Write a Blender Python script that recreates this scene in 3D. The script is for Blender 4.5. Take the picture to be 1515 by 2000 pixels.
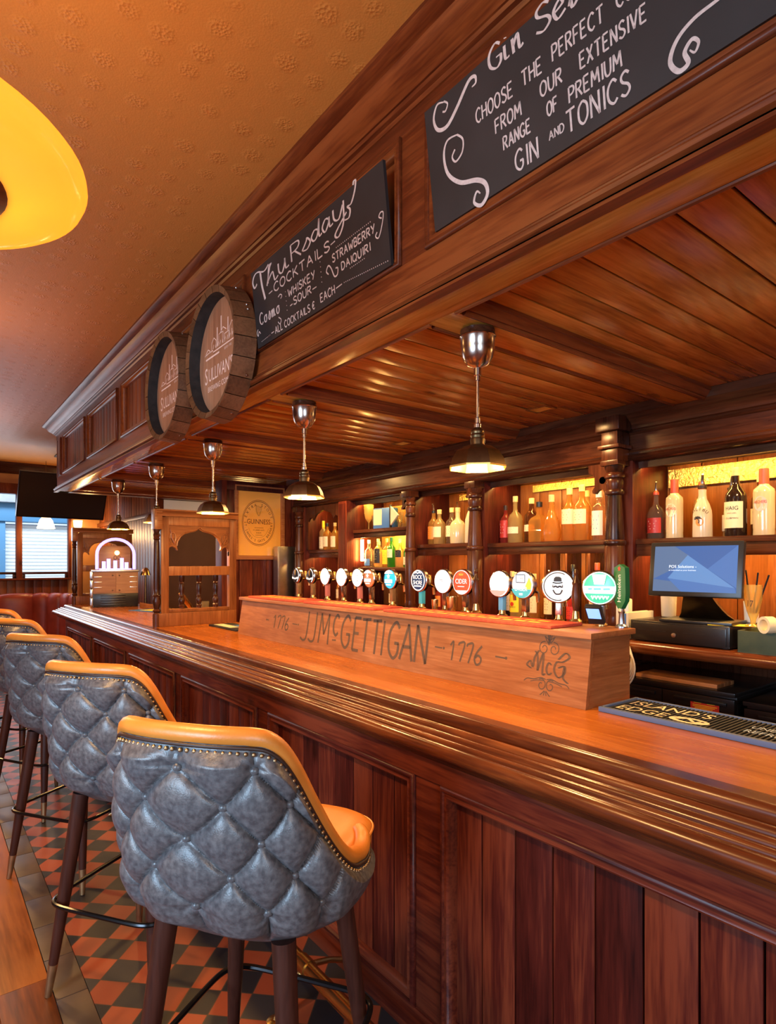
import bpy, bmesh, math, random
from mathutils import Vector, Matrix
pi, sin, cos = math.pi, math.sin, math.cos
R = math.radians
SC = bpy.context.scene
COL = SC.collection
for o in list(bpy.data.objects):
    bpy.data.objects.remove(o)
random.seed(7)

# ------------------------------------------------------------------ camera, world, lights, exposure
TH = R(37.9)
cam_d = bpy.data.cameras.new('camera')
cam = bpy.data.objects.new('camera', cam_d)
COL.objects.link(cam)
cam.location = (0, 0, 1.6)
cam.rotation_euler = (R(90), 0, -TH)
cam_d.sensor_width = 36
cam_d.lens = 1178 / 2000 * 36
cam_d.shift_y = 0.05
cam_d.clip_start = 0.02
SC.camera = cam
vs = SC.view_settings
vs.view_transform = 'Standard'
vs.look = 'None'
vs.gamma = 1
vs.use_curve_mapping = False
vs.exposure = 0.25
wd = bpy.data.worlds.new('daylight')
SC.world = wd
wd.use_nodes = True
bg = wd.node_tree.nodes['Background']
bg.inputs[0].default_value = (0.62, 0.82, 1.0, 1)
bg.inputs[1].default_value = 1.3
try:
    SC.cycles.use_denoising = True
    SC.cycles.max_bounces = 7
    SC.cycles.transparent_max_bounces = 16
    SC.cycles.caustics_reflective = False
    SC.cycles.caustics_refractive = False
    SC.cycles.sample_clamp_indirect = 4
except Exception:
    pass

def light(name, kind, loc, energy, color, size=0.1, sy=None, rot=None, target=None, spread=None):
    d = bpy.data.lights.new(name, kind)
    d.energy = energy
    d.color = color
    if kind == 'AREA':
        d.size = size
        if sy:
            d.shape = 'RECTANGLE'
            d.size_y = sy
        if spread:
            d.spread = spread
    else:
        d.shadow_soft_size = size
    o = bpy.data.objects.new(name, d)
    COL.objects.link(o)
    o.location = loc
    if target is not None:
        v = Vector(target) - Vector(loc)
        o.rotation_euler = v.to_track_quat('-Z', 'Y').to_euler()
    elif rot:
        o.rotation_euler = rot
    return o

COOL = (0.50, 0.74, 1.0)
WARM = (1.0, 0.56, 0.20)
WARM2 = (1.0, 0.57, 0.20)
# daylight coming in through the windows of the street side (left wall) and the rear wall
light('daylight_left_window', 'AREA', (-2.9, 0.6, 1.75), 52, COOL, 1.5, 1.2, target=(0.6, 2.0, 1.35), spread=R(95))
light('daylight_rear_window', 'AREA', (-1.0, -2.5, 1.9), 20, COOL, 1.5, 1.2, target=(0.6, 2.0, 1.35), spread=R(95))
light('daylight_far_window', 'AREA', (0.4, 10.7, 1.95), 32, (0.80, 0.88, 1.0), 2.6, 1.2, target=(0.4, 6.0, 2.1))
# the bowl lamp's light, and added lights down its row without lamps
for k, y in enumerate((-1.4, 1.51, 4.5, 7.5)):
    o = light('bowl_and_added_light', 'SPOT', (-0.05, y, 2.32), 88, WARM, 0.07, rot=(0, 0, 0))
    o.data.spot_size = R(165)
    o.data.spot_blend = 0.6
    light('bowl_and_added_uplight', 'POINT', (-0.05, y, 2.60), 13, WARM, 0.15)
# light behind the bar: downlights set in the soffit
for y in (0.9, 2.1, 3.3, 4.5):
    light('soffit_downlight', 'AREA', (2.72, y, 2.385), 15, WARM, 0.10, target=(2.72, y, 0))
light('back_room_light', 'POINT', (3.3, 7.0, 2.0), 12, WARM, 0.15)
light('far_pendant_light', 'POINT', (1.535, 10.45, 2.10), 16, WARM, 0.06)
light('shop_front_fill', 'AREA', (1.0, 11.6, 4.6), 190, (0.80, 0.92, 1.0), 4.0, 0.8, target=(1.6, 14.0, 1.4))  # added area lamp over the street, brightening the shutter beyond the sky's light
light('far_wall_sconce_light', 'POINT', (2.1, 10.6, 2.1), 14, WARM, 0.08)

# ------------------------------------------------------------------ materials
def mat(name, col, rough=0.5, metal=0.0, emit=None, es=0, spec=None, coat=0, trans=0, ior=1.45):
    m = bpy.data.materials.new(name)
    m.use_nodes = True
    b = m.node_tree.nodes['Principled BSDF']
    b.inputs['Base Color'].default_value = (*col, 1)
    b.inputs['Roughness'].default_value = rough
    b.inputs['Metallic'].default_value = metal
    if emit:
        b.inputs['Emission Color'].default_value = (*emit, 1)
        b.inputs['Emission Strength'].default_value = es
    if spec is not None:
        b.inputs['Specular IOR Level'].default_value = spec
    if coat:
        b.inputs['Coat Weight'].default_value = coat
        b.inputs['Coat Roughness'].default_value = 0.15
    if trans:
        b.inputs['Transmission Weight'].default_value = trans
    b.inputs['IOR'].default_value = ior
    return m

def N(nt, t, **kw):
    n = nt.nodes.new(t)
    for k, v in kw.items():
        setattr(n, k, v)
    return n

def noisy(name, c1, c2, scale=8, rough=0.5, metal=0, bump=0.0, detail=5, bscale=None, p1=0.3, p2=0.7, coat=0, rvar=0):
    m = mat(name, c1, rough, metal, coat=coat)
    nt = m.node_tree
    b = nt.nodes['Principled BSDF']
    tc = N(nt, 'ShaderNodeTexCoord')
    no = N(nt, 'ShaderNodeTexNoise')
    no.inputs['Scale'].default_value = scale
    no.inputs['Detail'].default_value = detail
    nt.links.new(tc.outputs['Object'], no.inputs['Vector'])
    cr = N(nt, 'ShaderNodeValToRGB')
    cr.color_ramp.elements[0].position = p1
    cr.color_ramp.elements[1].position = p2
    cr.color_ramp.elements[0].color = (*c1, 1)
    cr.color_ramp.elements[1].color = (*c2, 1)
    nt.links.new(no.outputs[0], cr.inputs[0])
    nt.links.new(cr.outputs[0], b.inputs['Base Color'])
    if rvar:
        mr = N(nt, 'ShaderNodeMapRange')
        mr.inputs[3].default_value = rough - rvar
        mr.inputs[4].default_value = rough + rvar
        nt.links.new(no.outputs[0], mr.inputs[0])
        nt.links.new(mr.outputs[0], b.inputs['Roughness'])
    if bump:
        n2 = N(nt, 'ShaderNodeTexNoise')
        n2.inputs['Scale'].default_value = bscale or scale * 3
        n2.inputs['Detail'].default_value = 4
        nt.links.new(tc.outputs['Object'], n2.inputs['Vector'])
        bp = N(nt, 'ShaderNodeBump')
        bp.inputs['Strength'].default_value = bump
        bp.inputs['Distance'].default_value = 0.01
        nt.links.new(n2.outputs[0], bp.inputs['Height'])
        nt.links.new(bp.outputs[0], b.inputs['Normal'])
    return m

def wood(name, dark, mid, lite, axis='z', rough=0.3, scale=1.0, var=0.25, coat=0.0, knots=True, spec=0.28, bump=0.06):
    """varnished timber: long grain along one axis, tone varying from board to board, a few knots"""
    m = mat(name, mid, rough, coat=coat, spec=spec)
    nt = m.node_tree
    b = nt.nodes['Principled BSDF']
    L = nt.links.new
    tc = N(nt, 'ShaderNodeTexCoord')
    geo = N(nt, 'ShaderNodeNewGeometry')
    off = N(nt, 'ShaderNodeVectorMath', operation='MULTIPLY')
    off.inputs[1].default_value = (3.1, 5.3, 7.7)
    L(geo.outputs['Random Per Island'], off.inputs[0])
    add = N(nt, 'ShaderNodeVectorMath', operation='ADD')
    L(tc.outputs['Object'], add.inputs[0])
    L(off.outputs[0], add.inputs[1])
    mp = N(nt, 'ShaderNodeMapping')
    s = [1.0, 1.0, 1.0]
    s['xyz'.index(axis)] = 0.07
    mp.inputs['Scale'].default_value = s
    L(add.outputs[0], mp.inputs['Vector'])
    n1 = N(nt, 'ShaderNodeTexNoise')
    n1.inputs['Scale'].default_value = 22 * scale
    n1.inputs['Detail'].default_value = 6
    n1.inputs['Roughness'].default_value = 0.62
    n1.inputs['Distortion'].default_value = 0.9
    L(mp.outputs[0], n1.inputs['Vector'])
    n2 = N(nt, 'ShaderNodeTexNoise')
    n2.inputs['Scale'].default_value = 110 * scale
    n2.inputs['Detail'].default_value = 2
    L(mp.outputs[0], n2.inputs['Vector'])
    n3 = N(nt, 'ShaderNodeTexNoise')
    n3.inputs['Scale'].default_value = 2.6
    n3.inputs['Detail'].default_value = 3
    L(add.outputs[0], n3.inputs['Vector'])
    mix = N(nt, 'ShaderNodeMath', operation='MULTIPLY_ADD')
    mix.inputs[1].default_value = 0.35
    L(n2.outputs[0], mix.inputs[0])
    m2 = N(nt, 'ShaderNodeMath', operation='MULTIPLY')
    m2.inputs[1].default_value = 0.62
    L(n1.outputs[0], m2.inputs[0])
    L(m2.outputs[0], mix.inputs[2])
    m3 = N(nt, 'ShaderNodeMath', operation='MULTIPLY_ADD')
    m3.inputs[1].default_value = 0.45
    L(n3.outputs[0], m3.inputs[0])
    L(mix.outputs[0], m3.inputs[2])
    m4 = N(nt, 'ShaderNodeMath', operation='MULTIPLY_ADD')
    m4.inputs[1].default_value = var
    L(geo.outputs['Random Per Island'], m4.inputs[0])
    L(m3.outputs[0], m4.inputs[2])
    cr = N(nt, 'ShaderNodeValToRGB')
    e = cr.color_ramp.elements
    e[0].position = 0.50 + var * 0.2
    e[0].color = (*dark, 1)
    e[1].position = 0.88 + var * 0.6
    e[1].color = (*lite, 1)
    k = e.new(0.70 + var * 0.45)
    k.color = (*mid, 1)
    L(m4.outputs[0], cr.inputs[0])
    outc = cr.outputs[0]
    if knots:
        vo = N(nt, 'ShaderNodeTexVoronoi')
        vo.inputs['Scale'].default_value = 3.0
        mpk = N(nt, 'ShaderNodeMapping')
        sk = [1.0, 1.0, 1.0]
        sk['xyz'.index(axis)] = 0.55
        mpk.inputs['Scale'].default_value = sk
        L(add.outputs[0], mpk.inputs['Vector'])
        L(mpk.outputs[0], vo.inputs['Vector'])
        rk = N(nt, 'ShaderNodeValToRGB')
        rk.color_ramp.elements[0].position = 0.03
        rk.color_ramp.elements[0].color = (0.25, 0.25, 0.25, 1)
        rk.color_ramp.elements[1].position = 0.10
        rk.color_ramp.elements[1].color = (1, 1, 1, 1)
        L(vo.outputs['Distance'], rk.inputs[0])
        mm = N(nt, 'ShaderNodeMix', data_type='RGBA', blend_type='MULTIPLY')
        mm.inputs['Factor'].default_value = 0.8
        L(cr.outputs[0], mm.inputs['A'])
        L(rk.outputs[0], mm.inputs['B'])
        outc = mm.outputs['Result']
    L(outc, b.inputs['Base Color'])
    mr = N(nt, 'ShaderNodeMapRange')
    mr.inputs[3].default_value = rough * 0.75
    mr.inputs[4].default_value = rough * 1.35
    L(n1.outputs[0], mr.inputs[0])
    L(mr.outputs[0], b.inputs['Roughness'])
    bp = N(nt, 'ShaderNodeBump')
    bp.inputs['Strength'].default_value = bump
    bp.inputs['Distance'].default_value = 0.003
    L(n1.outputs[0], bp.inputs['Height'])
    L(bp.outputs[0], b.inputs['Normal'])
    return m

def glass(name, col, gloss=1.0, rough=0.04, body=0.0):
    """thin bottle glass / liquid: tinted see-through with a Fresnel sheen"""
    m = bpy.data.materials.new(name)
    m.use_nodes = True
    nt = m.node_tree
    nt.nodes.remove(nt.nodes['Principled BSDF'])
    out = nt.nodes['Material Output']
    t = N(nt, 'ShaderNodeBsdfTransparent')
    t.inputs[0].default_value = (*col, 1)
    g = N(nt, 'ShaderNodeBsdfGlossy')
    g.inputs['Roughness'].default_value = rough
    lw = N(nt, 'ShaderNodeLayerWeight')
    lw.inputs[0].default_value = 0.28
    mu = N(nt, 'ShaderNodeMath', operation='MULTIPLY')
    mu.inputs[1].default_value = 0.55 * gloss
    nt.links.new(lw.outputs['Facing'], mu.inputs[0])
    last = t
    if body:
        tl = N(nt, 'ShaderNodeBsdfTranslucent')
        tl.inputs[0].default_value = (*[min(1, c * 1.15 + 0.02) for c in col], 1)
        df = N(nt, 'ShaderNodeBsdfDiffuse')
        df.inputs[0].default_value = (*col, 1)
        m0 = N(nt, 'ShaderNodeMixShader')
        m0.inputs[0].default_value = 0.4
        nt.links.new(tl.outputs[0], m0.inputs[1])
        nt.links.new(df.outputs[0], m0.inputs[2])
        m1 = N(nt, 'ShaderNodeMixShader')
        m1.inputs[0].default_value = body
        nt.links.new(t.outputs[0], m1.inputs[1])
        nt.links.new(m0.outputs[0], m1.inputs[2])
        last = m1
    mx = N(nt, 'ShaderNodeMixShader')
    nt.links.new(mu.outputs[0], mx.inputs[0])
    nt.links.new(last.outputs[0], mx.inputs[1])
    nt.links.new(g.outputs[0], mx.inputs[2])
    nt.links.new(mx.outputs[0], out.inputs[0])
    return m

def translucent(name, col, emit=0):
    m = bpy.data.materials.new(name)
    m.use_nodes = True
    nt = m.node_tree
    nt.nodes.remove(nt.nodes['Principled BSDF'])
    out = nt.nodes['Material Output']
    d = N(nt, 'ShaderNodeBsdfDiffuse')
    d.inputs[0].default_value = (*col, 1)
    t = N(nt, 'ShaderNodeBsdfTranslucent')
    t.inputs[0].default_value = (*col, 1)
    mx = N(nt, 'ShaderNodeMixShader')
    mx.inputs[0].default_value = 0.55
    nt.links.new(d.outputs[0], mx.inputs[1])
    nt.links.new(t.outputs[0], mx.inputs[2])
    g = N(nt, 'ShaderNodeBsdfGlossy')
    g.inputs['Roughness'].default_value = 0.15
    m2 = N(nt, 'ShaderNodeMixShader')
    m2.inputs[0].default_value = 0.08
    nt.links.new(mx.outputs[0], m2.inputs[1])
    nt.links.new(g.outputs[0], m2.inputs[2])
    last = m2
    if emit:
        em = N(nt, 'ShaderNodeEmission')
        em.inputs[0].default_value = (*col, 1)
        em.inputs[1].default_value = emit
        ad = N(nt, 'ShaderNodeAddShader')
        nt.links.new(m2.outputs[0], ad.inputs[0])
        nt.links.new(em.outputs[0], ad.inputs[1])
        last = ad
    nt.links.new(last.outputs[0], out.inputs[0])
    return m

M = {}
for ax in 'xyz':
    M['mahog_' + ax] = wood('mahogany_' + ax, (0.012, 0.002, 0.002), (0.060, 0.009, 0.006), (0.140, 0.028, 0.012), ax, 0.33)
    M['canopy_' + ax] = wood('stained_pine_' + ax, (0.042, 0.008, 0.003), (0.13, 0.026, 0.007), (0.23, 0.056, 0.013), ax, 0.33)
    M['soffit_' + ax] = wood('lamplit_pine_' + ax, (0.20, 0.062, 0.008), (0.43, 0.170, 0.023), (0.61, 0.27, 0.045), ax, 0.20, var=0.18)  # soffit timber coloured lighter and more golden to carry the lamplight
    M['oak_' + ax] = wood('oak_' + ax, (0.20, 0.062, 0.018), (0.31, 0.11, 0.036), (0.42, 0.165, 0.06), ax, 0.42, 1.3, knots=False)
    M['dark_' + ax] = wood('dark_oak_' + ax, (0.012, 0.004, 0.002), (0.042, 0.011, 0.005), (0.085, 0.024, 0.009), ax, 0.27)
for ax in 'xz':
    M['oakdark_' + ax] = wood('golden_oak_' + ax, (0.13, 0.035, 0.009), (0.24, 0.075, 0.018), (0.36, 0.13, 0.035), ax, 0.28, knots=False)
M['bartop'] = wood('bar_top_timber', (0.24, 0.060, 0.008), (0.38, 0.105, 0.013), (0.47, 0.15, 0.022), 'y', 0.25, 0.8, var=0.1, knots=False, bump=0.0, spec=0.5)
M['nosing'] = wood('bar_edge_timber', (0.03, 0.007, 0.003), (0.10, 0.022, 0.006), (0.18, 0.046, 0.010), 'y', 0.22, var=0.12, knots=False, bump=0.0, spec=0.55)
M['floorwood'] = wood('floorboard', (0.05, 0.011, 0.002), (0.20, 0.052, 0.009), (0.32, 0.095, 0.018), 'y', 0.42, 0.6, knots=False)
M['leg'] = wood('stool_leg_timber', (0.010, 0.004, 0.003), (0.030, 0.009, 0.006), (0.052, 0.016, 0.010), 'z', 0.36, knots=False)
M['leather_grey'] = noisy('grey_leather', (0.056, 0.054, 0.058), (0.118, 0.114, 0.117), 75, 0.34, bump=0.10, bscale=300, detail=12, p1=0.34, p2=0.66, rvar=0.08)
M['leather_tan'] = noisy('tan_leather', (0.50, 0.165, 0.022), (0.60, 0.21, 0.035), 12, 0.36, bump=0.06, bscale=180)
M['leather_red'] = noisy('oxblood_leather', (0.20, 0.028, 0.018), (0.28, 0.045, 0.028), 9, 0.36, bump=0.05, bscale=150)
M['brown_welt'] = mat('brown_welt', (0.03, 0.012, 0.007), 0.5)
M['black_metal'] = mat('black_metal', (0.02, 0.02, 0.022), 0.22, 0.8)
M['brass'] = noisy('brass', (0.55, 0.34, 0.12), (0.68, 0.46, 0.18), 14, 0.26, 1.0)
M['brass_old'] = noisy('antique_brass', (0.32, 0.20, 0.10), (0.46, 0.30, 0.15), 18, 0.40, 0.9)
M['bronze'] = noisy('dark_bronze', (0.12, 0.075, 0.035), (0.21, 0.13, 0.06), 18, 0.38, 1.0)
M['pewter'] = noisy('aged_pewter', (0.42, 0.33, 0.28), (0.55, 0.44, 0.37), 22, 0.22, 1.0)
M['steel'] = noisy('steel', (0.42, 0.42, 0.44), (0.55, 0.55, 0.57), 16, 0.28, 1.0)
M['black'] = mat('black_plastic', (0.012, 0.012, 0.013), 0.35)
M['blackm'] = mat('black_enamel', (0.016, 0.013, 0.012), 0.25)
M['rubber'] = mat('black_rubber', (0.018, 0.017, 0.016), 0.7)
M['rubber_blue'] = mat('blue_grey_rubber', (0.085, 0.115, 0.20), 0.6)
M['white'] = mat('white_plastic', (0.75, 0.70, 0.62), 0.4)
M['paper'] = mat('paper', (0.80, 0.70, 0.52), 0.7)
M['cream'] = mat('cream_label', (0.78, 0.64, 0.40), 0.55)
M['ink'] = mat('brown_ink', (0.07, 0.025, 0.012), 0.6)
M['inkblack'] = mat('black_ink', (0.012, 0.011, 0.012), 0.6)
M['gold'] = mat('gold', (0.75, 0.48, 0.14), 0.35, 0.9)
M['red'] = mat('red_paint', (0.55, 0.035, 0.02), 0.45)
M['redmat'] = noisy('red_towel', (0.55, 0.055, 0.02), (0.68, 0.10, 0.035), 60, 0.9, bump=0.5, bscale=300)
M['chalkboard'] = noisy('chalkboard', (0.016, 0.014, 0.014), (0.026, 0.022, 0.022), 5, 0.55)
M['chalk'] = noisy('chalk', (0.52, 0.40, 0.36), (0.66, 0.54, 0.49), 90, 0.9)
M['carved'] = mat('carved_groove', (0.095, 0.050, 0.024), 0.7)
M['yellow'] = mat('yellow_paper', (0.85, 0.62, 0.03), 0.7)
M['green'] = mat('green_paint', (0.012, 0.11, 0.028), 0.35)
M['greenbox'] = noisy('dark_green_card', (0.030, 0.045, 0.022), (0.05, 0.065, 0.03), 20, 0.6)
M['blue'] = mat('blue_card', (0.05, 0.16, 0.42), 0.5)
M['led'] = mat('warm_led', (1, 0.8, 0.4), 0.5, emit=(1.0, 0.58, 0.14), es=55)
M['led_low'] = mat('warm_led_lower', (1, 0.8, 0.4), 0.5, emit=(1.0, 0.56, 0.14), es=75)
M['bulb'] = mat('glowing_bulb', (1, 0.9, 0.6), 0.5, emit=(1.0, 0.66, 0.22), es=55)
M['gilt'] = mat('gilded_reflector', (0.95, 0.62, 0.16), 0.38, 0.85)
M['frost'] = translucent('frosted_glass', (0.92, 0.80, 0.52))
M['milk'] = translucent('milk_white_glass', (0.95, 0.86, 0.66))
M['g_clear'] = glass('clear_glass', (0.94, 0.88, 0.72), body=0.08)
M['g_amber'] = glass('amber_glass', (0.92, 0.56, 0.14), body=0.34)
M['g_pale'] = glass('straw_glass', (0.95, 0.76, 0.36), body=0.32)
M['g_brown'] = glass('brown_glass', (0.34, 0.11, 0.03), body=0.3)
M['g_dark'] = mat('dark_bottle_glass', (0.018, 0.009, 0.006), 0.08, coat=0.5)
M['g_red'] = glass('red_glass', (0.68, 0.10, 0.07), body=0.4)
M['g_green'] = glass('green_glass', (0.12, 0.50, 0.06), body=0.4)
M['g_blue'] = glass('blue_glass', (0.25, 0.42, 0.70))
M['pane'] = glass('window_glass', (0.97, 0.98, 1.0), 0.5, 0.01)

# ------------------------------------------------------------------ mesh helpers
class MB:
    def __init__(s):
        s.bm = bmesh.new()
        s.m = 0
    def _f(s, vs):
        try:
            f = s.bm.faces.new(vs)
            f.material_index = s.m
            return f
        except ValueError:
            return None
    def box(s, x0, x1, y0, y1, z0, z1, bev=0.0, M4=None):
        P = [(x, y, z) for x in (x0, x1) for y in (y0, y1) for z in (z0, z1)]
        v = [s.bm.verts.new(M4 @ Vector(p) if M4 else p) for p in P]
        fs = [s._f([v[i] for i in q]) for q in ((0, 1, 3, 2), (4, 6, 7, 5), (0, 4, 5, 1), (2, 3, 7, 6), (0, 2, 6, 4), (1, 5, 7, 3))]
        if bev:
            es = list({e for f in fs for e in f.edges})
            r = bmesh.ops.bevel(s.bm, geom=es, offset=bev, segments=2, profile=0.6, affect='EDGES')
            for f in r['faces']:
                f.material_index = s.m
        return s
    def prism(s, prof, axis, a, b, caps=True):
        """closed 2-D profile swept straight along an axis; y: (x,z)  x: (y,z)  z: (x,y)"""
        def P(p, t):
            return {'y': (p[0], t, p[1]), 'x': (t, p[0], p[1]), 'z': (p[0], p[1], t)}[axis]
        A = [s.bm.verts.new(P(p, a)) for p in prof]
        B = [s.bm.verts.new(P(p, b)) for p in prof]
        n = len(prof)
        for i in range(n):
            s._f((A[i], A[(i + 1) % n], B[(i + 1) % n], B[i]))
        if caps:
            s._f(A)
            s._f(list(reversed(B)))
        return s
    def strip(s, prof, axis, a, b):
        """open profile swept along an axis"""
        def P(p, t):
            return {'y': (p[0], t, p[1]), 'x': (t, p[0], p[1]), 'z': (p[0], p[1], t)}[axis]
        A = [s.bm.verts.new(P(p, a)) for p in prof]
        B = [s.bm.verts.new(P(p, b)) for p in prof]
        for i in range(len(prof) - 1):
            s._f((A[i], A[i + 1], B[i + 1], B[i]))
        return s
    def lathe(s, prof, c=(0, 0, 0), seg=20, M4=None, caps=True, ph=0.0):
        """profile of (radius, z) turned about the vertical through c"""
        rings = []
        for r, z in prof:
            if r < 1e-6:
                p = Vector((c[0], c[1], c[2] + z))
                rings.append([s.bm.verts.new(M4 @ p if M4 else p)])
            else:
                L = []
                for k in range(seg):
                    a = 2 * pi * k / seg + ph
                    p = Vector((c[0] + r * cos(a), c[1] + r * sin(a), c[2] + z))
                    L.append(s.bm.verts.new(M4 @ p if M4 else p))
                rings.append(L)
        for A, B in zip(rings[:-1], rings[1:]):
            for k in range(seg):
                k2 = (k + 1) % seg
                if len(A) == 1 and len(B) == 1:
                    continue
                if len(A) == 1:
                    s._f((A[0], B[k2], B[k]))
                elif len(B) == 1:
                    s._f((A[k], A[k2], B[0]))
                else:
                    s._f((A[k], A[k2], B[k2], B[k]))
        if caps:
            if len(rings[0]) > 1:
                s._f(list(reversed(rings[0])))
            if len(rings[-1]) > 1:
                s._f(rings[-1])
        return s
    def tube(s, pts, r, seg=8, closed=False, caps=True):
        pts = [Vector(p) for p in pts]
        n = len(pts)
        rr = r if isinstance(r, (list, tuple)) else [r] * n
        rings = []
        up = None
        for i, p in enumerate(pts):
            if closed:
                t = pts[(i + 1) % n] - pts[i - 1]
            else:
                t = pts[min(i + 1, n - 1)] - pts[max(i - 1, 0)]
            if t.length < 1e-9:
                t = Vector((0, 0, 1))
            t.normalize()
            if up is None:
                up = t.orthogonal().normalized()
            else:
                up = up - t * up.dot(t)
                if up.length < 1e-6:
                    up = t.orthogonal()
                up.normalize()
            w = t.cross(up)
            rings.append([s.bm.verts.new(p + up * rr[i] * cos(2 * pi * k / seg) + w * rr[i] * sin(2 * pi * k / seg)) for k in range(seg)])
        m = n if closed else n - 1
        for i in range(m):
            A, B = rings[i], rings[(i + 1) % n]
            for k in range(seg):
                s._f((A[k], A[(k + 1) % seg], B[(k + 1) % seg], B[k]))
        if caps and not closed:
            s._f(list(reversed(rings[0])))
            s._f(rings[-1])
        return s
    def ball(s, c, r, seg=10, sq=1.0, M4=None):
        n = max(4, seg // 2)
        s.lathe([(r * sin(pi * i / n) if 0 < i < n else 0, -r * sq * cos(pi * i / n)) for i in range(n + 1)], c, seg, M4=M4)
        return s
    def grid(s, rows, closed=False):
        V = [[s.bm.verts.new(p) for p in r] for r in rows]
        for i in range(len(V) - 1):
            n = len(V[i])
            for j in range(n if closed else n - 1):
                s._f((V[i][j], V[i][(j + 1) % n], V[i + 1][(j + 1) % n], V[i + 1][j]))
        return s
    def plate(s, pts, f, n0, n1):
        """outline in a plane given by f(u, v, n), thickened from n0 to n1"""
        A = [s.bm.verts.new(f(u, v, n0)) for u, v in pts]
        B = [s.bm.verts.new(f(u, v, n1)) for u, v in pts]
        k = len(pts)
        for i in range(k):
            s._f((A[i], A[(i + 1) % k], B[(i + 1) % k], B[i]))
        s._f(list(reversed(A)))
        s._f(B)
        return s
    def face(s, pts, f, n):
        s._f([s.bm.verts.new(f(u, v, n)) for u, v in pts])
        return s
    def ring(s, c, r0, r1, f, n, seg=32, a0=0, a1=2 * pi, sx=1.0):
        L = []
        for k in range(seg + 1):
            a = a0 + (a1 - a0) * k / seg
            L.append((s.bm.verts.new(f(c[0] + r0 * cos(a) * sx, c[1] + r0 * sin(a), n)), s.bm.verts.new(f(c[0] + r1 * cos(a) * sx, c[1] + r1 * sin(a), n))))
        for A, B in zip(L[:-1], L[1:]):
            s._f((A[0], A[1], B[1], B[0]))
        return s
    def ribbon(s, pts, w, f, n, taper=False, smooth=True):
        P = crom(pts) if smooth and len(pts) > 2 else [Vector((p[0], p[1])) for p in pts]
        m = len(P)
        L = []
        for i, p in enumerate(P):
            t = P[min(i + 1, m - 1)] - P[max(i - 1, 0)]
            if t.length < 1e-9:
                t = Vector((1, 0))
            t.normalize()
            ww = w * 0.5
            if taper:
                q = i / (m - 1)
                ww *= 0.45 + 0.75 * abs(t.y) if taper == 'pen' else (0.35 + 0.9 * sin(pi * q))
            d = Vector((-t.y, t.x)) * ww
            L.append((s.bm.verts.new(f(p.x + d.x, p.y + d.y, n)), s.bm.verts.new(f(p.x - d.x, p.y - d.y, n))))
        for A, B in zip(L[:-1], L[1:]):
            s._f((A[0], A[1], B[1], B[0]))
        return s
    def text(s, body, size, f, n, xs=1.0, align='CENTER', at=(0, 0), rot=0.0):
        me = text_mesh(body, align)
        base = len(s.bm.verts)
        cr, sr = cos(rot), sin(rot)
        vm = []
        for v in me.vertices:
            x, y = v.co.x * size * xs, v.co.y * size
            vm.append(s.bm.verts.new(f(at[0] + x * cr - y * sr, at[1] + x * sr + y * cr, n)))
        for p in me.polygons:
            s._f([vm[i] for i in p.vertices])
        return s
    def arctext(s, body, size, f, n, c, r, a_mid, step, sx=1.0, inward=False):
        k = len(body)
        for i, ch in enumerate(body):
            if ch == ' ':
                continue
            a = a_mid + (i - (k - 1) / 2) * (step if inward else -step)
            s.text(ch, size, f, n, at=(c[0] + r * cos(a) * sx, c[1] + r * sin(a)), rot=a + (pi / 2 if inward else -pi / 2))
        return s
    def build(s, name, mats, parent=None, world=False, ang=35):
        bm = s.bm
        bmesh.ops.recalc_face_normals(bm, faces=bm.faces)
        me = bpy.data.meshes.new(name)
        if world and parent is not None:
            off = Vector((0, 0, 0))
            p = parent
            while p is not None:
                off += p.location
                p = p.parent
            for v in bm.verts:
                v.co -= off
        bm.to_mesh(me)
        bm.free()
        for q in (mats if isinstance(mats, (list, tuple)) else [mats]):
            me.materials.append(M[q] if isinstance(q, str) else q)
        for p in me.polygons:
            p.use_smooth = True
        try:
            me.set_sharp_from_angle(angle=R(ang))
        except Exception:
            pass
        o = bpy.data.objects.new(name, me)
        COL.objects.link(o)
        if parent is not None:
            o.parent = parent
        return o

_tm = {}
def text_mesh(body, align):
    k = (body, align)
    if k not in _tm:
        cu = bpy.data.curves.new('lettering', 'FONT')
        cu.body = body
        cu.align_x = align
        cu.resolution_u = 3
        ob = bpy.data.objects.new('lettering', cu)
        COL.objects.link(ob)
        dg = bpy.context.evaluated_depsgraph_get()
        me = bpy.data.meshes.new_from_object(ob.evaluated_get(dg))
        bpy.data.objects.remove(ob)
        bpy.data.curves.remove(cu)
        _tm[k] = me
    return _tm[k]

def crom(pts, n=7):
    P = [Vector((p[0], p[1])) for p in pts]
    out = []
    for i in range(len(P) - 1):
        p0, p1, p2, p3 = P[max(i - 1, 0)], P[i], P[i + 1], P[min(i + 2, len(P) - 1)]
        for k in range(n):
            t = k / n
            out.append(0.5 * ((2 * p1) + (p2 - p0) * t + (2 * p0 - 5 * p1 + 4 * p2 - p3) * t * t + (3 * p1 - p0 - 3 * p2 + p3) * t ** 3))
    out.append(P[-1])
    return out

def tag(o, label, cat, group=None, kind=None):
    if label:
        o['label'] = label
    if cat:
        o['category'] = cat
    if group:
        o['group'] = group
    if kind:
        o['kind'] = kind
    return o

def empty(name, loc=(0, 0, 0), rz=0, label=None, cat=None, group=None, kind=None):
    o = bpy.data.objects.new(name, None)
    COL.objects.link(o)
    o.empty_display_size = 0.05
    o.location = loc
    o.rotation_euler = (0, 0, rz)
    return tag(o, label, cat, group, kind)

KIDS = {}
def kids(o):
    return [c for c in bpy.data.objects if c.parent == o]

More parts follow.
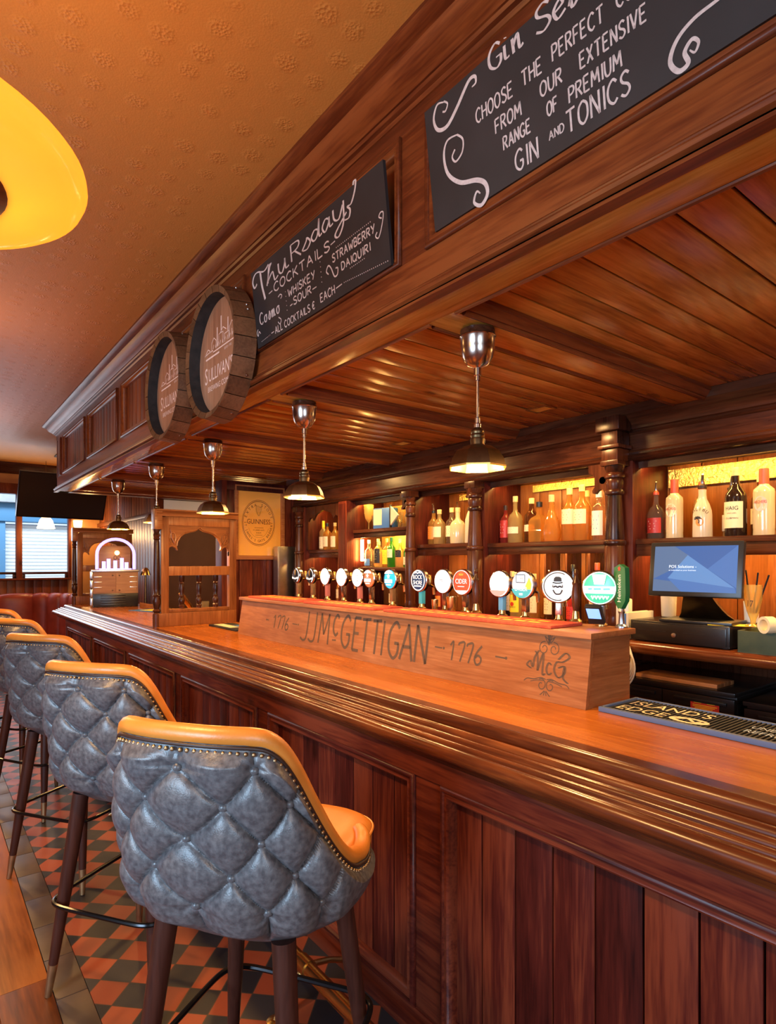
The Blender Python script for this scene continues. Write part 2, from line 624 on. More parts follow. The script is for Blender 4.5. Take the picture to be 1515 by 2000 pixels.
def copy_tree(o, parent=None, tree=None):
    if tree is None:
        tree = {}
        for c in bpy.data.objects:
            if c.parent:
                tree.setdefault(c.parent.name, []).append(c)
    c = o.copy()
    COL.objects.link(c)
    c.parent = parent
    for ch in tree.get(o.name, []):
        copy_tree(ch, c, tree)
    return c

def struct(name, mb, mats, **kw):
    o = mb.build(name, mats, **kw)
    o['kind'] = 'structure'
    return o

def fX(X, sgn=-1):
    """plane facing the room (-x): u runs to the viewer's right (-y), v is up"""
    return lambda u, v, n: (X + sgn * n, -u, v)
def fY(Y):
    """plane facing -y: u to the right (+x), v up"""
    return lambda u, v, n: (u, Y - n, v)
def fL(u, v, n):
    """local frame of a thing whose front is -y"""
    return (u, -n, v)

STROKES = {
 'A': [[(0, 0), (.3, 1)], [(.3, 1), (.6, 0)], [(.1, .36), (.5, .38)]],
 'B': [[(0, 0), (0, 1)], [(0, 1), (.36, .96), (.42, .72), (.3, .55), (0, .52)], [(0, .52), (.4, .48), (.5, .24), (.36, .03), (0, 0)]],
 'C': [[(.55, .84), (.34, 1), (.08, .8), (0, .5), (.08, .18), (.34, 0), (.56, .15)]],
 'D': [[(0, 0), (0, 1)], [(0, 1), (.36, .92), (.56, .5), (.36, .06), (0, 0)]],
 'E': [[(0, 0), (0, 1)], [(0, 1), (.48, 1)], [(0, .52), (.4, .52)], [(0, 0), (.5, 0)]],
 'F': [[(0, 0), (0, 1)], [(0, 1), (.48, 1)], [(0, .52), (.4, .52)]],
 'G': [[(.55, .84), (.34, 1), (.08, .8), (0, .5), (.08, .18), (.34, 0), (.54, .15), (.56, .42)], [(.34, .42), (.58, .42)]],
 'H': [[(0, 0), (0, 1)], [(.52, 0), (.52, 1)], [(0, .5), (.52, .52)]],
 'I': [[(.1, 0), (.1, 1)]],
 'J': [[(.32, 1), (.3, .1), (.16, -.06), (0, .02)]],
 'K': [[(0, 0), (0, 1)], [(.5, 1), (.02, .45)], [(.14, .56), (.52, 0)]],
 'L': [[(0, 1), (0, 0)], [(0, 0), (.46, .02)]],
 'M': [[(0, 0), (.06, 1)], [(.06, 1), (.34, .3)], [(.34, .3), (.62, 1)], [(.62, 1), (.7, 0)]],
 'N': [[(0, 0), (0, 1)], [(0, 1), (.52, 0)], [(.52, 0), (.52, 1)]],
 'O': [[(.3, 1), (.06, .8), (0, .5), (.06, .18), (.3, 0), (.54, .2), (.6, .5), (.54, .82), (.3, 1)]],
 'P': [[(0, 0), (0, 1)], [(0, 1), (.4, .95), (.5, .74), (.36, .52), (0, .46)]],
 'Q': [[(.3, 1), (.06, .8), (0, .5), (.06, .18), (.3, 0), (.54, .2), (.6, .5), (.54, .82), (.3, 1)], [(.36, .22), (.62, -.08)]],
 'R': [[(0, 0), (0, 1)], [(0, 1), (.4, .95), (.48, .74), (.34, .54), (0, .48)], [(.2, .5), (.54, 0)]],
 'S': [[(.5, .86), (.3, 1), (.06, .86), (.1, .62), (.42, .42), (.5, .18), (.26, 0), (0, .14)]],
 'T': [[(.3, 0), (.3, 1)], [(0, .97), (.6, 1)]],
 'U': [[(0, 1), (.02, .3), (.16, .02), (.4, .04), (.52, .3), (.54, 1)]],
 'V': [[(0, 1), (.28, 0)], [(.28, 0), (.58, 1)]],
 'W': [[(0, 1), (.18, 0)], [(.18, 0), (.38, .7)], [(.38, .7), (.58, 0)], [(.58, 0), (.78, 1)]],
 'X': [[(0, 0), (.52, 1)], [(0, 1), (.52, 0)]],
 'Y': [[(0, 1), (.27, .48)], [(.56, 1), (.2, 0)]],
 'Z': [[(0, 1), (.5, 1)], [(.5, 1), (0, 0)], [(0, 0), (.52, 0)]],
 '1': [[(0, .8), (.14, 1), (.12, 0)]],
 '7': [[(0, .86), (.08, 1), (.44, 1), (.2, 0)]],
 '6': [[(.4, 1), (.1, .6), (0, .26), (.16, 0), (.38, .12), (.4, .36), (.2, .48), (.04, .34)]],
 '-': [[(.02, .5), (.4, .52)]],
 '!': [[(.1, 1), (.1, .3)], [(.1, .06), (.1, 0)]],
 '€': [[(.5, .84), (.32, 1), (.1, .8), (.06, .5), (.1, .18), (.32, 0), (.5, .14)], [(-.06, .58), (.4, .6)], [(-.06, .42), (.36, .44)]],
 'c': [[(.4, .5), (.22, .6), (.02, .4), (.06, .1), (.26, 0), (.42, .12)]],
 'h': [[(0, 0), (.2, 1), (.3, 1.2), (.16, 1.1), (.06, .1)], [(.06, .2), (.3, .62), (.36, .3), (.4, 0), (.56, .12)]],
 'u': [[(0, .6), (.02, .14), (.2, 0), (.38, .4), (.4, .62)], [(.4, .6), (.42, .1), (.6, .1)]],
 's': [[(0, .1), (.2, .5), (.24, .66), (.36, .3), (.22, 0), (.04, .06)]],
 'd': [[(.4, .5), (.2, .62), (0, .3), (.14, 0), (.36, .24), (.5, 1.1)], [(.5, 1.1), (.44, .1), (.6, .1)]],
 'a': [[(.4, .5), (.2, .62), (0, .3), (.14, 0), (.36, .3), (.42, .6)], [(.42, .6), (.42, .1), (.6, .12)]],
 'y': [[(0, .6), (.02, .2), (.2, .08), (.38, .5)], [(.42, .64), (.36, -.2), (.14, -.6), (.02, -.4), (.5, .1)]],
 'o': [[(.3, .6), (.06, .45), (.06, .1), (.26, 0), (.44, .25), (.34, .58), (.5, .5)]],
 'm': [[(0, .6), (.04, 0)], [(.04, .3), (.18, .62), (.24, 0)], [(.24, .3), (.4, .62), (.46, .05), (.6, .1)]],
 'i': [[(0, .6), (.02, .08), (.2, .06)], [(.06, .84), (.07, .88)]],
 'n': [[(0, .6), (.04, 0)], [(.04, .3), (.24, .62), (.3, .05), (.46, .1)]],
 'e': [[(.04, .28), (.34, .42), (.24, .62), (.02, .36), (.14, 0), (.42, .14)]],
 'l': [[(0, .1), (.24, .9), (.18, 1.1), (.06, .6), (.1, 0), (.3, .14)]],
 't': [[(.12, 1), (.06, .1), (.26, .06)], [(-.06, .68), (.3, .72)]],
}
def hand(mb, *a, **k):
    if hasattr(mb, 'begin'):
        mb.begin('chalk_words')
        _hand(mb, *a, **k)
        mb.end()
    else:
        _hand(mb, *a, **k)

class Split:
    """collects chalk marks; every word and every flourish becomes a part of its own"""
    def __init__(s, mats, parent):
        s.mats, s.parent, s.cur = mats, parent, None
    def begin(s, name):
        s.cur, s.name = MB(), name
    def end(s):
        s.cur.build(s.name, s.mats, s.parent, world=True)
        s.cur = None
    def _do(s, fn, *a, **k):
        own = s.cur is None
        if own:
            s.begin('chalk_flourish')
        getattr(s.cur, fn)(*a, **k)
        if own:
            s.end()
    def ribbon(s, *a, **k):
        s._do('ribbon', *a, **k)
    def ring(s, *a, **k):
        s._do('ring', *a, **k)

def _hand(mb, text, u0, u1, v0, h, w, f, n, taper=False, gap=0.22):
    """hand-drawn lettering fitted between u0 and u1 on baseline v0 with height h"""
    wid = []
    for ch in text:
        if ch == ' ':
            wid.append(0.35)
        else:
            wid.append(max(p[0] for st in STROKES[ch] for p in st) + gap)
    tot = sum(wid) - gap
    k = (u1 - u0) / tot
    x = u0
    for ch, cw in zip(text, wid):
        if ch != ' ':
            for st in STROKES[ch]:
                mb.ribbon([(x + p[0] * k, v0 + p[1] * h) for p in st], w, f, n, taper)
        x += cw * k
    return mb

# ------------------------------------------------------------------ the room
CEIL = 3.155
def ceiling_mat():
    m = mat('ochre_embossed_ceiling', (0.58, 0.235, 0.048), 0.5)
    nt = m.node_tree
    L = nt.links.new
    b = nt.nodes['Principled BSDF']
    tc = N(nt, 'ShaderNodeTexCoord')
    # embossed paper: clusters of small blisters set out on a lattice, over a fine grain
    w = N(nt, 'ShaderNodeTexVoronoi')
    w.inputs['Scale'].default_value = 9.0
    w.inputs['Randomness'].default_value = 0.25
    mask = N(nt, 'ShaderNodeValToRGB')
    mask.color_ramp.elements[0].position = 0.28
    mask.color_ramp.elements[0].color = (1, 1, 1, 1)
    mask.color_ramp.elements[1].position = 0.42
    mask.color_ramp.elements[1].color = (0, 0, 0, 1)
    v2 = N(nt, 'ShaderNodeTexVoronoi')
    v2.inputs['Scale'].default_value = 110
    n2 = N(nt, 'ShaderNodeTexNoise')
    n2.inputs['Scale'].default_value = 170
    mu = N(nt, 'ShaderNodeMath', operation='MULTIPLY')
    ad = N(nt, 'ShaderNodeMath', operation='MULTIPLY_ADD')
    ad.inputs[1].default_value = 0.3
    for t in (w, v2, n2):
        L(tc.outputs['Object'], t.inputs['Vector'])
    L(w.outputs['Distance'], mask.inputs[0])
    L(mask.outputs[0], mu.inputs[0])
    L(v2.outputs['Distance'], mu.inputs[1])
    L(n2.outputs[0], ad.inputs[0])
    L(mu.outputs[0], ad.inputs[2])
    bp = N(nt, 'ShaderNodeBump')
    bp.inputs['Strength'].default_value = 0.34
    bp.inputs['Distance'].default_value = 0.006
    L(ad.outputs[0], bp.inputs['Height'])
    L(bp.outputs[0], b.inputs['Normal'])
    return m
M['ceiling'] = ceiling_mat()
M['ochre'] = noisy('ochre_wall_paint', (0.42, 0.19, 0.055), (0.47, 0.22, 0.07), 6, 0.6, bump=0.1)
M['backroom'] = noisy('brown_wall_paint', (0.10, 0.036, 0.014), (0.135, 0.050, 0.020), 4, 0.6)

def tile_mat():
    m = mat('quarry_tiles', (0.3, 0.08, 0.04), 0.3)
    nt = m.node_tree
    L = nt.links.new
    b = nt.nodes['Principled BSDF']
    tc = N(nt, 'ShaderNodeTexCoord')
    mp = N(nt, 'ShaderNodeMapping')
    mp.inputs['Rotation'].default_value = (0, 0, R(45))
    mp.inputs['Scale'].default_value = (1 / 0.121, 1 / 0.121, 1)
    mp.inputs['Location'].default_value = (0.42, 0.13, 0)
    L(tc.outputs['Object'], mp.inputs['Vector'])
    ck = N(nt, 'ShaderNodeTexChecker')
    ck.inputs['Scale'].default_value = 1.0
    fl = N(nt, 'ShaderNodeVectorMath', operation='FLOOR')
    L(mp.outputs[0], fl.inputs[0])
    hf = N(nt, 'ShaderNodeVectorMath', operation='ADD')
    hf.inputs[1].default_value = (0.5, 0.5, 0.5)
    L(fl.outputs[0], hf.inputs[0])
    sx = N(nt, 'ShaderNodeSeparateXYZ')
    L(fl.outputs[0], sx.inputs[0])
    sm = N(nt, 'ShaderNodeMath', operation='ADD')
    L(sx.outputs[0], sm.inputs[0])
    L(sx.outputs[1], sm.inputs[1])
    md = N(nt, 'ShaderNodeMath', operation='FLOORED_MODULO')
    md.inputs[1].default_value = 2
    L(sm.outputs[0], md.inputs[0])
    gt = N(nt, 'ShaderNodeMath', operation='GREATER_THAN')
    gt.inputs[1].default_value = 0.5
    L(md.outputs[0], gt.inputs[0])
    wn = N(nt, 'ShaderNodeTexWhiteNoise')
    L(fl.outputs[0], wn.inputs['Vector'])
    rd = N(nt, 'ShaderNodeMix', data_type='RGBA')
    rd.inputs['A'].default_value = (0.20, 0.036, 0.015, 1)
    rd.inputs['B'].default_value = (0.30, 0.064, 0.024, 1)
    L(wn.outputs[0], rd.inputs['Factor'])
    bk = N(nt, 'ShaderNodeMix', data_type='RGBA')
    bk.inputs['A'].default_value = (0.012, 0.011, 0.014, 1)
    bk.inputs['B'].default_value = (0.030, 0.026, 0.027, 1)
    L(wn.outputs[0], bk.inputs['Factor'])
    mx = N(nt, 'ShaderNodeMix', data_type='RGBA')
    L(gt.outputs[0], mx.inputs['Factor'])
    L(rd.outputs['Result'], mx.inputs['A'])
    L(bk.outputs['Result'], mx.inputs['B'])
    # grout
    fr = N(nt, 'ShaderNodeVectorMath', operation='FRACTION')
    L(mp.outputs[0], fr.inputs[0])
    s2 = N(nt, 'ShaderNodeSeparateXYZ')
    L(fr.outputs[0], s2.inputs[0])
    def edge(o):
        a = N(nt, 'ShaderNodeMath', operation='SUBTRACT')
        a.inputs[1].default_value = 0.5
        L(o, a.inputs[0])
        c = N(nt, 'ShaderNodeMath', operation='ABSOLUTE')
        L(a.outputs[0], c.inputs[0])
        return c.outputs[0]
    mxm = N(nt, 'ShaderNodeMath', operation='MAXIMUM')
    L(edge(s2.outputs[0]), mxm.inputs[0])
    L(edge(s2.outputs[1]), mxm.inputs[1])
    g = N(nt, 'ShaderNodeMath', operation='GREATER_THAN')
    g.inputs[1].default_value = 0.483
    L(mxm.outputs[0], g.inputs[0])
    fin = N(nt, 'ShaderNodeMix', data_type='RGBA')
    fin.inputs['B'].default_value = (0.05, 0.028, 0.018, 1)
    L(g.outputs[0], fin.inputs['Factor'])
    L(mx.outputs['Result'], fin.inputs['A'])
    L(fin.outputs['Result'], b.inputs['Base Color'])
    no = N(nt, 'ShaderNodeTexNoise')
    no.inputs['Scale'].default_value = 9
    L(tc.outputs['Object'], no.inputs['Vector'])
    mr = N(nt, 'ShaderNodeMapRange')
    mr.inputs[3].default_value = 0.34
    mr.inputs[4].default_value = 0.55
    b.inputs['Specular IOR Level'].default_value = 0.3
    L(no.outputs[0], mr.inputs[0])
    L(mr.outputs[0], b.inputs['Roughness'])
    inv = N(nt, 'ShaderNodeMath', operation='SUBTRACT')
    inv.inputs[0].default_value = 1
    L(g.outputs[0], inv.inputs[1])
    bp = N(nt, 'ShaderNodeBump')
    bp.inputs['Strength'].default_value = 0.4
    bp.inputs['Distance'].default_value = 0.003
    L(inv.outputs[0], bp.inputs['Height'])
    L(bp.outputs[0], b.inputs['Normal'])
    return m
M['tiles'] = tile_mat()

mb = MB().box(0.505, 4.4, -2.7, 11, -0.1, 0)
struct('floor', mb, 'tiles')
M['slab'] = noisy('brown_border_tile', (0.055, 0.030, 0.019), (0.092, 0.053, 0.034), 7, 0.42, bump=0.05)
mb = MB()
y = -2.68
while y < 11:
    mb.box(0.398, 0.503, y, min(y + 0.268, 11), -0.1, 0.0005, 0.0012)
    y += 0.272
struct('floor_border', mb, 'slab')
mb = MB()
x = 0.395
rr = random.Random(3)
while x > -3:
    y = -2.7 - rr.random() * 1.6
    while y < 11:
        l = 1.3 + rr.random() * 1.2
        y0, y1 = max(y, -2.7), min(y + l, 11)
        if y1 > y0 + 0.02:
            mb.box(max(x - 0.168, -3), x, y0, y1 - 0.0015, -0.1, 0.0008, 0.0012)
        y += l
    x -= 0.1695
struct('floor_boards', mb, 'floorwood')

struct('ceiling', MB().box(-3, 4.4, -2.7, 11, CEIL, CEIL + 0.1), 'ceiling')
# street-side wall and rear wall, each with its window opening (behind the camera)
mb = MB()
mb.box(-3.1, -3, -2.7, 11, 0, 0.9)
mb.box(-3.1, -3, -2.7, 11, 2.62, CEIL)
mb.box(-3.1, -3, -2.7, 0.0, 0.9, 2.62)
mb.box(-3.1, -3, 2.4, 11, 0.9, 2.62)
struct('wall_left', mb, 'ochre')
mb = MB()
mb.box(-3, 4.4, -2.8, -2.7, 0, 0.9)
mb.box(-3, 4.4, -2.8, -2.7, 2.62, CEIL)
mb.box(-3, -1.8, -2.8, -2.7, 0.9, 2.62)
mb.box(0.6, 4.4, -2.8, -2.7, 0.9, 2.62)
struct('wall_rear', mb, 'ochre')
# far wall with the street window
mb = MB()
mb.box(-3, 4.4, 11, 11.12, 0, 1.363)
mb.box(-3, 4.4, 11, 11.12, 2.70, CEIL)
mb.box(-3, -0.7, 11, 11.12, 1.363, 2.70)
mb.box(1.945, 4.4, 11, 11.12, 1.363, 2.70)
struct('wall_far', mb, 'ochre')
mb = MB()
mb.prism([(11, 3.155), (10.86, 3.155), (10.86, 3.12), (10.90, 3.09), (10.94, 3.03), (10.97, 3.0), (11, 2.99)], 'x', -3, 2.4)
struct('trim_1', mb, 'dark_x')
mb = MB()
xx = -3.0
while xx < 1.9:
    mb.box(xx, xx + 0.118, 10.972, 11.0, 0, 1.335, 0.003)
    xx += 0.12
struct('wainscot', mb, 'canopy_z')

wn = empty('window_1', (0.6, 11, 1.363), kind='structure')
mb = MB()
mb.box(-0.72, 1.96, 10.95, 11.1, 2.68, 2.84, 0.006)
mb.box(-0.74, 1.965, 10.90, 11.1, 1.335, 1.363, 0.006)
mb.box(-0.72, -0.66, 10.97, 11.1, 1.363, 2.68, 0.004)
mb.box(1.935, 1.975, 10.97, 11.1, 1.363, 2.68, 0.004)
mb.box(1.205, 1.285, 10.96, 11.1, 1.363, 2.68, 0.006)
mb.box(0.25, 0.31, 10.96, 11.1, 1.363, 2.68, 0.006)
mb.build('window_frame', 'canopy_z', wn, world=True)
for i, (a, b) in enumerate(((-0.66, 0.25), (0.31, 1.205), (1.285, 1.935))):
    MB().box(a, b, 11.05, 11.056, 1.363, 2.68).build('pane', 'pane', wn, world=True)
    mb = MB()
    mb.box(a, b, 11.01, 11.045, 1.425, 1.462, 0.003)
    mb.box(a, a + 0.045, 11.01, 11.045, 1.363, 1.425, 0.003)
    mb.box(b - 0.045, b, 11.01, 11.045, 1.363, 1.425, 0.003)
    mb.build('lower_rail', 'dark_x', wn, world=True)

# across the street: shop front with a roller shutter under a blue fascia, brick pier at the left
M['shutter'] = mat('white_shutter', (0.85, 0.90, 0.92), 0.5)
M['bluepaint'] = mat('blue_fascia_paint', (0.10, 0.27, 0.48), 0.5)
M['stone'] = noisy('grey_stone', (0.35, 0.37, 0.40), (0.48, 0.5, 0.52), 5, 0.8)
def brick_mat():
    m = mat('brick', (0.3, 0.1, 0.06), 0.8)
    nt = m.node_tree
    b = nt.nodes['Principled BSDF']
    tc = N(nt, 'ShaderNodeTexCoord')
    mp = N(nt, 'ShaderNodeMapping')
    mp.inputs['Rotation'].default_value = (R(90), 0, 0)
    br = N(nt, 'ShaderNodeTexBrick')
    br.inputs['Color1'].default_value = (0.35, 0.10, 0.06, 1)
    br.inputs['Color2'].default_value = (0.45, 0.16, 0.10, 1)
    br.inputs['Mortar'].default_value = (0.55, 0.5, 0.45, 1)
    br.inputs['Scale'].default_value = 4
    nt.links.new(tc.outputs['Object'], mp.inputs[0])
    nt.links.new(mp.outputs[0], br.inputs[0])
    nt.links.new(br.outputs[0], b.inputs['Base Color'])
    return m
M['brick'] = brick_mat()
sf = empty('shop_front', (2.0, 14, 0), 0, 'shop front across the street seen through the far window', 'building')
mb = MB()
pr = []
z = 0.0
while z < 2.38:
    pr += [(14.0, z), (13.975, z + 0.02), (13.975, z + 0.05)]
    z += 0.07
pr += [(14.0, z), (14.1, z), (14.1, 0)]
mb.prism(pr, 'x', 1.34, 3.6)
mb.build('roller_shutter', 'shutter', sf, world=True)
mb = MB().box(-2.5, 3.7, 13.8, 14.2, 2.42, 2.78, 0.01)
mb.box(-2.5, 3.7, 13.7, 14.2, 3.0, 3.9, 0.02)
mb.build('fascia_board', 'bluepaint', sf, world=True)
MB().box(-2.5, 3.7, 13.65, 14.2, 2.78, 3.0, 0.01).build('lintel', 'stone', sf, world=True)
MB().box(1.24, 1.34, 13.85, 14.2, 0, 2.42, 0.01).build('pilaster', 'bluepaint', sf, world=True)
MB().box(-2.5, 1.24, 13.9, 14.2, 0, 2.42).build('brick_pier', 'brick', sf, world=True)
struct('street_ground', MB().box(-8, 8, 11.12, 20, -0.12, -0.02), 'stone')

# planked partition at the end of the back bar, the alcove beyond it, and the room behind
def planks(mb, axis, a, b, w, z0, z1, p0, p1, gap=0.004, bev=0.004):
    t = a
    while t < b - 0.01:
        t1 = min(t + w - gap, b)
        if axis == 'x':
            mb.box(t, t1, p0, p1, z0, z1, bev)
        else:
            mb.box(p0, p1, t, t1, z0, z1, bev)
        t += w
    return mb
mb = MB()
planks(mb, 'x', 2.40, 3.56, 0.147, 0, 2.42, 5.70, 5.72)
mb.box(2.36, 3.56, 5.722, 5.80, 0, 2.42)
mb.box(2.345, 2.40, 5.665, 5.82, 0, 2.42, 0.006)
mb.box(2.40, 3.56, 5.675, 5.70, 2.33, 2.42, 0.004)
struct('wall_bar_end', mb, 'mahog_z')
mb = MB()
planks(mb, 'y', 8.02, 10.97, 0.125, 0, CEIL, 2.40, 2.42)
mb.box(2.422, 2.5, 8.0, 11, 0, CEIL)
mb.box(2.385, 2.52, 7.93, 8.02, 0, 2.42, 0.006)
mb.box(2.37, 2.41, 8.0, 11, 2.20, 2.26, 0.006)
struct('wall_alcove', mb, 'canopy_z')
mb = MB()
mb.box(2.5, 4.4, 8.0, 8.1, 0, CEIL)
struct('wall_back_room', mb, 'backroom')
struct('wall_right', MB().box(4.4, 4.5, -2.7, 11, 0, CEIL), 'backroom')
struct('wall_bar_back', MB().box(3.56, 3.66, -2.7, 5.8, 0, CEIL), 'mahog_z')
mb = MB()
mb.box(-0.07, 0.07, -1.3, 1.3, -0.02, 0.02, 0.005, M4=Matrix.Translation((3.28, 7.94, 2.15)) @ Matrix.Rotation(R(52), 4, 'Y') @ Matrix.Rotation(R(90), 4, 'Z'))
mb.box(2.5, 4.3, 7.92, 7.99, 2.30, 2.42)
struct('trim_2', mb, 'white')

# ------------------------------------------------------------------ red leather banquette round the far corner
bq = empty('banquette', (0.5, 10.5, 0), 0, 'oxblood leather banquette with fluted back below the far window', 'bench seat')
path = [(-2.6 + 0.21 * i, 10.80) for i in range(18)]
for k in range(1, 6):
    a = R(90 - 18 * k)
    path.append((1.18 + 0.72 * cos(a), 10.08 + 0.72 * sin(a)))
path += [(1.90, 9.87 - 0.21 * i) for i in range(7)]
rows = [[] for _ in range(13)]
for i in range(len(path) - 1):
    a, b = Vector(path[i]), Vector(path[i + 1])
    d = (b - a).normalized()
    nrm = Vector((d.y, -d.x))
    for k in range(8):
        t = k / 7.0
        bul = 0.032 * (max(0.0, sin(pi * t)) ** 0.55)
        p = a.lerp(b, t)
        prof = [(0.055, 0.42), (0.055, 0.60), (0.05, 0.80), (0.045, 0.98), (0.04, 1.06), (0.02, 1.105), (-0.02, 1.125), (-0.06, 1.115), (-0.085, 1.07), (-0.09, 0.9), (-0.09, 0.6), (-0.09, 0.3), (-0.09, 0.0)]
        for j, (o_, z_) in enumerate(prof):
            bb = bul if j < 7 else 0
            q = p + nrm * (o_ + bb)
            rows[j].append((q.x, q.y, z_ + (bul * 0.5 if 4 < j < 8 else 0)))
MB().grid(rows).build('fluted_back', 'leather_red', bq, world=True, ang=50)
mb = MB()
top, bot, fr = [], [], []
for i, p in enumerate(path):
    a = Vector(path[max(i - 1, 0)])
    b = Vector(path[min(i + 1, len(path) - 1)])
    d = (b - a).normalized()
    nrm = Vector((d.y, -d.x))
    p = Vector(p)
    top.append([tuple(p + nrm * o_) + (z_,) for o_, z_ in ((0.05, 0.40), (0.08, 0.47), (0.46, 0.47), (0.50, 0.44), (0.50, 0.34))])
    bot.append([tuple(p + nrm * o_) + (z_,) for o_, z_ in ((0.05, 0.40), (0.46, 0.34), (0.46, 0.0))])
MB().grid(top).build('seat_cushion', 'leather_red', bq, world=True)
MB().grid(bot).build('plinth', 'dark_x', bq, world=True)

# ------------------------------------------------------------------ the bar counter
YE = 8.1
bar = empty('bar_counter', (1.6, 3.5, 0), 0, 'long panelled mahogany bar counter with moulded drink rail', 'bar counter')
mb = MB()
mb.prism([(1.43, -1.2), (2.075, -1.2), (2.075, 4.06), (2.14, 4.12), (2.14, YE), (1.43, YE)], 'z', 1.045, 1.10)
mb.build('worktop', 'bartop', bar, world=True)
def arc2(c, r, a0, a1, n=6):
    return [(c[0] + r * cos(R(a0 + (a1 - a0) * i / n)), c[1] + r * sin(R(a0 + (a1 - a0) * i / n))) for i in range(n + 1)]
# raised bull edge, a dark quirk, then three rounded reeds stepping down to the big nose
nose = [(1.450, 1.1003), (1.432, 1.1015)]
nose += arc2((1.398, 1.0805), 0.0215, 75, 195, 8)
nose += [(1.3775, 1.066), (1.3665, 1.066)]
nose += arc2((1.3505, 1.0585), 0.0155, 70, 165, 5)
nose += [(1.3345, 1.0585)]
nose += arc2((1.3225, 1.0475), 0.0135, 80, 165, 5)
nose += [(1.3085, 1.0475)]
nose += arc2((1.2985, 1.0385), 0.0115, 80, 165, 5)
nose += [(1.2865, 1.0385)]
nose += arc2((1.2725, 1.019), 0.0225, 78, 250, 10)
nose += [(1.285, 0.994), (1.300, 0.982), (1.312, 0.962), (1.36, 0.960), (1.445, 1.00)]
MB().prism(nose, 'y', -1.2, YE).build('drink_rail', 'nosing', bar, world=True, ang=40)
mb = MB()
mb.prism([(1.25, 1.02), (1.445, 1.10), (2.14, 1.10), (2.14, 1.03), (1.36, 0.96)], 'y', YE, YE + 0.02)
mb.build('end_capping', 'nosing', bar, world=True)
# framing: top frieze rail, stiles between the panels, foot rail board
BY = [1.48 + 1.2 * k for k in range(-2, 5)] + [7.56]
mb = MB()
mb.box(1.312, 1.44, -1.2, 7.62, 0.892, 1.0, 0.002)
for yk in BY:
    mb.box(1.322, 1.40, yk - 0.065, yk + 0.065, 0.10, 0.892, 0.002)
mb.box(1.40, 1.46, -1.2, 7.62, 0.0, 1.0)
mb.box(1.318, 1.46, 7.60, 7.64, 0.0, 1.0, 0.002)
mb.build('frame_rails', 'mahog_y', bar, world=True)
MB().box(1.316, 1.40, -1.2, 7.63, 0.0, 0.105, 0.004).build('plinth', 'mahog_y', bar, world=True)
MB().box(2.02, 2.06, -1.2, 7.6, 0.0, 1.045).build('back_boarding', 'dark_z', bar, world=True)

def panel_frame(mb, f, u0, u1, v0, v1, prof):
    """mitred moulding round an opening; prof = [(inset, height)]"""
    loops = [[(u0 + d, v0 + d, h), (u1 - d, v0 + d, h), (u1 - d, v1 - d, h), (u0 + d, v1 - d, h)] for d, h in prof]
    V = [[mb.bm.verts.new(f(*p)) for p in L] for L in loops]
    for A, B in zip(V[:-1], V[1:]):
        for k in range(4):
            mb._f((A[k], A[(k + 1) % 4], B[(k + 1) % 4], B[k]))
    return mb
MOULD = [(0.0, 0.0), (0.0, 0.010), (0.006, 0.016), (0.014, 0.016), (0.018, 0.009), (0.024, 0.009), (0.030, 0.013), (0.036, 0.009), (0.042, -0.012), (0.042, -0.03)]
for a, b in zip(BY[:-1], BY[1:]):
    y0, y1 = a + 0.065, b - 0.065
    mb = MB()
    n = max(1, round((y1 - y0 - 0.06) / 0.125))
    w = (y1 - y0 - 0.04) / n
    for k in range(n):
        mb.box(1.346, 1.365, y0 + 0.02 + k * w + 0.0022, y0 + 0.02 + (k + 1) * w - 0.0022, 0.11, 0.885, 0.0035)
    MB_p = mb.build('panel', 'mahog_z', bar, world=True)
    mb = panel_frame(MB(), fX(1.322), -y1, -y0, 0.106, 0.892, MOULD)
    mb.build('panel_moulding', 'mahog_y', MB_p, world=True, ang=60)

# brass foot rail on its brackets
fr_ = empty('foot_rail', (1.10, 3.0, 0), 0, 'worn brass foot rail on floor brackets along the bar base', 'foot rail')
mb = MB().tube([(1.10, y, 0.150) for y in (-1.2, 1, 3, 5, 7.2)], 0.026, 14)
mb.build('rail', 'brass', fr_, world=True)
for y in (-0.3, 1.9, 4.1, 6.3):
    mb = MB().tube([(1.10, y, 0.15), (1.06, y, 0.11), (1.01, y, 0.05), (0.985, y, 0.004)], [0.013, 0.012, 0.011, 0.014], 10)
    mb.tube([(1.10, y, 0.15), (1.20, y, 0.13), (1.30, y, 0.09), (1.318, y, 0.085)], 0.011, 10)
    mb.lathe([(0.034, 0), (0.034, 0.004), (0.02, 0.010), (0.013, 0.012)], (0.985, y, 0.0005), 16)
    mb.tube([(1.10, y - 0.03, 0.15), (1.10, y + 0.03, 0.15)], 0.031, 14)
    mb.build('bracket', 'brass', fr_, world=True)

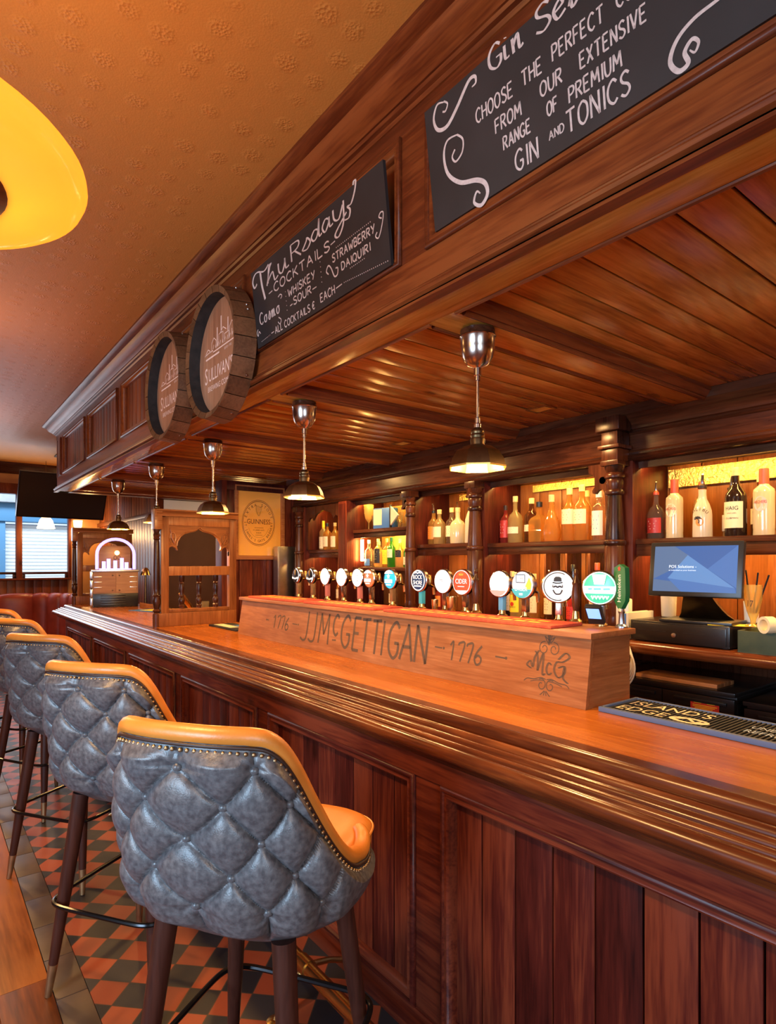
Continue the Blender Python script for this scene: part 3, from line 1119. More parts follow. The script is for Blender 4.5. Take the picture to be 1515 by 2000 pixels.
# ------------------------------------------------------------------ the canopy over the bar
CE = 7.78
can = empty('bar_canopy', (2.0, 3.5, 2.41), 0, 'deep panelled timber canopy hanging from the ceiling over the bar', 'bar canopy')
CY = [1.47 + 1.19 * k for k in range(-3, 6)] + [7.62]
mb = MB()
mb.box(1.25, 1.29, -1.8, CE, 2.43, 2.575, 0.002)
mb.box(1.25, 1.29, -1.8, CE, 2.995, 3.10, 0.002)
for yk in CY:
    hw = 0.062 if yk < 7 else 0.10
    mb.box(1.25, 1.28, yk - hw, min(yk + hw, CE), 2.575, 2.995, 0.002)
mb.box(1.282, 1.33, -1.8, CE, 2.43, CEIL - 0.002)
mb.build('fascia_frame', 'canopy_y', can, world=True)
crown = [(1.26, 3.05), (1.245, 3.052), (1.238, 3.062), (1.226, 3.066), (1.220, 3.074), (1.214, 3.075), (1.206, 3.082), (1.190, 3.088),
         (1.172, 3.098), (1.158, 3.112), (1.148, 3.126), (1.140, 3.128), (1.130, 3.130), (1.112, 3.136), (1.104, 3.144), (1.102, 3.154), (1.26, 3.154)]
MB().prism(crown, 'y', -1.8, CE + 0.02).build('crown_moulding', 'canopy_y', can, world=True, ang=28)
bead = [(1.26, 2.475), (1.243, 2.474), (1.236, 2.466), (1.238, 2.458), (1.228, 2.456), (1.219, 2.446), (1.221, 2.436), (1.231, 2.430), (1.231, 2.424), (1.222, 2.420), (1.222, 2.411), (1.26, 2.411)]
MB().prism(bead, 'y', -1.8, CE + 0.015).build('bead_moulding', 'canopy_y', can, world=True, ang=28)
for a, b in zip(CY[:-1], CY[1:]):
    y0, y1 = a + 0.062, b - (0.062 if b < 7.5 else 0.10)
    mb = MB()
    n = max(1, round((y1 - y0 - 0.04) / 0.105))
    w = (y1 - y0 - 0.04) / n
    for k in range(n):
        mb.box(1.272, 1.284, y0 + 0.02 + k * w + 0.002, y0 + 0.02 + (k + 1) * w - 0.002, 2.58, 2.99, 0.003)
    P = mb.build('panel', 'canopy_z', can, world=True)
    mb = panel_frame(MB(), fX(1.25), -y1, -y0, 2.575, 2.995, [(0, 0), (0, 0.010), (0.006, 0.014), (0.014, 0.013), (0.018, 0.007), (0.026, 0.010), (0.034, 0.004), (0.042, -0.010), (0.042, -0.022)])
    mb.build('panel_moulding', 'canopy_y', P, world=True, ang=60)
# soffit: margin board, cross beams, and boarding set back between them
mb = MB()
mb.box(1.231, 1.366, -1.8, CE, 2.412, 2.44, 0.002)
mb.build('soffit_margin', 'soffit_y', can, world=True)
mb = MB()
mb.box(1.25, 3.2, CE - 0.16, CE, 2.412, 2.474, 0.002)
mb.box(1.25, 3.2, CE - 0.03, CE, 2.42, CEIL - 0.002, 0.002)
mb.build('end_board', 'canopy_x', can, world=True)
SY = [1.47 + 1.19 * k for k in range(-3, 6)]
for yk in SY:
    mb = MB()
    mb.box(1.366, 3.055, yk - 0.064, yk + 0.064, 2.412, 2.464, 0.002)
    B_ = mb.build('soffit_beam', 'soffit_x', can, world=True, ang=28)
    mb = MB()
    for sg in (-1, 1):
        e = yk + sg * 0.064
        mb.prism([(e, 2.416), (e + sg * 0.004, 2.408), (e + sg * 0.012, 2.406), (e + sg * 0.018, 2.412), (e + sg * 0.020, 2.419), (e + sg * 0.027, 2.419), (e + sg * 0.032, 2.427), (e + sg * 0.044, 2.446), (e + sg * 0.050, 2.448), (e + sg * 0.050, 2.464), (e, 2.464)], 'x', 1.40, 3.06)
    mb.build('beam_moulding', 'canopy_x', B_, world=True, ang=28)
SB = [-1.8] + SY + [CE - 0.16]
for a, b in zip(SB[:-1], SB[1:]):
    y0, y1 = a + 0.06, b - 0.06
    if y1 - y0 < 0.2:
        continue
    mb = MB()
    n = max(1, round((y1 - y0) / 0.128))
    w = (y1 - y0) / n
    for k in range(n):
        mb.box(1.36, 3.055, y0 + k * w + 0.0035, y0 + (k + 1) * w - 0.0035, 2.463, 2.474, 0.004)
    P = mb.build('soffit_boarding', 'soffit_x', can, world=True, ang=28)
    mb = MB().prism([(1.366, 2.416), (1.370, 2.408), (1.378, 2.406), (1.384, 2.412), (1.386, 2.419), (1.393, 2.419), (1.398, 2.427), (1.410, 2.446), (1.416, 2.448), (1.416, 2.464), (1.366, 2.464)], 'y', y0, y1)
    mb.build('edge_moulding', 'canopy_y', P, world=True, ang=28)
MB().box(1.33, 3.05, -1.8, CE - 0.03, 2.476, 2.50).build('soffit_deck', 'dark_x', can, world=True)

# ------------------------------------------------------------------ back bar
bb = empty('back_bar', (3.2, 2.5, 0), 0, 'dark carved back bar with turned columns and lit bottle shelves', 'back bar')
cr_ = [(3.56, 2.50), (3.06, 2.50), (3.06, 2.418), (3.072, 2.412), (3.078, 2.40), (3.095, 2.392), (3.118, 2.375), (3.126, 2.355), (3.128, 2.345), (3.142, 2.34), (3.146, 2.325),
       (3.155, 2.318), (3.158, 2.232), (3.148, 2.228), (3.138, 2.218), (3.14, 2.206), (3.128, 2.20), (3.122, 2.188), (3.128, 2.176), (3.14, 2.172), (3.20, 2.170), (3.205, 2.135), (3.225, 2.135), (3.225, 2.175), (3.56, 2.175)]
MB().prism(cr_, 'y', -1.8, 5.675).build('cornice', 'dark_y', bb, world=True, ang=50)
mb = MB()
planks(mb, 'y', -1.8, 5.6, 0.19, 1.18, 2.18, 3.53, 3.55)
mb.build('back_boarding', 'oakdark_z', bb, world=True)
cn = [(2.80, 1.155), (2.785, 1.165), (2.777, 1.18), (2.777, 1.192), (2.785, 1.205), (2.80, 1.212), (3.55, 1.212), (3.55, 1.155)]
MB().prism(cn, 'y', -1.8, 5.6).build('counter', 'nosing', bb, world=True, ang=60)
mb = MB()
mb.box(3.42, 3.46, -1.8, 5.6, 0.0, 1.155)
mb.box(2.86, 3.44, 1.86, 5.6, 0.0, 1.02)
mb.build('base_cabinet', 'dark_z', bb, world=True)
mb = MB()
planks(mb, 'y', 1.87, 5.5, 0.24, 0.05, 1.0, 2.84, 2.86)
mb.build('cabinet_front', 'dark_z', bb, world=True)
def shelf(x0, x1, y0, y1, z, t=0.03):
    MB().box(x0, x1, y0, y1, z - t, z, 0.004).build('shelf', 'dark_y', bb, world=True)
shelf(3.17, 3.53, -1.8, 1.815, 1.735)
shelf(3.17, 3.53, 1.95, 2.93, 1.74)
shelf(3.17, 3.53, 3.03, 3.695, 1.75)
shelf(3.17, 3.53, 3.775, 4.60, 1.905)
shelf(3.17, 3.53, 3.775, 4.60, 1.565)
shelf(3.17, 3.53, 4.74, 5.40, 1.735)
mb = MB()
mb.box(3.18, 3.20, -1.8, 1.815, 1.64, 1.705, 0.003)
mb.box(3.18, 3.20, 1.95, 2.93, 1.66, 1.71, 0.003)
mb.box(3.18, 3.20, 3.03, 3.695, 1.66, 1.72, 0.003)
mb.box(3.18, 3.20, 3.775, 4.60, 1.83, 1.875, 0.003)
mb.box(3.18, 3.20, 4.74, 5.40, 1.655, 1.705, 0.003)
mb.build('shelf_apron', 'dark_y', bb, world=True)
# uprights between the bays
for y0, y1, x0 in ((1.815, 1.95, 3.14), (2.93, 3.03, 3.14), (3.695, 3.775, 3.14), (4.60, 4.74, 3.10), (5.40, 5.56, 3.12)):
    mb = MB().box(x0, 3.53, y0, y1, 1.212, 2.175, 0.004)
    if x0 == 3.10:
        mb.prism([(y0 + 0.02, 1.3), (y0 + 0.02, 2.15), (y1 - 0.02, 2.15), (y1 - 0.02, 1.3)], 'x', 3.092, 3.10)
    mb.build('upright', 'mahog_z', bb, world=True)
for y in (2.245, 2.418, 2.587):
    MB().box(3.37, 3.53, y - 0.008, y + 0.008, 1.212, 1.688, 0.002).build('divider', 'dark_z', bb, world=True)
# turned columns
colp = [(0.062, 0.0), (0.062, 0.03), (0.05, 0.04), (0.057, 0.06), (0.048, 0.085), (0.05, 0.10), (0.055, 0.30), (0.054, 0.48), (0.052, 0.485), (0.060, 0.492), (0.062, 0.502), (0.060, 0.512), (0.050, 0.518), (0.051, 0.53),
        (0.046, 0.62), (0.039, 0.74), (0.038, 0.765), (0.050, 0.772), (0.053, 0.782), (0.050, 0.792), (0.043, 0.80), (0.048, 0.822), (0.050, 0.845), (0.044, 0.858), (0.054, 0.864), (0.056, 0.874), (0.052, 0.886), (0.042, 0.894), (0.050, 0.91), (0.055, 0.93)]
MBc = MB().lathe([(r, z + 1.212) for r, z in colp], (3.075, 1.885, 0), 24)
MBc.box(3.015, 3.14, 1.83, 1.94, 2.142, 2.17, 0.004)
MBc.box(3.02, 3.14, 1.835, 1.935, 2.17, 2.235, 0.006)
MBc.box(3.005, 3.14, 1.82, 1.95, 2.235, 2.255, 0.004)
MBc.box(3.02, 3.14, 1.835, 1.935, 2.255, 2.33, 0.006)
MBc.box(2.995, 3.14, 1.812, 1.958, 2.33, 2.41, 0.008)
MBc.build('column', 'dark_z', bb, world=True, ang=40)
for yk, rs, s in ((2.98, 1.0, 0.985), (3.685, 0.8, 0.985), (5.46, 0.85, 0.985)):
    MBc = MB().lathe([(r * rs, 1.212 + z * s) for r, z in colp], (3.095, yk, 0), 20)
    MBc.box(3.04, 3.14, yk - 0.05, yk + 0.05, 2.125, 2.172, 0.004)
    MBc.build('column', 'dark_z', bb, world=True, ang=40)
# fretted brackets on the left of the columns: curved cut-out and a round eye
def bracket(yc, sc=1.0):
    def f(u, v, n):
        return (3.12 + n, yc + u * sc, 2.172 + v * sc)
    out = [(0.035, 0.0), (0.19, 0.0), (0.19, -0.045), (0.165, -0.055), (0.150, -0.075), (0.150, -0.13), (0.165, -0.15), (0.162, -0.165), (0.145, -0.170), (0.125, -0.15), (0.11, -0.145), (0.095, -0.15), (0.085, -0.17), (0.08, -0.22), (0.078, -0.29), (0.068, -0.33), (0.045, -0.35), (0.035, -0.352)]
    mb = MB()
    hole = [(0.098 + 0.021 * cos(2 * pi * k / 18), -0.095 + 0.021 * sin(2 * pi * k / 18)) for k in range(18)]
    # bridge the eye into the outline so that the plate is one face with a real hole through it
    k0 = max(range(len(out)), key=lambda i: -abs(out[i][0] - 0.19) - abs(out[i][1] + 0.0))
    poly = out[:k0 + 1] + [hole[(4 - j) % 18] for j in range(19)] + [out[k0]] + out[k0 + 1:]
    A = [mb.bm.verts.new(f(u, v, -0.012)) for u, v in poly]
    B = [mb.bm.verts.new(f(u, v, 0.012)) for u, v in poly]
    n = len(poly)
    for i in range(n):
        mb._f((A[i], A[(i + 1) % n], B[(i + 1) % n], B[i]))
    mb._f(list(reversed(A)))
    mb._f(B)
    bmesh.ops.remove_doubles(mb.bm, verts=mb.bm.verts, dist=1e-5)
    mb.build('bracket', 'dark_z', bb, world=True)
bracket(1.885, 1.0)
bracket(2.98, 0.62)
bracket(3.685, 0.8)
# small arched cabinet front in the last bay
mb = MB()
def fb(u, v, n):
    return (3.15 + n, u, v)
arch = [(4.74, 1.735), (4.74, 2.17), (5.40, 2.17), (5.40, 1.735), (5.36, 1.735), (5.36, 2.02), (5.34, 2.045), (5.30, 2.06), (5.27, 2.05), (5.26, 2.03), (5.235, 2.06), (5.2, 2.09), (5.12, 2.11), (5.07, 2.125),
        (5.02, 2.11), (4.94, 2.09), (4.905, 2.06), (4.88, 2.03), (4.87, 2.05), (4.84, 2.06), (4.80, 2.045), (4.78, 2.02), (4.78, 1.735)]
mb.plate(arch, fb, -0.01, 0.01)
mb.build('arched_front', 'dark_z', bb, world=True)
MB().box(3.50, 3.528, 3.78, 4.595, 1.57, 2.13).build('gilded_backing', 'gilt', bb, world=True)
M['led_foil'] = noisy('crumpled_gold_foil', (0.95, 0.62, 0.14), (1.0, 0.72, 0.20), 30, 0.3, 0.8, bump=0.9, bscale=60)
MB().box(3.505, 3.525, -1.8, 1.80, 2.045, 2.150).build('foil_backing', 'led_foil', bb, world=True)
for a, b in ((2.0, 2.80), (3.05, 3.55)):  # bands added to stand for the brightly lit strip of back wall
    MB().box(3.505, 3.525, a, b, 2.112, 2.160).build('foil_backing', 'led_foil', bb, world=True)

# LED strips lighting the shelves
def led(y0, y1, x, z, label, vertical=False):
    mb = MB()
    if vertical:
        mb.box(x - 0.012, x + 0.012, y0, y0 + 0.02, z, z + 0.20, 0.003)
    else:
        mb.box(x - 0.014, x + 0.014, y0, y1, z, z + 0.012)
    o = mb.build('led_strip', 'led_low' if z < 2 else 'led')
    tag(o, label, 'light strip', 'warm light strips over the back bar shelves')
led(-1.8, 1.79, 3.255, 2.155, 'glowing warm light strip over the shelf right of the tall turned column')
led(1.97, 2.91, 3.255, 2.155, 'glowing warm light strip over the whiskey shelf left of the tall turned column')
led(3.05, 3.62, 3.255, 2.155, 'short glowing light strip over the narrow shelf between two turned columns')
led(3.79, 4.58, 3.255, 2.155, 'warm light strip hidden above the glasses shelf with gilded back')
led(3.79, 4.58, 3.26, 1.855, 'warm light strip under the glasses shelf, above the green bottle')
led(4.76, 5.38, 3.30, 2.155, 'dim light strip inside the small arched cabinet by the framed poster')
led(4.54, 4.56, 3.24, 1.62, 'bright upright lamp tube beside the lower gilded shelf', True)
led(-1.8, 1.79, 3.30, 1.69, 'hidden light strip below the shelf behind the till screen')
led(3.05, 3.62, 3.30, 1.70, 'light strip below the narrow shelf between two turned columns')
led(1.97, 2.91, 3.30, 1.695, 'light strip below the whiskey shelf, above the pigeonholes')
led(4.76, 5.38, 3.30, 1.69, 'light strip below the small arched cabinet')

# fridges under the counter
def fridge(y0, y1, x0, z1, label):
    t = empty('bar_fridge', (x0 + 0.25, (y0 + y1) / 2, 0), 0, label, 'fridge', 'under-counter bar fridges')
    mb = MB().box(x0 + 0.03, 3.40, y0, y1, 0.0, z1, 0.006)
    mb.build('body', 'blackm', t, world=True)
    MB().box(x0 - 0.005, 3.41, y0 - 0.004, y1 + 0.004, z1, z1 + 0.02, 0.004).build('top_panel', 'blackm', t, world=True)
    ym = (y0 + y1) / 2
    for a, b in ((y0, ym - 0.002), (ym + 0.002, y1)):
        mb = MB()
        f = fX(x0 + 0.03)
        mb.box(x0, x0 + 0.028, a, b, 0.02, 0.08, 0.003)
        mb.box(x0, x0 + 0.028, a, b, z1 - 0.07, z1 - 0.012, 0.003)
        mb.box(x0, x0 + 0.028, a, a + 0.055, 0.08, z1 - 0.07, 0.003)
        mb.box(x0, x0 + 0.028, b - 0.055, b, 0.08, z1 - 0.07, 0.003)
        d = mb.build('door', 'blackm', t, world=True)
        MB().box(x0 + 0.014, x0 + 0.018, a + 0.055, b - 0.055, 0.08, z1 - 0.07).build('door_glass', 'g_brown', d, world=True)
        MB().box(x0 - 0.012, x0, a + 0.03, b - 0.06, z1 - 0.045, z1 - 0.028, 0.004).build('handle', 'black', d, world=True)
    return t
fridge(1.17, 1.83, 2.86, 1.0, 'black double-door bar fridge with a red notice, under the till')
fridge(0.42, 1.13, 2.86, 0.975, 'black bar fridge to the right of the one with the red notice')
st = empty('notice_sticker', (2.858, 1.295, 0.93), 0, 'red rectangular notice stuck on the black fridge front', 'notice')
MB().plate([(-1.36, 0.912), (-1.232, 0.912), (-1.232, 0.965), (-1.36, 0.965)], fX(2.856), 0, 0.002).build('sheet', 'red', st, world=True)
mb = MB()
for v, a, b in ((0.955, -1.345, -1.31), (0.955, -1.285, -1.25), (0.943, -1.35, -1.24), (0.936, -1.35, -1.25), (0.929, -1.34, -1.26), (0.922, -1.32, -1.27)):
    mb.ribbon([(a, v), (b, v)], 0.003 if v < 0.95 else 0.006, fX(2.856), 0.0028, smooth=False)
mb.build('printed_lines', 'yellow', st, world=True)

cb = MB()
for k in range(5):
    cb.box(2.90 + k * 0.036, 2.935 + k * 0.036, 1.26, 1.66, 1.0205, 1.04, 0.003)
tag(cb.build('chopping_board', 'oak_y'), 'striped wooden chopping board lying on top of the black fridge', 'chopping board')
mb = MB()
for k in range(5):
    mb.tube([(2.765 - 0.004 * k, 1.66 - 0.055 * cos(a) * (1 + 0.12 * k), 1.135 - 0.012 * k + 0.085 * sin(a) * (1 + 0.05 * k)) for a in [2 * pi * i / 28 for i in range(28)]], 0.0045, 6, closed=True)
tag(mb.build('coiled_cable', 'paper'), 'coil of cream cable hanging over the end of the back counter', 'cable')

# ------------------------------------------------------------------ bottles and glasses
def arc_label(mb, r, z0, z1, half=60, seg=10, off=0.0008):
    rows = []
    for z in (z0, z1):
        rows.append([((r + off) * sin(R(-half + 2 * half * i / seg)), -(r + off) * cos(R(-half + 2 * half * i / seg)), z) for i in range(seg + 1)])
    mb.grid(rows)
    return mb
def wrap(r, off=0.0016):
    return lambda u, v, n: ((r + off) * sin(u / r), -(r + off) * cos(u / r), v)

PROF = {
 'round': lambda r, h: [(r * .9, 0), (r, .006), (r, h * .56), (r * .93, h * .62), (r * .6, h * .69), (r * .38, h * .74), (r * .34, h * .80), (r * .34, h * .90)],
 'tall': lambda r, h: [(r * .9, 0), (r, .006), (r, h * .60), (r * .88, h * .66), (r * .5, h * .73), (r * .36, h * .78), (r * .34, h * .90)],
 'squat': lambda r, h: [(r * .94, 0), (r * 1.0, .008), (r * 1.02, h * .30), (r, h * .52), (r * .8, h * .60), (r * .36, h * .67), (r * .30, h * .72), (r * .30, h * .88)],
 'pear': lambda r, h: [(r * .85, 0), (r, h * .10), (r * 1.02, h * .22), (r * .85, h * .42), (r * .5, h * .60), (r * .32, h * .70), (r * .30, h * .88)],
 'bell': lambda r, h: [(r * .95, 0), (r, .008), (r * .97, h * .40), (r * .93, h * .48), (r * .70, h * .60), (r * .46, h * .68), (r * .40, h * .76), (r * .40, h * .86)],
 'shoulder': lambda r, h: [(r * .95, 0), (r, .006), (r * .98, h * .10), (r, h * .12), (r, h * .64), (r * .95, h * .69), (r * .55, h * .745), (r * .42, h * .77), (r * .42, h * .90)],
}
def bottle(x, y, z, r, h, shape, glassm, look, where, labelm=None, lz=(0.18, 0.46), capm='black', pour=False, square=False, words=None, group=None, ink='inkblack', cap_h=0.09, extra=None, rz=-90):
    if z in (1.74, 1.75) and r < 0.052:
        r *= 1.12
    t = empty('bottle', (x, y, z + 0.0005), R(rz), look + ' ' + where, 'bottle', group)
    pr = PROF[shape](r, h)
    seg = 20
    ph = 0
    if square:
        seg, ph = 4, pi / 4
        pr = [(a * (1.25 if b < h * 0.66 else 1.1), b) for a, b in pr]
    MB().lathe(pr, (0, 0, 0), seg, ph=ph).build('glass_body', glassm, t, ang=50)
    nr = pr[-1][0]
    if labelm:
        mb = MB()
        if square:
            w = r * 0.80
            mb.plate([(-w, h * lz[0]), (w, h * lz[0]), (w, h * lz[1]), (-w, h * lz[1])], fL, r * 0.90, r * 0.90 + 0.001)
        else:
            arc_label(mb, r * 1.02, h * lz[0], h * lz[1])
        lb = mb.build('label', labelm, t)
        mb = MB()
        f = (lambda u, v, n: (u, -(r * 0.90 + 0.0018), v)) if square else wrap(r * 1.02)
        zc, dz = h * (lz[0] + lz[1]) / 2, h * (lz[1] - lz[0])
        if words:
            for wd_, sz, vy, xs in words:
                mb.text(wd_, sz, f, 0, xs, at=(0, zc + vy * dz))
        else:
            for k, wv in ((0.28, 0.9), (0.12, 0.5), (-0.05, 0.7), (-0.22, 0.5)):
                mb.ribbon([(-r * 0.55 * wv, zc + dz * k), (r * 0.55 * wv, zc + dz * k)], dz * 0.05 if k < 0.2 else dz * 0.11, f, 0, smooth=False)
        mb.build('print', ink, lb)
    mb = MB()
    if pour:
        mb.lathe([(nr * 1.15, h * .88), (nr * 1.15, h * .93), (nr * .7, h * .95), (nr * .5, h * .97)], (0, 0, 0), 14)
        c = mb.build('stopper', capm, t)
        MB().tube([(0, 0, h * .96), (0, -0.002, h * 1.02), (0.006, -0.012, h * 1.09), (0.012, -0.022, h * 1.13)], [nr * .45, nr * .42, nr * .36, nr * .32], 8).build('spout', 'steel', c)
    else:
        mb.lathe([(nr * 1.12, h * (1 - cap_h) - 0.01), (nr * 1.12, h * .995), (nr * 1.02, h)], (0, 0, 0), 16)
        mb.build('cap', capm, t)
    if extra:
        extra(t, r, h)
    return t

RS = 'on the shelf above the till'
def archers(t, r, h):
    mb = MB()
    f = wrap(r)
    mb.face([(0.031 * cos(2 * pi * k / 28), h * .47 + 0.036 * sin(2 * pi * k / 28)) for k in range(28)], f, 0)
    d = mb.build('roundel', M['steel_l'], t)
    MB().text('ARCHERS', 0.021, wrap(r, 0.0026), 0, 0.62, at=(0, h * .475)).build('print', 'red', d)
M['steel_l'] = mat('silver_label', (0.62, 0.56, 0.50), 0.3, 0.55)
def malibu(t, r, h):
    mb = MB()
    f = wrap(r * 0.985)
    mb.arctext('MALIBU', 0.024, f, 0, (0, h * .30), 0.052, pi / 2, 0.30)
    mb.ribbon([(0.0, h * .25), (0.004, h * .29), (-0.004, h * .34)], 0.004, f, 0)
    for a in (0, 40, 80, 120, 160, 200):
        mb.ribbon([(-0.004, h * .34), (-0.004 + 0.012 * cos(R(a)), h * .34 + 0.010 * sin(R(a))), (-0.004 + 0.02 * cos(R(a)), h * .335 + 0.008 * sin(R(a)))], 0.005, f, 0)
    mb.build('print', 'inkblack', t)
    mb = MB()
    mb.face([(0.006 + 0.020 * cos(2 * pi * k / 24), h * .275 + 0.022 * sin(2 * pi * k / 24)) for k in range(24)], wrap(r * 0.985, 0.0008), 0)
    mb.build('sun_emblem', M['orange'], t)
M['orange'] = mat('orange_print', (0.75, 0.22, 0.03), 0.5)
M['cork'] = noisy('cork', (0.62, 0.42, 0.18), (0.74, 0.54, 0.26), 40, 0.8)
M['redcap'] = mat('red_cap', (0.62, 0.09, 0.04), 0.35)
X0 = 3.30
bottle(X0, 1.765, 1.735, 0.046, 0.285, 'squat', 'g_clear', 'square-shouldered clear bottle with red label and spout, leftmost', RS, 'red', (0.12, 0.42), 'redcap', True, ink='cream', cap_h=.1)
bottle(3.39, 1.715, 1.735, 0.040, 0.270, 'tall', 'g_amber', 'amber bottle with red collar and spout', 'behind the leftmost spirit bottle over the till', 'red', (0.2, 0.45), 'redcap', True)
bottle(X0 - 0.02, 1.650, 1.735, 0.044, 0.325, 'shoulder', 'frost', 'frosted schnapps bottle with silver roundel', 'on the till shelf left of the palm tree bottle', None, capm='redcap', cap_h=.2, extra=archers)
bottle(3.40, 1.560, 1.735, 0.040, 0.315, 'tall', 'g_pale', 'clear red-capped bottle', 'in the back row left of the palm tree bottle', 'cream', (0.15, 0.5), 'redcap', cap_h=.2)
bottle(X0 - 0.02, 1.500, 1.735, 0.048, 0.295, 'bell', 'milk', 'milk-white bottle with palm tree print and spout', RS, None, capm='brown_welt', pour=True, extra=malibu)
bottle(3.40, 1.405, 1.735, 0.042, 0.285, 'bell', 'g_pale', 'pale bottle with silver spout', 'in the back row right of the palm tree bottle', 'cream', (0.12, 0.42), 'brown_welt', True)
bottle(X0 - 0.02, 1.335, 1.735, 0.050, 0.350, 'round', 'g_dark', 'dark whisky bottle with a large white label', 'on the shelf above the till', 'cream', (0.12, 0.50), 'cork',
       words=[('HAIG', 0.028, 0.18, 0.95), ('GOLD LABEL', 0.008, 0.04, 1.0), ('CLUBMAN', 0.012, -0.16, 1.1)])
bottle(3.41, 1.270, 1.735, 0.042, 0.320, 'round', 'g_brown', 'brown bottle with tall cork stopper', 'in the back row right of the dark whisky bottle', 'cream', (0.2, 0.45), 'cork')
bottle(X0 - 0.02, 1.205, 1.735, 0.047, 0.330, 'shoulder', 'frost', 'frosted schnapps bottle with silver roundel', 'right of the dark white-labelled whisky bottle', None, capm='redcap', cap_h=.2, extra=archers)
bottle(3.38, 1.115, 1.735, 0.044, 0.315, 'tall', 'g_pale', 'pale bottle with red cap at the right edge', 'of the till shelf', 'cream', (0.15, 0.5), 'redcap', cap_h=.15)

MS = 'on the whiskey shelf left of the tall column'
bottle(3.30, 2.875, 1.74, 0.036, 0.270, 'tall', 'g_red', 'slim crimson bottle, leftmost', ''  + MS, 'red', (0.15, 0.60), 'brown_welt', ink='cream')
bottle(3.28, 2.770, 1.74, 0.052, 0.325, 'squat', 'g_pale', 'large corked pale bottle, second', ''  + MS, 'cream', (0.20, 0.34), 'cork')
bottle(3.32, 2.660, 1.74, 0.044, 0.305, 'round', 'g_brown', 'brown corked bottle, third', ''  + MS, 'cream', (0.25, 0.40), 'cork')
bottle(3.28, 2.565, 1.74, 0.050, 0.270, 'squat', 'g_amber', 'amber square decanter with black stopper', MS, None, capm='black', square=True)
bottle(3.26, 2.450, 1.74, 0.056, 0.305, 'pear', 'g_amber', 'pear-shaped amber bottle with round cork', MS, None, capm='cork', cap_h=.12)
bottle(3.30, 2.340, 1.74, 0.044, 0.340, 'round', 'g_amber', 'bottle with dark roundel on cream label', MS, 'cream', (0.32, 0.60), 'cork', ink='green')
bottle(3.28, 2.235, 1.74, 0.046, 0.350, 'round', 'g_amber', 'tallest bottle with cream label', MS, 'cream', (0.30, 0.56), 'cork')
bottle(3.42, 2.290, 1.74, 0.042, 0.330, 'round', 'g_pale', 'pale corked bottle', 'behind the two tallest whiskey bottles left of the turned column', 'cream', (0.3, 0.5), 'cork')
bottle(3.30, 2.128, 1.74, 0.038, 0.300, 'shoulder', 'g_clear', 'clear bottle with pale striped label', 'half hidden by the fretted column bracket', 'white', (0.10, 0.60), 'white', ink='blue')
bottle(3.40, 2.050, 1.74, 0.040, 0.280, 'round', 'g_amber', 'small amber bottle', 'rightmost ' + MS, 'cream', (0.2, 0.5), 'cork')

NS = 'on the narrow shelf between two turned columns'
bottle(3.30, 3.635, 1.75, 0.042, 0.290, 'round', 'g_amber', 'amber bottle with curved spout', 'leftmost ' + NS, 'orange', (0.15, 0.5), 'black', True)
bottle(3.27, 3.535, 1.75, 0.044, 0.275, 'round', 'g_pale', 'pale bottle with blue printed label', NS, 'cream', (0.2, 0.5), 'cork', ink='blue')
bottle(3.31, 3.435, 1.75, 0.042, 0.285, 'round', 'g_clear', 'clear bottle with cream label', 'in the middle ' + NS, 'cream', (0.2, 0.5), 'cork')
bottle(3.26, 3.318, 1.75, 0.058, 0.275, 'squat', 'frost', 'broad frosted bottle with short neck', NS, None, capm='cork')
bottle(3.30, 3.205, 1.75, 0.050, 0.370, 'bell', 'milk', 'tall milk-white bottle', 'behind the turned column, rightmost ' + NS, None, capm='cork')
bottle(3.44, 3.50, 1.75, 0.040, 0.300, 'round', 'g_amber', 'amber bottle with spout', 'in the back row ' + NS, 'cream', (0.2, 0.5), 'black', True)

# glasses and carton above, bottles below, in the gilded bay
def goblet(x, y, z, h, r, label, m='g_pale', stem=True):
    t = empty('glass', (x, y, z + 0.0005), 0, label, 'glass', None)
    if stem:
        pr = [(r * .8, 0), (r * .8, .003), (.006, .010), (.005, h * .28), (.012, h * .32), (r * .75, h * .45), (r * .95, h * .65), (r, h * .85), (r * 1.05, h), (r * 1.0, h), (r * .9, h * .65), (r * .68, h * .46), (.0, h * .36)]
    else:
        pr = [(r * .7, 0), (r * .75, .01), (r * .95, h * .6), (r, h), (r * .95, h), (r * .9, h * .6), (r * .65, .02), (0, .015)]
    MB().lathe(pr, (0, 0, 0), 20).build('bowl', m, t, ang=60)
    return t
goblet(3.29, 4.515, 1.905, 0.235, 0.046, 'tall stemmed beer glass, leftmost on the upper gilded shelf', 'g_pale')
goblet(3.30, 4.425, 1.905, 0.13, 0.034, 'small stemmed glass between beer glass and blue carton', 'g_clear')
ct = empty('bottle_carton', (3.30, 4.275, 1.9055), R(-80), 'blue and cream bottle carton on the upper gilded shelf', 'carton')
MB().box(-0.105, 0.105, -0.05, 0.05, 0, 0.185, 0.003).build('box', 'blue', ct)
MB().box(-0.10, 0.0, -0.0515, -0.05, 0.035, 0.175).build('front_label', 'cream', ct)
goblet(3.33, 4.115, 1.905, 0.14, 0.036, 'stemmed glass right of the blue carton', 'g_clear')
goblet(3.35, 4.02, 1.905, 0.11, 0.034, 'stemmed glass beside the small pointed frame on the gilded shelf', 'g_pale')
tr = empty('triangular_frame', (3.23, 4.035, 1.9055), R(-90), 'small black and cream triangular stand on the upper gilded shelf', 'stand')
MB().plate([(-0.075, 0.02), (-0.075, 0.19), (0.03, 0.105)], fL, -0.008, 0.008).build('panel', 'cream', tr)
MB().box(-0.085, -0.07, -0.01, 0.01, 0, 0.20, 0.002).build('post', 'black', tr)
goblet(3.30, 3.90, 1.905, 0.09, 0.036, 'low round tumbler at the right end of the upper gilded shelf', 'g_clear', False)
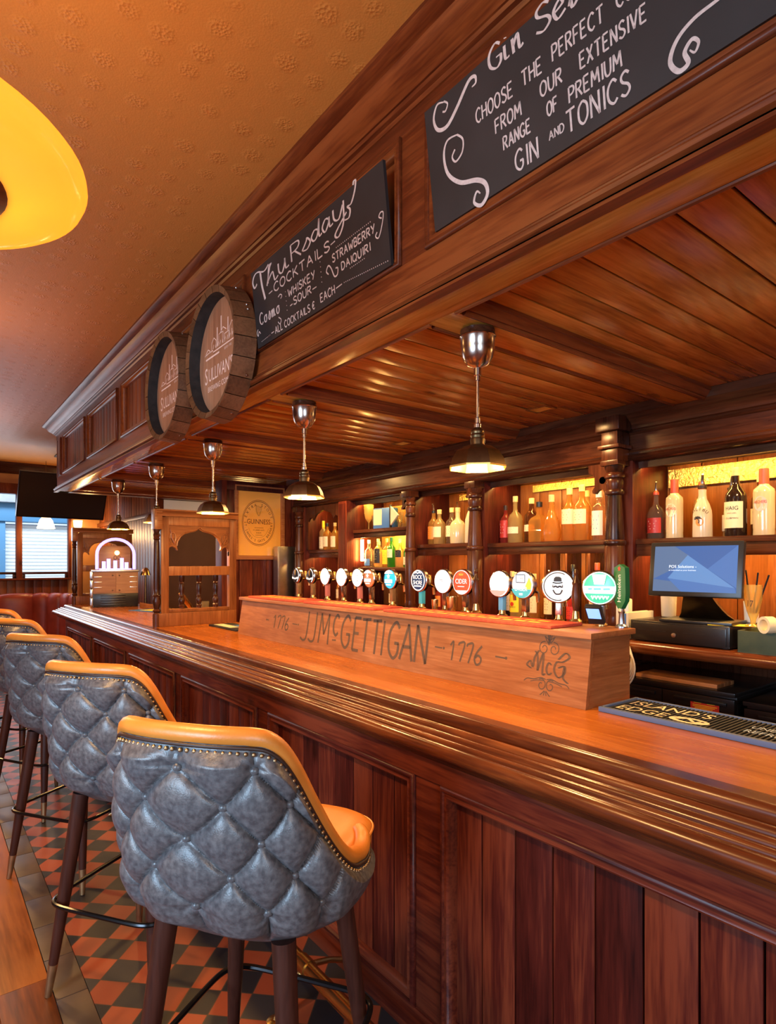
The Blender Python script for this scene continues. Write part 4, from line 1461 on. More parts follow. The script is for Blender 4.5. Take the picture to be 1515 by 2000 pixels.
for k, y in enumerate((4.27, 4.18, 4.06, 3.94)):
    goblet(3.43, y, 1.905, 0.21, 0.03, ('tall slim glass behind the blue carton', 'tall slim glass behind and right of the carton', 'tall slim glass behind the triangular stand', 'tall slim glass in the right back corner of the gilded shelf')[k], 'g_clear', False)
LS = 'on the lower gilded shelf'
bottle(3.30, 4.525, 1.565, 0.042, 0.250, 'round', 'g_clear', 'clear spirit bottle', 'leftmost ' + LS, 'blue', (0.05, 0.30), 'white', ink='red')
bottle(3.34, 4.435, 1.565, 0.040, 0.260, 'tall', 'g_pale', 'straw-coloured bottle with red foot label', LS, 'orange', (0.05, 0.3), 'cork')
bottle(3.28, 4.345, 1.565, 0.045, 0.230, 'squat', 'g_pale', 'bottle with a tall dark blue label', LS, 'inkblack', (0.15, 0.72), 'cork', ink='cream')
bottle(3.30, 4.245, 1.565, 0.046, 0.255, 'round', 'g_amber', 'golden liqueur bottle with yellow label', LS, 'yellow', (0.1, 0.6), 'gold')
bottle(3.27, 4.150, 1.565, 0.038, 0.262, 'tall', 'g_green', 'green glass bottle with cream label', LS, 'cream', (0.32, 0.60), 'green')
bottle(3.29, 4.055, 1.565, 0.044, 0.245, 'squat', 'g_pale', 'black-banded bottle right of the green one', LS, 'inkblack', (0.35, 0.6), 'cork', ink='cream')
bottle(3.29, 3.955, 1.565, 0.036, 0.22, 'round', 'g_green', 'pale green bottle', 'at the right end of the lower gilded shelf', 'cream', (0.1, 0.4), 'cork')
AS = 'in the small arched cabinet'
bottle(3.30, 5.325, 1.735, 0.042, 0.300, 'tall', 'g_pale', 'tall bottle with yellow neck', AS, 'cream', (0.05, 0.45), 'yellow', cap_h=.25)
bottle(3.28, 5.215, 1.735, 0.044, 0.270, 'round', 'g_amber', 'amber bottle with a slanted label, middle of three', AS, 'cream', (0.12, 0.5), 'black')
bottle(3.30, 5.105, 1.735, 0.044, 0.270, 'round', 'g_amber', 'amber bottle', 'rightmost of three ' + AS, 'cream', (0.1, 0.5), 'cork')

# bottles standing on the back counter, behind the taps
CS = 'on the back counter'
low = [
 (5.06, .038, .245, 'tall', 'g_amber', 'amber bottle with silver spout behind the two harp taps', 'cream', 'black', True),
 (4.90, .038, .250, 'tall', 'g_amber', 'amber bottle with spout behind the first blank white tap lens', 'yellow', 'black', True),
 (4.80, .044, .220, 'pear', 'g_amber', 'golden patterned bottle between the two blank white lenses', 'yellow', 'gold', False),
 (4.20, .040, .230, 'squat', 'g_clear', 'square white-labelled bottle under the gilded bay', 'cream', 'black', False),
 (3.98, .036, .235, 'round', 'g_red', 'red-orange bottle beside the copper-coloured lens', 'orange', 'white', False),
 (3.84, .036, .235, 'round', 'g_pale', 'small bottle left of the blue star lens', 'cream', 'white', False),
 (3.60, .034, .240, 'round', 'g_red', 'orange-red bottle right of the blue star lens', 'orange', 'white', False),
 (2.84, .042, .330, 'round', 'g_dark', 'tall dark bottle left of the white rum bottle', 'cream', 'cork', False),
 (2.745, .044, .325, 'round', 'g_pale', 'white rum bottle with cream label and red roundel', 'yellow', 'cream', False),
 (2.648, .044, .315, 'round', 'g_amber', 'amber bottle behind the white and red lens', 'cream', 'cork', False),
 (2.52, .036, .300, 'tall', 'g_brown', 'brown bottle with label, left of the pigeonhole dividers', 'cream', 'black', True),
 (2.335, .042, .380, 'squat', 'g_dark', 'black bottle with a tan hang tag in the first pigeonhole', 'cream', 'black', False),
 (2.30, .030, .22, 'tall', 'g_red', 'short crimson bottle in front of the tagged black bottle', 'red', 'black', False),
 (2.16, .048, .390, 'squat', 'g_red', 'red-brown bottle with bronze stopper in the second pigeonhole', 'cream', 'redcap', False),
 (2.02, .046, .370, 'squat', 'g_dark', 'dark bottle with cream label beside the tall turned column', 'cream', 'black', False),
]
def hangtag(t, r, h):
    MB().plate([(-0.05, h * .52), (-0.012, h * .62), (0.005, h * .55), (-0.033, h * .45)], lambda u, v, n: (u - 0.02, -(r + 0.006 + n), v), 0, 0.001).build('hang_tag', 'oak_z', t)
def roundel(t, r, h):
    MB().face([(0.014 * cos(2 * pi * k / 20), h * .33 + 0.014 * sin(2 * pi * k / 20)) for k in range(20)], wrap(r * 1.02, 0.0026), 0).build('roundel', 'red', t)
for i, (y, r, h, sh, gm, look, lm, cp, po) in enumerate(low):
    bottle(3.33 if i not in (8, 12) else 3.26, y, 1.212, r, h, sh, gm, look, CS, lm, (0.16, 0.52), cp, po, extra={8: roundel, 11: hangtag}.get(i), words=[('BACARDI', 0.017, -0.25, 0.7)] if i == 8 else None)

# ------------------------------------------------------------------ carved oak tap box on the bar
bx = empty('tap_box', (1.95, 2.6, 1.1005), 0, 'long oak box with carved lettering standing on the bar under the taps', 'tap box')
Z0, Z1 = 1.1005, 1.340
yb0, yb1 = 1.205, 4.03
mb = MB()
mb.prism([(1.788, Z0), (1.806, Z0), (1.842, Z1), (1.824, Z1)], 'y', yb0, yb1)
fp = mb.build('front_board', 'oak_y', bx, world=True)
for ya, yc in ((yb0 + 0.002, yb0 + 0.022), (yb1 - 0.022, yb1 - 0.002)):
    MB().prism([(1.806, Z0), (2.068, Z0), (2.068, Z1), (1.842, Z1)], 'y', ya, yc).build('end_board', 'oak_x', bx, world=True)
MB().box(2.048, 2.068, yb0 + 0.024, yb1 - 0.024, Z0, Z1).build('back_board', 'oak_y', bx, world=True)
MB().box(1.800, 2.082, yb0 - 0.014, yb1 + 0.010, Z1, Z1 + 0.021, 0.003).build('top_board', 'oak_y', bx, world=True)
def fbox(u, v, n):
    return (1.788 + (v - Z0) * 0.036 / (Z1 - Z0) - n, -u, v)
mb = MB()
def flush(name):
    global mb
    mb.build(name, 'carved', fp, world=True)
    mb = MB()
def carve(ch, y0, y1, v0, v1, w=0.010):
    uu0, uu1 = -y0, -y1
    for st in STROKES[ch]:
        mx = max(p[0] for s2 in STROKES[ch] for p in s2) or 0.2
        mb.ribbon([(uu0 + p[0] / mx * (uu1 - uu0), v0 + p[1] * (v1 - v0)) for p in st], w, fbox, 0.0008)
for ch, a, b, v0, v1, w in (('J', 3.16, 3.09, 1.156, 1.315, .013), ('J', 3.07, 3.00, 1.156, 1.315, .013), ('M', 2.955, 2.855, 1.148, 1.315, .013), ('C', 2.815, 2.765, 1.205, 1.315, .015),
                            ('-', 2.815, 2.775, 1.130, 1.225, .008), ('G', 2.73, 2.65, 1.150, 1.318, .015), ('E', 2.615, 2.56, 1.147, 1.313, .015), ('T', 2.545, 2.475, 1.147, 1.313, .015), ('T', 2.455, 2.385, 1.146, 1.313, .015),
                            ('G', 2.315, 2.236, 1.145, 1.315, .015), ('A', 2.22, 2.13, 1.146, 1.313, .015), ('N', 2.112, 2.035, 1.147, 1.315, .015)):
    carve(ch, a, b, v0, v1, w)
    if a == 3.07:
        flush('carved_initials')
mb.ribbon([(-2.362, 1.147), (-2.362, 1.315)], 0.013, fbox, 0.0008, smooth=False)
flush('carved_name')
for y0_, y1_ in ((3.52, 3.31), (1.885, 1.69)):
    st_ = (y0_ - y1_) / 4
    for i, ch in enumerate('1776'):
        mx = st_ * (0.35 if ch == '1' else 0.72)
        carve(ch, y0_ - i * st_, y0_ - i * st_ - mx, 1.185, 1.262, 0.009)
    flush('carved_year')
for a, b in ((3.615, 3.585), (3.272, 3.212), (1.983, 1.935), (1.628, 1.575)):
    mb.ribbon([(-a, 1.230), (-b, 1.229)], 0.006, fbox, 0.0008, smooth=False)
for c_ in (3.62, 3.20, 1.925, 1.572):
    mb.ring((-c_, 1.230), 0.0, 0.006, fbox, 0.0009, 12)
mb.build('carved_dashes', 'carved', fp, world=True)
# carved monogram crest
mb = MB()
def cr(pts, w=0.0035):
    mb.ribbon([(-1.376 + p[0] * 0.100, 1.225 + p[1] * 0.105) for p in pts], w, fbox, 0.0008)
sp = lambda cx_, cy_, r0, a0, a1, n=12: [(cx_ + r0 * (1 - 0.75 * i / n) * cos(R(a0 + (a1 - a0) * i / n)), cy_ + r0 * (1 - 0.75 * i / n) * sin(R(a0 + (a1 - a0) * i / n))) for i in range(n + 1)]
for sg in (-1, 1):
    S = lambda P, s_=sg: [(s_ * x, y) for x, y in P]
    cr(S(sp(0.22, 0.60, 0.24, 100, -360)))
    cr(S(sp(0.20, -0.66, 0.22, 60, 480)))
    cr(S([(0.02, -0.45), (0.25, -0.42), (0.55, -0.5), (0.85, -0.52), (1.0, -0.62)]))
    cr(S([(0.1, -0.5), (0.4, -0.52), (0.7, -0.6)]), 0.0028)
    cr(S([(0.05, 0.78), (0.15, 0.9), (0.22, 1.02)]))
    cr(S([(0.03, 0.80), (0.06, 0.95), (0.08, 1.06)]))
    cr(S([(0.05, -0.85), (0.15, -0.95), (0.22, -1.0)]))
    cr(S([(0.02, -0.85), (0.06, -1.0)]))
cr([(-0.02, 0.72), (0, 1.08)], 0.006)
cr([(-0.18, 0.98), (0, 0.90), (0.18, 0.98)])
for dx in (0, 0.05):
    cr([(-0.75 + dx, -0.15), (-0.95 + dx, -0.05), (-0.80 + dx, 0.1), (-0.68 + dx, -0.1), (-0.62 + dx, 0.25), (-0.45 + dx, 0.5)])
    cr([(-0.62 + dx, 0.46), (-0.5 + dx, 0.3), (-0.45 + dx, -0.2)])
    cr([(-0.45 + dx, -0.2), (-0.25 + dx, 0.42), (-0.22 + dx, -0.28), (-0.10 + dx, -0.26)])
    cr([(0.14 + dx, 0.06), (0.02 + dx, 0.12), (-0.06 + dx, -0.1), (0.04 + dx, -0.28), (0.18 + dx, -0.2)])
    cr([(0.42 + dx, 0.28), (0.70 + dx, 0.52), (0.88 + dx, 0.40), (0.62 + dx, 0.22), (0.36 + dx, 0.18), (0.28 + dx, -0.1), (0.48 + dx, -0.32), (0.72 + dx, -0.15), (0.70 + dx, 0.08), (0.45 + dx, 0.0)])
    cr([(0.70 + dx, 0.05), (0.68 + dx, -0.3), (0.9 + dx, -0.46)])
mb.build('carved_crest', 'carved', fp, world=True)

# red bar towels on the box
for y0, y1, lab in ((1.36, 2.36, 'red printed bar towel on the oak box at its near end'), (2.44, 3.14, 'red printed bar towel in the middle of the oak box'), (3.22, 3.90, 'red printed bar towel at the far end of the oak box')):
    t = empty('bar_towel', (1.9, (y0 + y1) / 2, Z1 + 0.022), 0, lab, 'bar towel', 'red bar towels on the oak box')
    zt = Z1 + 0.0215
    MB().box(1.805, 2.0, y0, y1, zt, zt + 0.012, 0.004).build('cloth', 'redmat', t, world=True)
    mb = MB()
    ft = lambda u, v, n: (v, -u, zt + 0.0125 + n)
    k = y0 + 0.10
    rr_ = random.Random(int(y0 * 100))
    while k < y1 - 0.10:
        l = 0.03 + rr_.random() * 0.04
        for v in (1.87, 1.93):
            mb.ribbon([(-k - l, v), (-k, v)], 0.022, ft, 0, smooth=False)
        k += l + 0.016
    mb.build('print', 'yellow', t, world=True)

# ------------------------------------------------------------------ beer taps
def lens_mat(name, col, es):
    return mat(name, col, 0.25, emit=col, es=es)
M['lens_white'] = lens_mat('lit_white_lens', (0.92, 0.96, 1.0), 2.4)
M['lens_print'] = lens_mat('printed_white_lens', (0.85, 0.88, 0.90), 0.55)
M['lens_dark'] = lens_mat('unlit_dark_lens', (0.012, 0.014, 0.02), 0.1)
M['lens_navy'] = lens_mat('navy_lens', (0.012, 0.03, 0.075), 0.5)
M['lens_blue'] = lens_mat('blue_lens', (0.02, 0.33, 0.58), 0.8)
M['lens_copper'] = lens_mat('copper_lens', (0.48, 0.13, 0.05), 0.5)
M['lens_red'] = lens_mat('red_lens', (0.75, 0.07, 0.03), 0.6)
M['lens_green'] = lens_mat('green_lens', (0.06, 0.45, 0.25), 0.6)
M['lens_teal'] = lens_mat('teal_lens', (0.06, 0.32, 0.36), 0.5)
M['lens_yellow'] = lens_mat('yellow_lens', (0.9, 0.55, 0.06), 0.7)
M['lens_pink'] = lens_mat('pink_lens', (0.85, 0.25, 0.22), 0.7)
M['teal'] = mat('teal_handle', (0.05, 0.32, 0.36), 0.3)
M['bluestem'] = mat('blue_handle', (0.10, 0.28, 0.45), 0.3)
M['stem_red'] = mat('red_handle', (0.40, 0.12, 0.09), 0.35)
ZT = Z1 + 0.0215
def tap(y, z, r, face, stem, label, deco, dx=0.0, rim='pewter', rz=-90, sw=0.013):
    t = empty('beer_tap', (2.048 + dx, y, ZT), R(rz), label, 'beer tap')
    zc = z - ZT
    mb = MB().lathe([(0.024, 0), (0.024, 0.006), (0.016, 0.012), (0.013, 0.03)], (0, 0.02, 0), 16)
    mb.build('base', 'brass', t)
    mb = MB().box(-sw, sw, 0.008, 0.034, 0.026, zc - r * 0.82, 0.004)
    mb.build('stem', stem, t)
    Ml = Matrix.Translation((0, 0.004, zc)) @ Matrix.Rotation(R(90), 4, 'X')
    mb = MB().lathe([(0, -0.030), (r * .8, -0.028), (r * 1.0, -0.016), (r * 1.02, 0.002), (r * 0.94, 0.006), (r * 0.93, 0.003)], (0, 0, 0), 32, M4=Ml, caps=False)
    mb.build('housing', rim, t)
    mb = MB().lathe([(r * 0.935, 0.002), (r * .6, 0.006), (0, 0.008)], (0, 0, 0), 32, M4=Ml, caps=False)
    ln = mb.build('lens', face, t)
    f = lambda u, v, n: (u, -0.0052 - n, zc + v)
    if deco:
        deco(ln, f, r)
    # spout and lever behind
    mb = MB().tube([(0, 0.03, zc - r * 0.5), (0, 0.075, zc - r * 0.4), (0, 0.10, zc - r * 0.6), (0, 0.105, zc - r * 1.3)], 0.008, 8)
    mb.lathe([(0.012, 0), (0.014, 0.02), (0.008, 0.045), (0.006, 0.05)], (0, 0.075, zc - r * 0.38), 12)
    mb.build('spout', 'brass', t)
    return t
def disc(mb, f, r, n=0.0035, seg=32, c=(0, 0)):
    mb.face([(c[0] + r * cos(2 * pi * k / seg), c[1] + r * sin(2 * pi * k / seg)) for k in range(seg)], f, n)
    return mb
def seg_poly(r, v0, v1, n=14):
    """part of a disc between two heights"""
    a0, a1 = math.asin(max(-1, v0 / r)), math.asin(min(1, v1 / r))
    P = [(r * cos(a0 + (a1 - a0) * i / n), r * sin(a0 + (a1 - a0) * i / n)) for i in range(n + 1)]
    return P + [(-x, y) for x, y in reversed(P)]
def d_harp(ln, f, r):
    mb = MB()
    mb.plate([(-.16 * r, .60 * r), (.12 * r, .72 * r), (.20 * r, .62 * r), (.12 * r, .1 * r), (0, -.05 * r), (-.06 * r, .12 * r)], f, 0.003, 0.0045)
    mb.build('harp_emblem', 'gold', ln)
    mb = MB()
    mb.face([(-.72 * r, -.18 * r), (0, -.30 * r), (.72 * r, -.18 * r), (.70 * r, -.42 * r), (0, -.5 * r), (-.70 * r, -.42 * r)], f, 0.0038)
    mb.ring((0, 0), r * .80, r * .93, f, 0.003, 32, R(-60), R(80))  # bright arc painted on the right rim as its glow
    b = mb.build('banner_and_glow', 'lens_print', ln)
    MB().text('GUINNESS', .20 * r, f, 0.0046, 0.9, at=(0, -.41 * r)).build('print', 'inkblack', b)
def d_13(ln, f, r):
    MB().text('13', r * 0.95, f, 0.0045, 0.9, at=(0.1 * r, -r * .36)).build('print', 'lens_copper', ln)
def star(mb, f, r, c, n=0.005):
    mb.face([(c[0] + (r if k % 2 == 0 else r * .45) * cos(pi / 2 + k * pi / 5), c[1] + (r if k % 2 == 0 else r * .45) * sin(pi / 2 + k * pi / 5)) for k in range(10)], f, n)
def d_star(ln, f, r):
    mb = MB()
    mb.face(seg_poly(r * .9, r * .55, r * .9), f, 0.003)
    star(mb, f, r * .30, (0, r * .28))
    mb.face([(-.6 * r, -.02 * r), (.6 * r, -.02 * r), (.62 * r, -.38 * r), (-.62 * r, -.38 * r)], f, 0.0045)
    mb.ribbon([(-.4 * r, -.55 * r), (.4 * r, -.55 * r)], r * .12, f, 0.0045, smooth=False)
    mb.build('emblem', 'lens_print', ln)
def d_rock(ln, f, r):
    mb = MB()
    mb.ring((0, 0), r * .82, r * .92, f, 0.003)
    mb.text('ROCK', r * .52, f, 0.005, 0.85, at=(0, r * .12))
    mb.text('SHORE', r * .52, f, 0.005, 0.75, at=(0, -r * .36))
    mb.ribbon([(-.5 * r, -.5 * r), (.5 * r, -.5 * r)], r * .1, f, 0.005, smooth=False)
    mb.ribbon([(-.4 * r, .62 * r), (-.2 * r, .72 * r), (0, .62 * r), (.2 * r, .72 * r), (.4 * r, .62 * r)], r * .10, f, 0.005)
    mb.build('print', 'lens_print', ln)
def d_grey(ln, f, r):
    mb = MB()
    for v in (.12, -.02, -.15):
        mb.ribbon([(-.22 * r, v * r), (.22 * r, (v + .02) * r)], r * .05, f, 0.005, smooth=False)
    mb.build('print', 'steel', ln)
def d_cider(ln, f, r):
    mb = MB()
    mb.ring((0, 0), r * .88, r * .93, f, 0.003)
    mb.text('CIDER', r * .52, f, 0.005, 0.85, at=(0, -r * .10))
    mb.face(seg_poly(r * .88, -r * .86, -r * .62), f, 0.004)
    mb.ribbon([(-.35 * r, -.32 * r), (.35 * r, -.32 * r)], r * .05, f, 0.005, smooth=False)
    mb.build('print', 'lens_print', ln)
    MB().text('IRISH', r * .20, f, 0.005, 1, at=(0, r * .52)).build('print', 'lens_yellow', ln)
def d_whitered(ln, f, r):
    MB().face(seg_poly(r * .93, -r * .92, -r * .48), f, 0.004).build('red_foot', 'lens_pink', ln)
def d_lager(ln, f, r):
    MB().face(seg_poly(r * .93, -r * .92, -r * .30), f, 0.0035).build('teal_field', 'lens_teal', ln)
    MB().face([(.25 * r, -.30 * r), (.85 * r, -.30 * r), (.90 * r, .1 * r), (.70 * r, .55 * r)], f, 0.0037).build('yellow_ray', 'lens_yellow', ln)
    mb = MB().text('LAGER', r * .42, f, 0.006, 0.9, at=(0, -r * .42))
    mb.ribbon([(-.15 * r, -.66 * r), (.15 * r, -.66 * r)], r * .14, f, 0.006, smooth=False)
    mb.build('print', 'lens_print', ln)
    mb = MB()
    for a, b in (((-.42, .72), (.36, .72)), ((.36, .72), (.36, .16)), ((.36, .16), (-.42, .16)), ((-.42, .16), (-.42, .72))):
        mb.ribbon([(a[0] * r, a[1] * r), (b[0] * r, b[1] * r)], r * .06, f, 0.006, smooth=False)
    mb.text('THE', r * .26, f, 0.006, 0.9, at=(-.02 * r, .38 * r))
    mb.build('logo_box', 'lens_navy', ln)
def d_cap(ln, f, r):
    mb = MB()
    mb.ring((0.03 * r, 0), r * .80, r * .86, f, 0.004, 40, R(60), R(285))
    mb.face([(-.22 * r, .30 * r), (.26 * r, .30 * r), (.24 * r, .52 * r), (.12 * r, .60 * r), (-.10 * r, .60 * r), (-.2 * r, .50 * r)], f, 0.005)
    mb.ribbon([(-.28 * r, .24 * r), (0, .20 * r), (.32 * r, .24 * r)], r * .08, f, 0.005)
    mb.ribbon([(-.24 * r, -.05 * r), (-.1 * r, .02 * r), (.02 * r, -.04 * r), (.14 * r, .02 * r), (.28 * r, -.05 * r)], r * .10, f, 0.005)
    mb.ribbon([(-.26 * r, -.2 * r), (-.12 * r, -.42 * r), (.02 * r, -.46 * r), (.18 * r, -.42 * r), (.30 * r, -.2 * r)], r * .09, f, 0.005)
    mb.ribbon([(-.26 * r, .12 * r), (-.28 * r, -.06 * r)], r * .05, f, 0.005, smooth=False)
    mb.ribbon([(.30 * r, .12 * r), (.32 * r, -.06 * r)], r * .05, f, 0.005, smooth=False)
    mb.text('LAGER', r * .13, f, 0.005, 1, at=(0, -.74 * r))
    mb.build('print', 'inkblack', ln)
def d_green(ln, f, r):
    mb = MB()
    mb.face(seg_poly(r * .93, -r * .32, r * .10), f, 0.004)
    mb.face([(-.28 * r, .20 * r), (.28 * r, .20 * r), (.40 * r, .78 * r), (-.40 * r, .78 * r)], f, 0.0045)
    mb.ring((0, 0), r * .88, r * .93, f, 0.004)
    for k in range(5):
        x = -.44 * r + k * .20 * r
        mb.ribbon([(x, -.45 * r), (x + .08 * r, -.62 * r), (x + .16 * r, -.45 * r)], r * .09, f, 0.005, smooth=False)
    b = mb.build('band', 'lens_print', ln)
    mb = MB()
    for a, c in ((-.62, -.40), (-.30, .10), (.22, .60)):
        mb.ribbon([(a * r, -.06 * r), (c * r, -.05 * r)], r * .11, f, 0.006, smooth=False)
    mb.build('print', 'lens_teal', b)

k_ = 0.948
taps = [
 (3.859, .058, 'lens_dark', 'brass_old', 'black harp tap with a bright rim, leftmost on the oak box', d_harp),
 (3.657, .056, 'lens_dark', 'brass_old', 'black harp tap, second from the left on the oak box', d_harp),
 (3.468, .058, 'lens_white', 'stem_red', 'glowing blank white tap lens right of the two harp taps', None),
 (3.269, .060, 'lens_white', 'pewter', 'glowing blank white tap lens left of the lens numbered thirteen', None),
 (3.089, .058, 'lens_white', 'stem_red', 'glowing white tap lens with an orange number thirteen', d_13),
 (2.965, .056, 'lens_copper', 'pewter', 'copper coloured tap lens with a white star', d_star),
 (2.758, .058, 'lens_blue', 'brass_old', 'bright blue tap lens with a white star', d_star),
 (2.499, .062, 'lens_navy', 'teal', 'navy tap lens with block letters on a teal handle', d_rock),
 (2.311, .064, 'lens_white', 'pewter', 'glowing white tap lens with tiny grey lettering, beside the red one', d_grey),
 (2.165, .066, 'lens_red', 'pewter', 'red tap lens with white serif lettering', d_cider),
 (1.922, .063, 'lens_white', 'bluestem', 'white tap lens fading to red at its foot, on a blue handle', d_whitered),
 (1.783, .064, 'lens_print', 'pewter', 'white, yellow and teal tap lens with boxed logo', d_lager),
]
for i, (y, r, fm, sm, lab, dc) in enumerate(taps):
    tap(y * k_, 1.6 + (1.513 - 0.001 * i - 1.6) * k_, r * k_, fm, sm, lab, dc)
tap(1.584 * k_, 1.506, 0.067, 'lens_print', 'pewter', 'largest white tap lens with a bearded face in a cap', d_cap, rz=-66, dx=-0.01)
tap(1.383 * k_, 1.506, 0.066, 'lens_green', 'steel', 'green and white tap lens beside the green paddle handle', d_green, rz=-72, dx=-0.01)
# green paddle handle at the end
t = empty('paddle_tap', (2.055, 1.232, ZT), R(-114), 'green paddle tap handle with white lettering and red star, at the end of the row', 'beer tap')
MB().lathe([(0.022, 0), (0.022, 0.006), (0.012, 0.014), (0.009, 0.05), (0.013, 0.06), (0.008, 0.075), (0.008, 0.085)], (0, 0, 0), 16).build('base', 'steel', t)
out = [(-0.010, 0.07), (0.010, 0.07), (0.034, 0.10), (0.037, 0.13), (0.034, 0.20), (0.032, 0.222), (0.0, 0.235), (-0.032, 0.222), (-0.034, 0.20), (-0.037, 0.13), (-0.034, 0.10)]
hd = MB().plate(out, fL, -0.009, 0.009).build('handle', 'green', t)
mb = MB().text('Heineken', 0.030, fL, 0.0098, 0.9, at=(0.009, 0.145), rot=pi / 2)
mb.build('print', 'white', hd)
mb = MB()
star(mb, fL, 0.011, (0, 0.218), 0.0098)
mb.build('star_emblem', 'red', hd)
# hand pump levers with dark turned handles
for y, lab in ((1.965, 'dark turned pump handle between the red and white lenses'), (1.425, 'dark turned pump handle between the cap lens and the green lens')):
    t = empty('pump_handle', (2.05, y, ZT), 0, lab, 'pump handle')
    MB().lathe([(0.026, 0), (0.026, 0.01), (0.016, 0.02), (0.012, 0.05)], (0, 0, 0), 16).build('base', 'brass', t)
    MB().lathe([(0.010, 0.05), (0.014, 0.07), (0.018, 0.11), (0.013, 0.15), (0.016, 0.16), (0.010, 0.175), (0.006, 0.19), (0.010, 0.20), (0.006, 0.212), (0, 0.215)], (0, 0, 0), 16).build('handle', 'dark_z', t)
# small things behind the taps
t = empty('card_reader', (2.02, 1.31, ZT + 0.013), R(-76), 'small card reader with a lit blue screen on the oak box', 'card reader')
Mx = Matrix.Rotation(R(38), 4, 'X')
MB().box(-0.03, 0.03, -0.008, 0.012, 0.0, 0.085, 0.004, M4=Mx).build('body', 'black', t)
M['phone'] = mat('lit_blue_screen', (0.2, 0.4, 0.9), 0.3, emit=(0.25, 0.45, 1.0), es=0.9)
MB().box(-0.024, 0.024, -0.0095, -0.0082, 0.03, 0.078, M4=Mx).build('screen', 'phone', t)

def cup(x, y, z, r, h, m, label, name='cup', cat='cup'):
    o = MB().lathe([(r * .8, 0), (r * .85, .003), (r, h), (r * .95, h), (r * .8, .006), (0, .006)], (0, 0, 0), 20).build(name, m)
    o.location = (x, y, z + 0.0005)
    return tag(o, label, cat)
cup(2.055, 2.255, ZT, 0.018, 0.055, 'brass', 'brass jigger standing left of the lens with grey lettering', 'jigger', 'measure')
cup(2.045, 2.125, ZT, 0.026, 0.075, 'brass', 'brass tumbler behind the red tap lens', 'tumbler', 'cup')

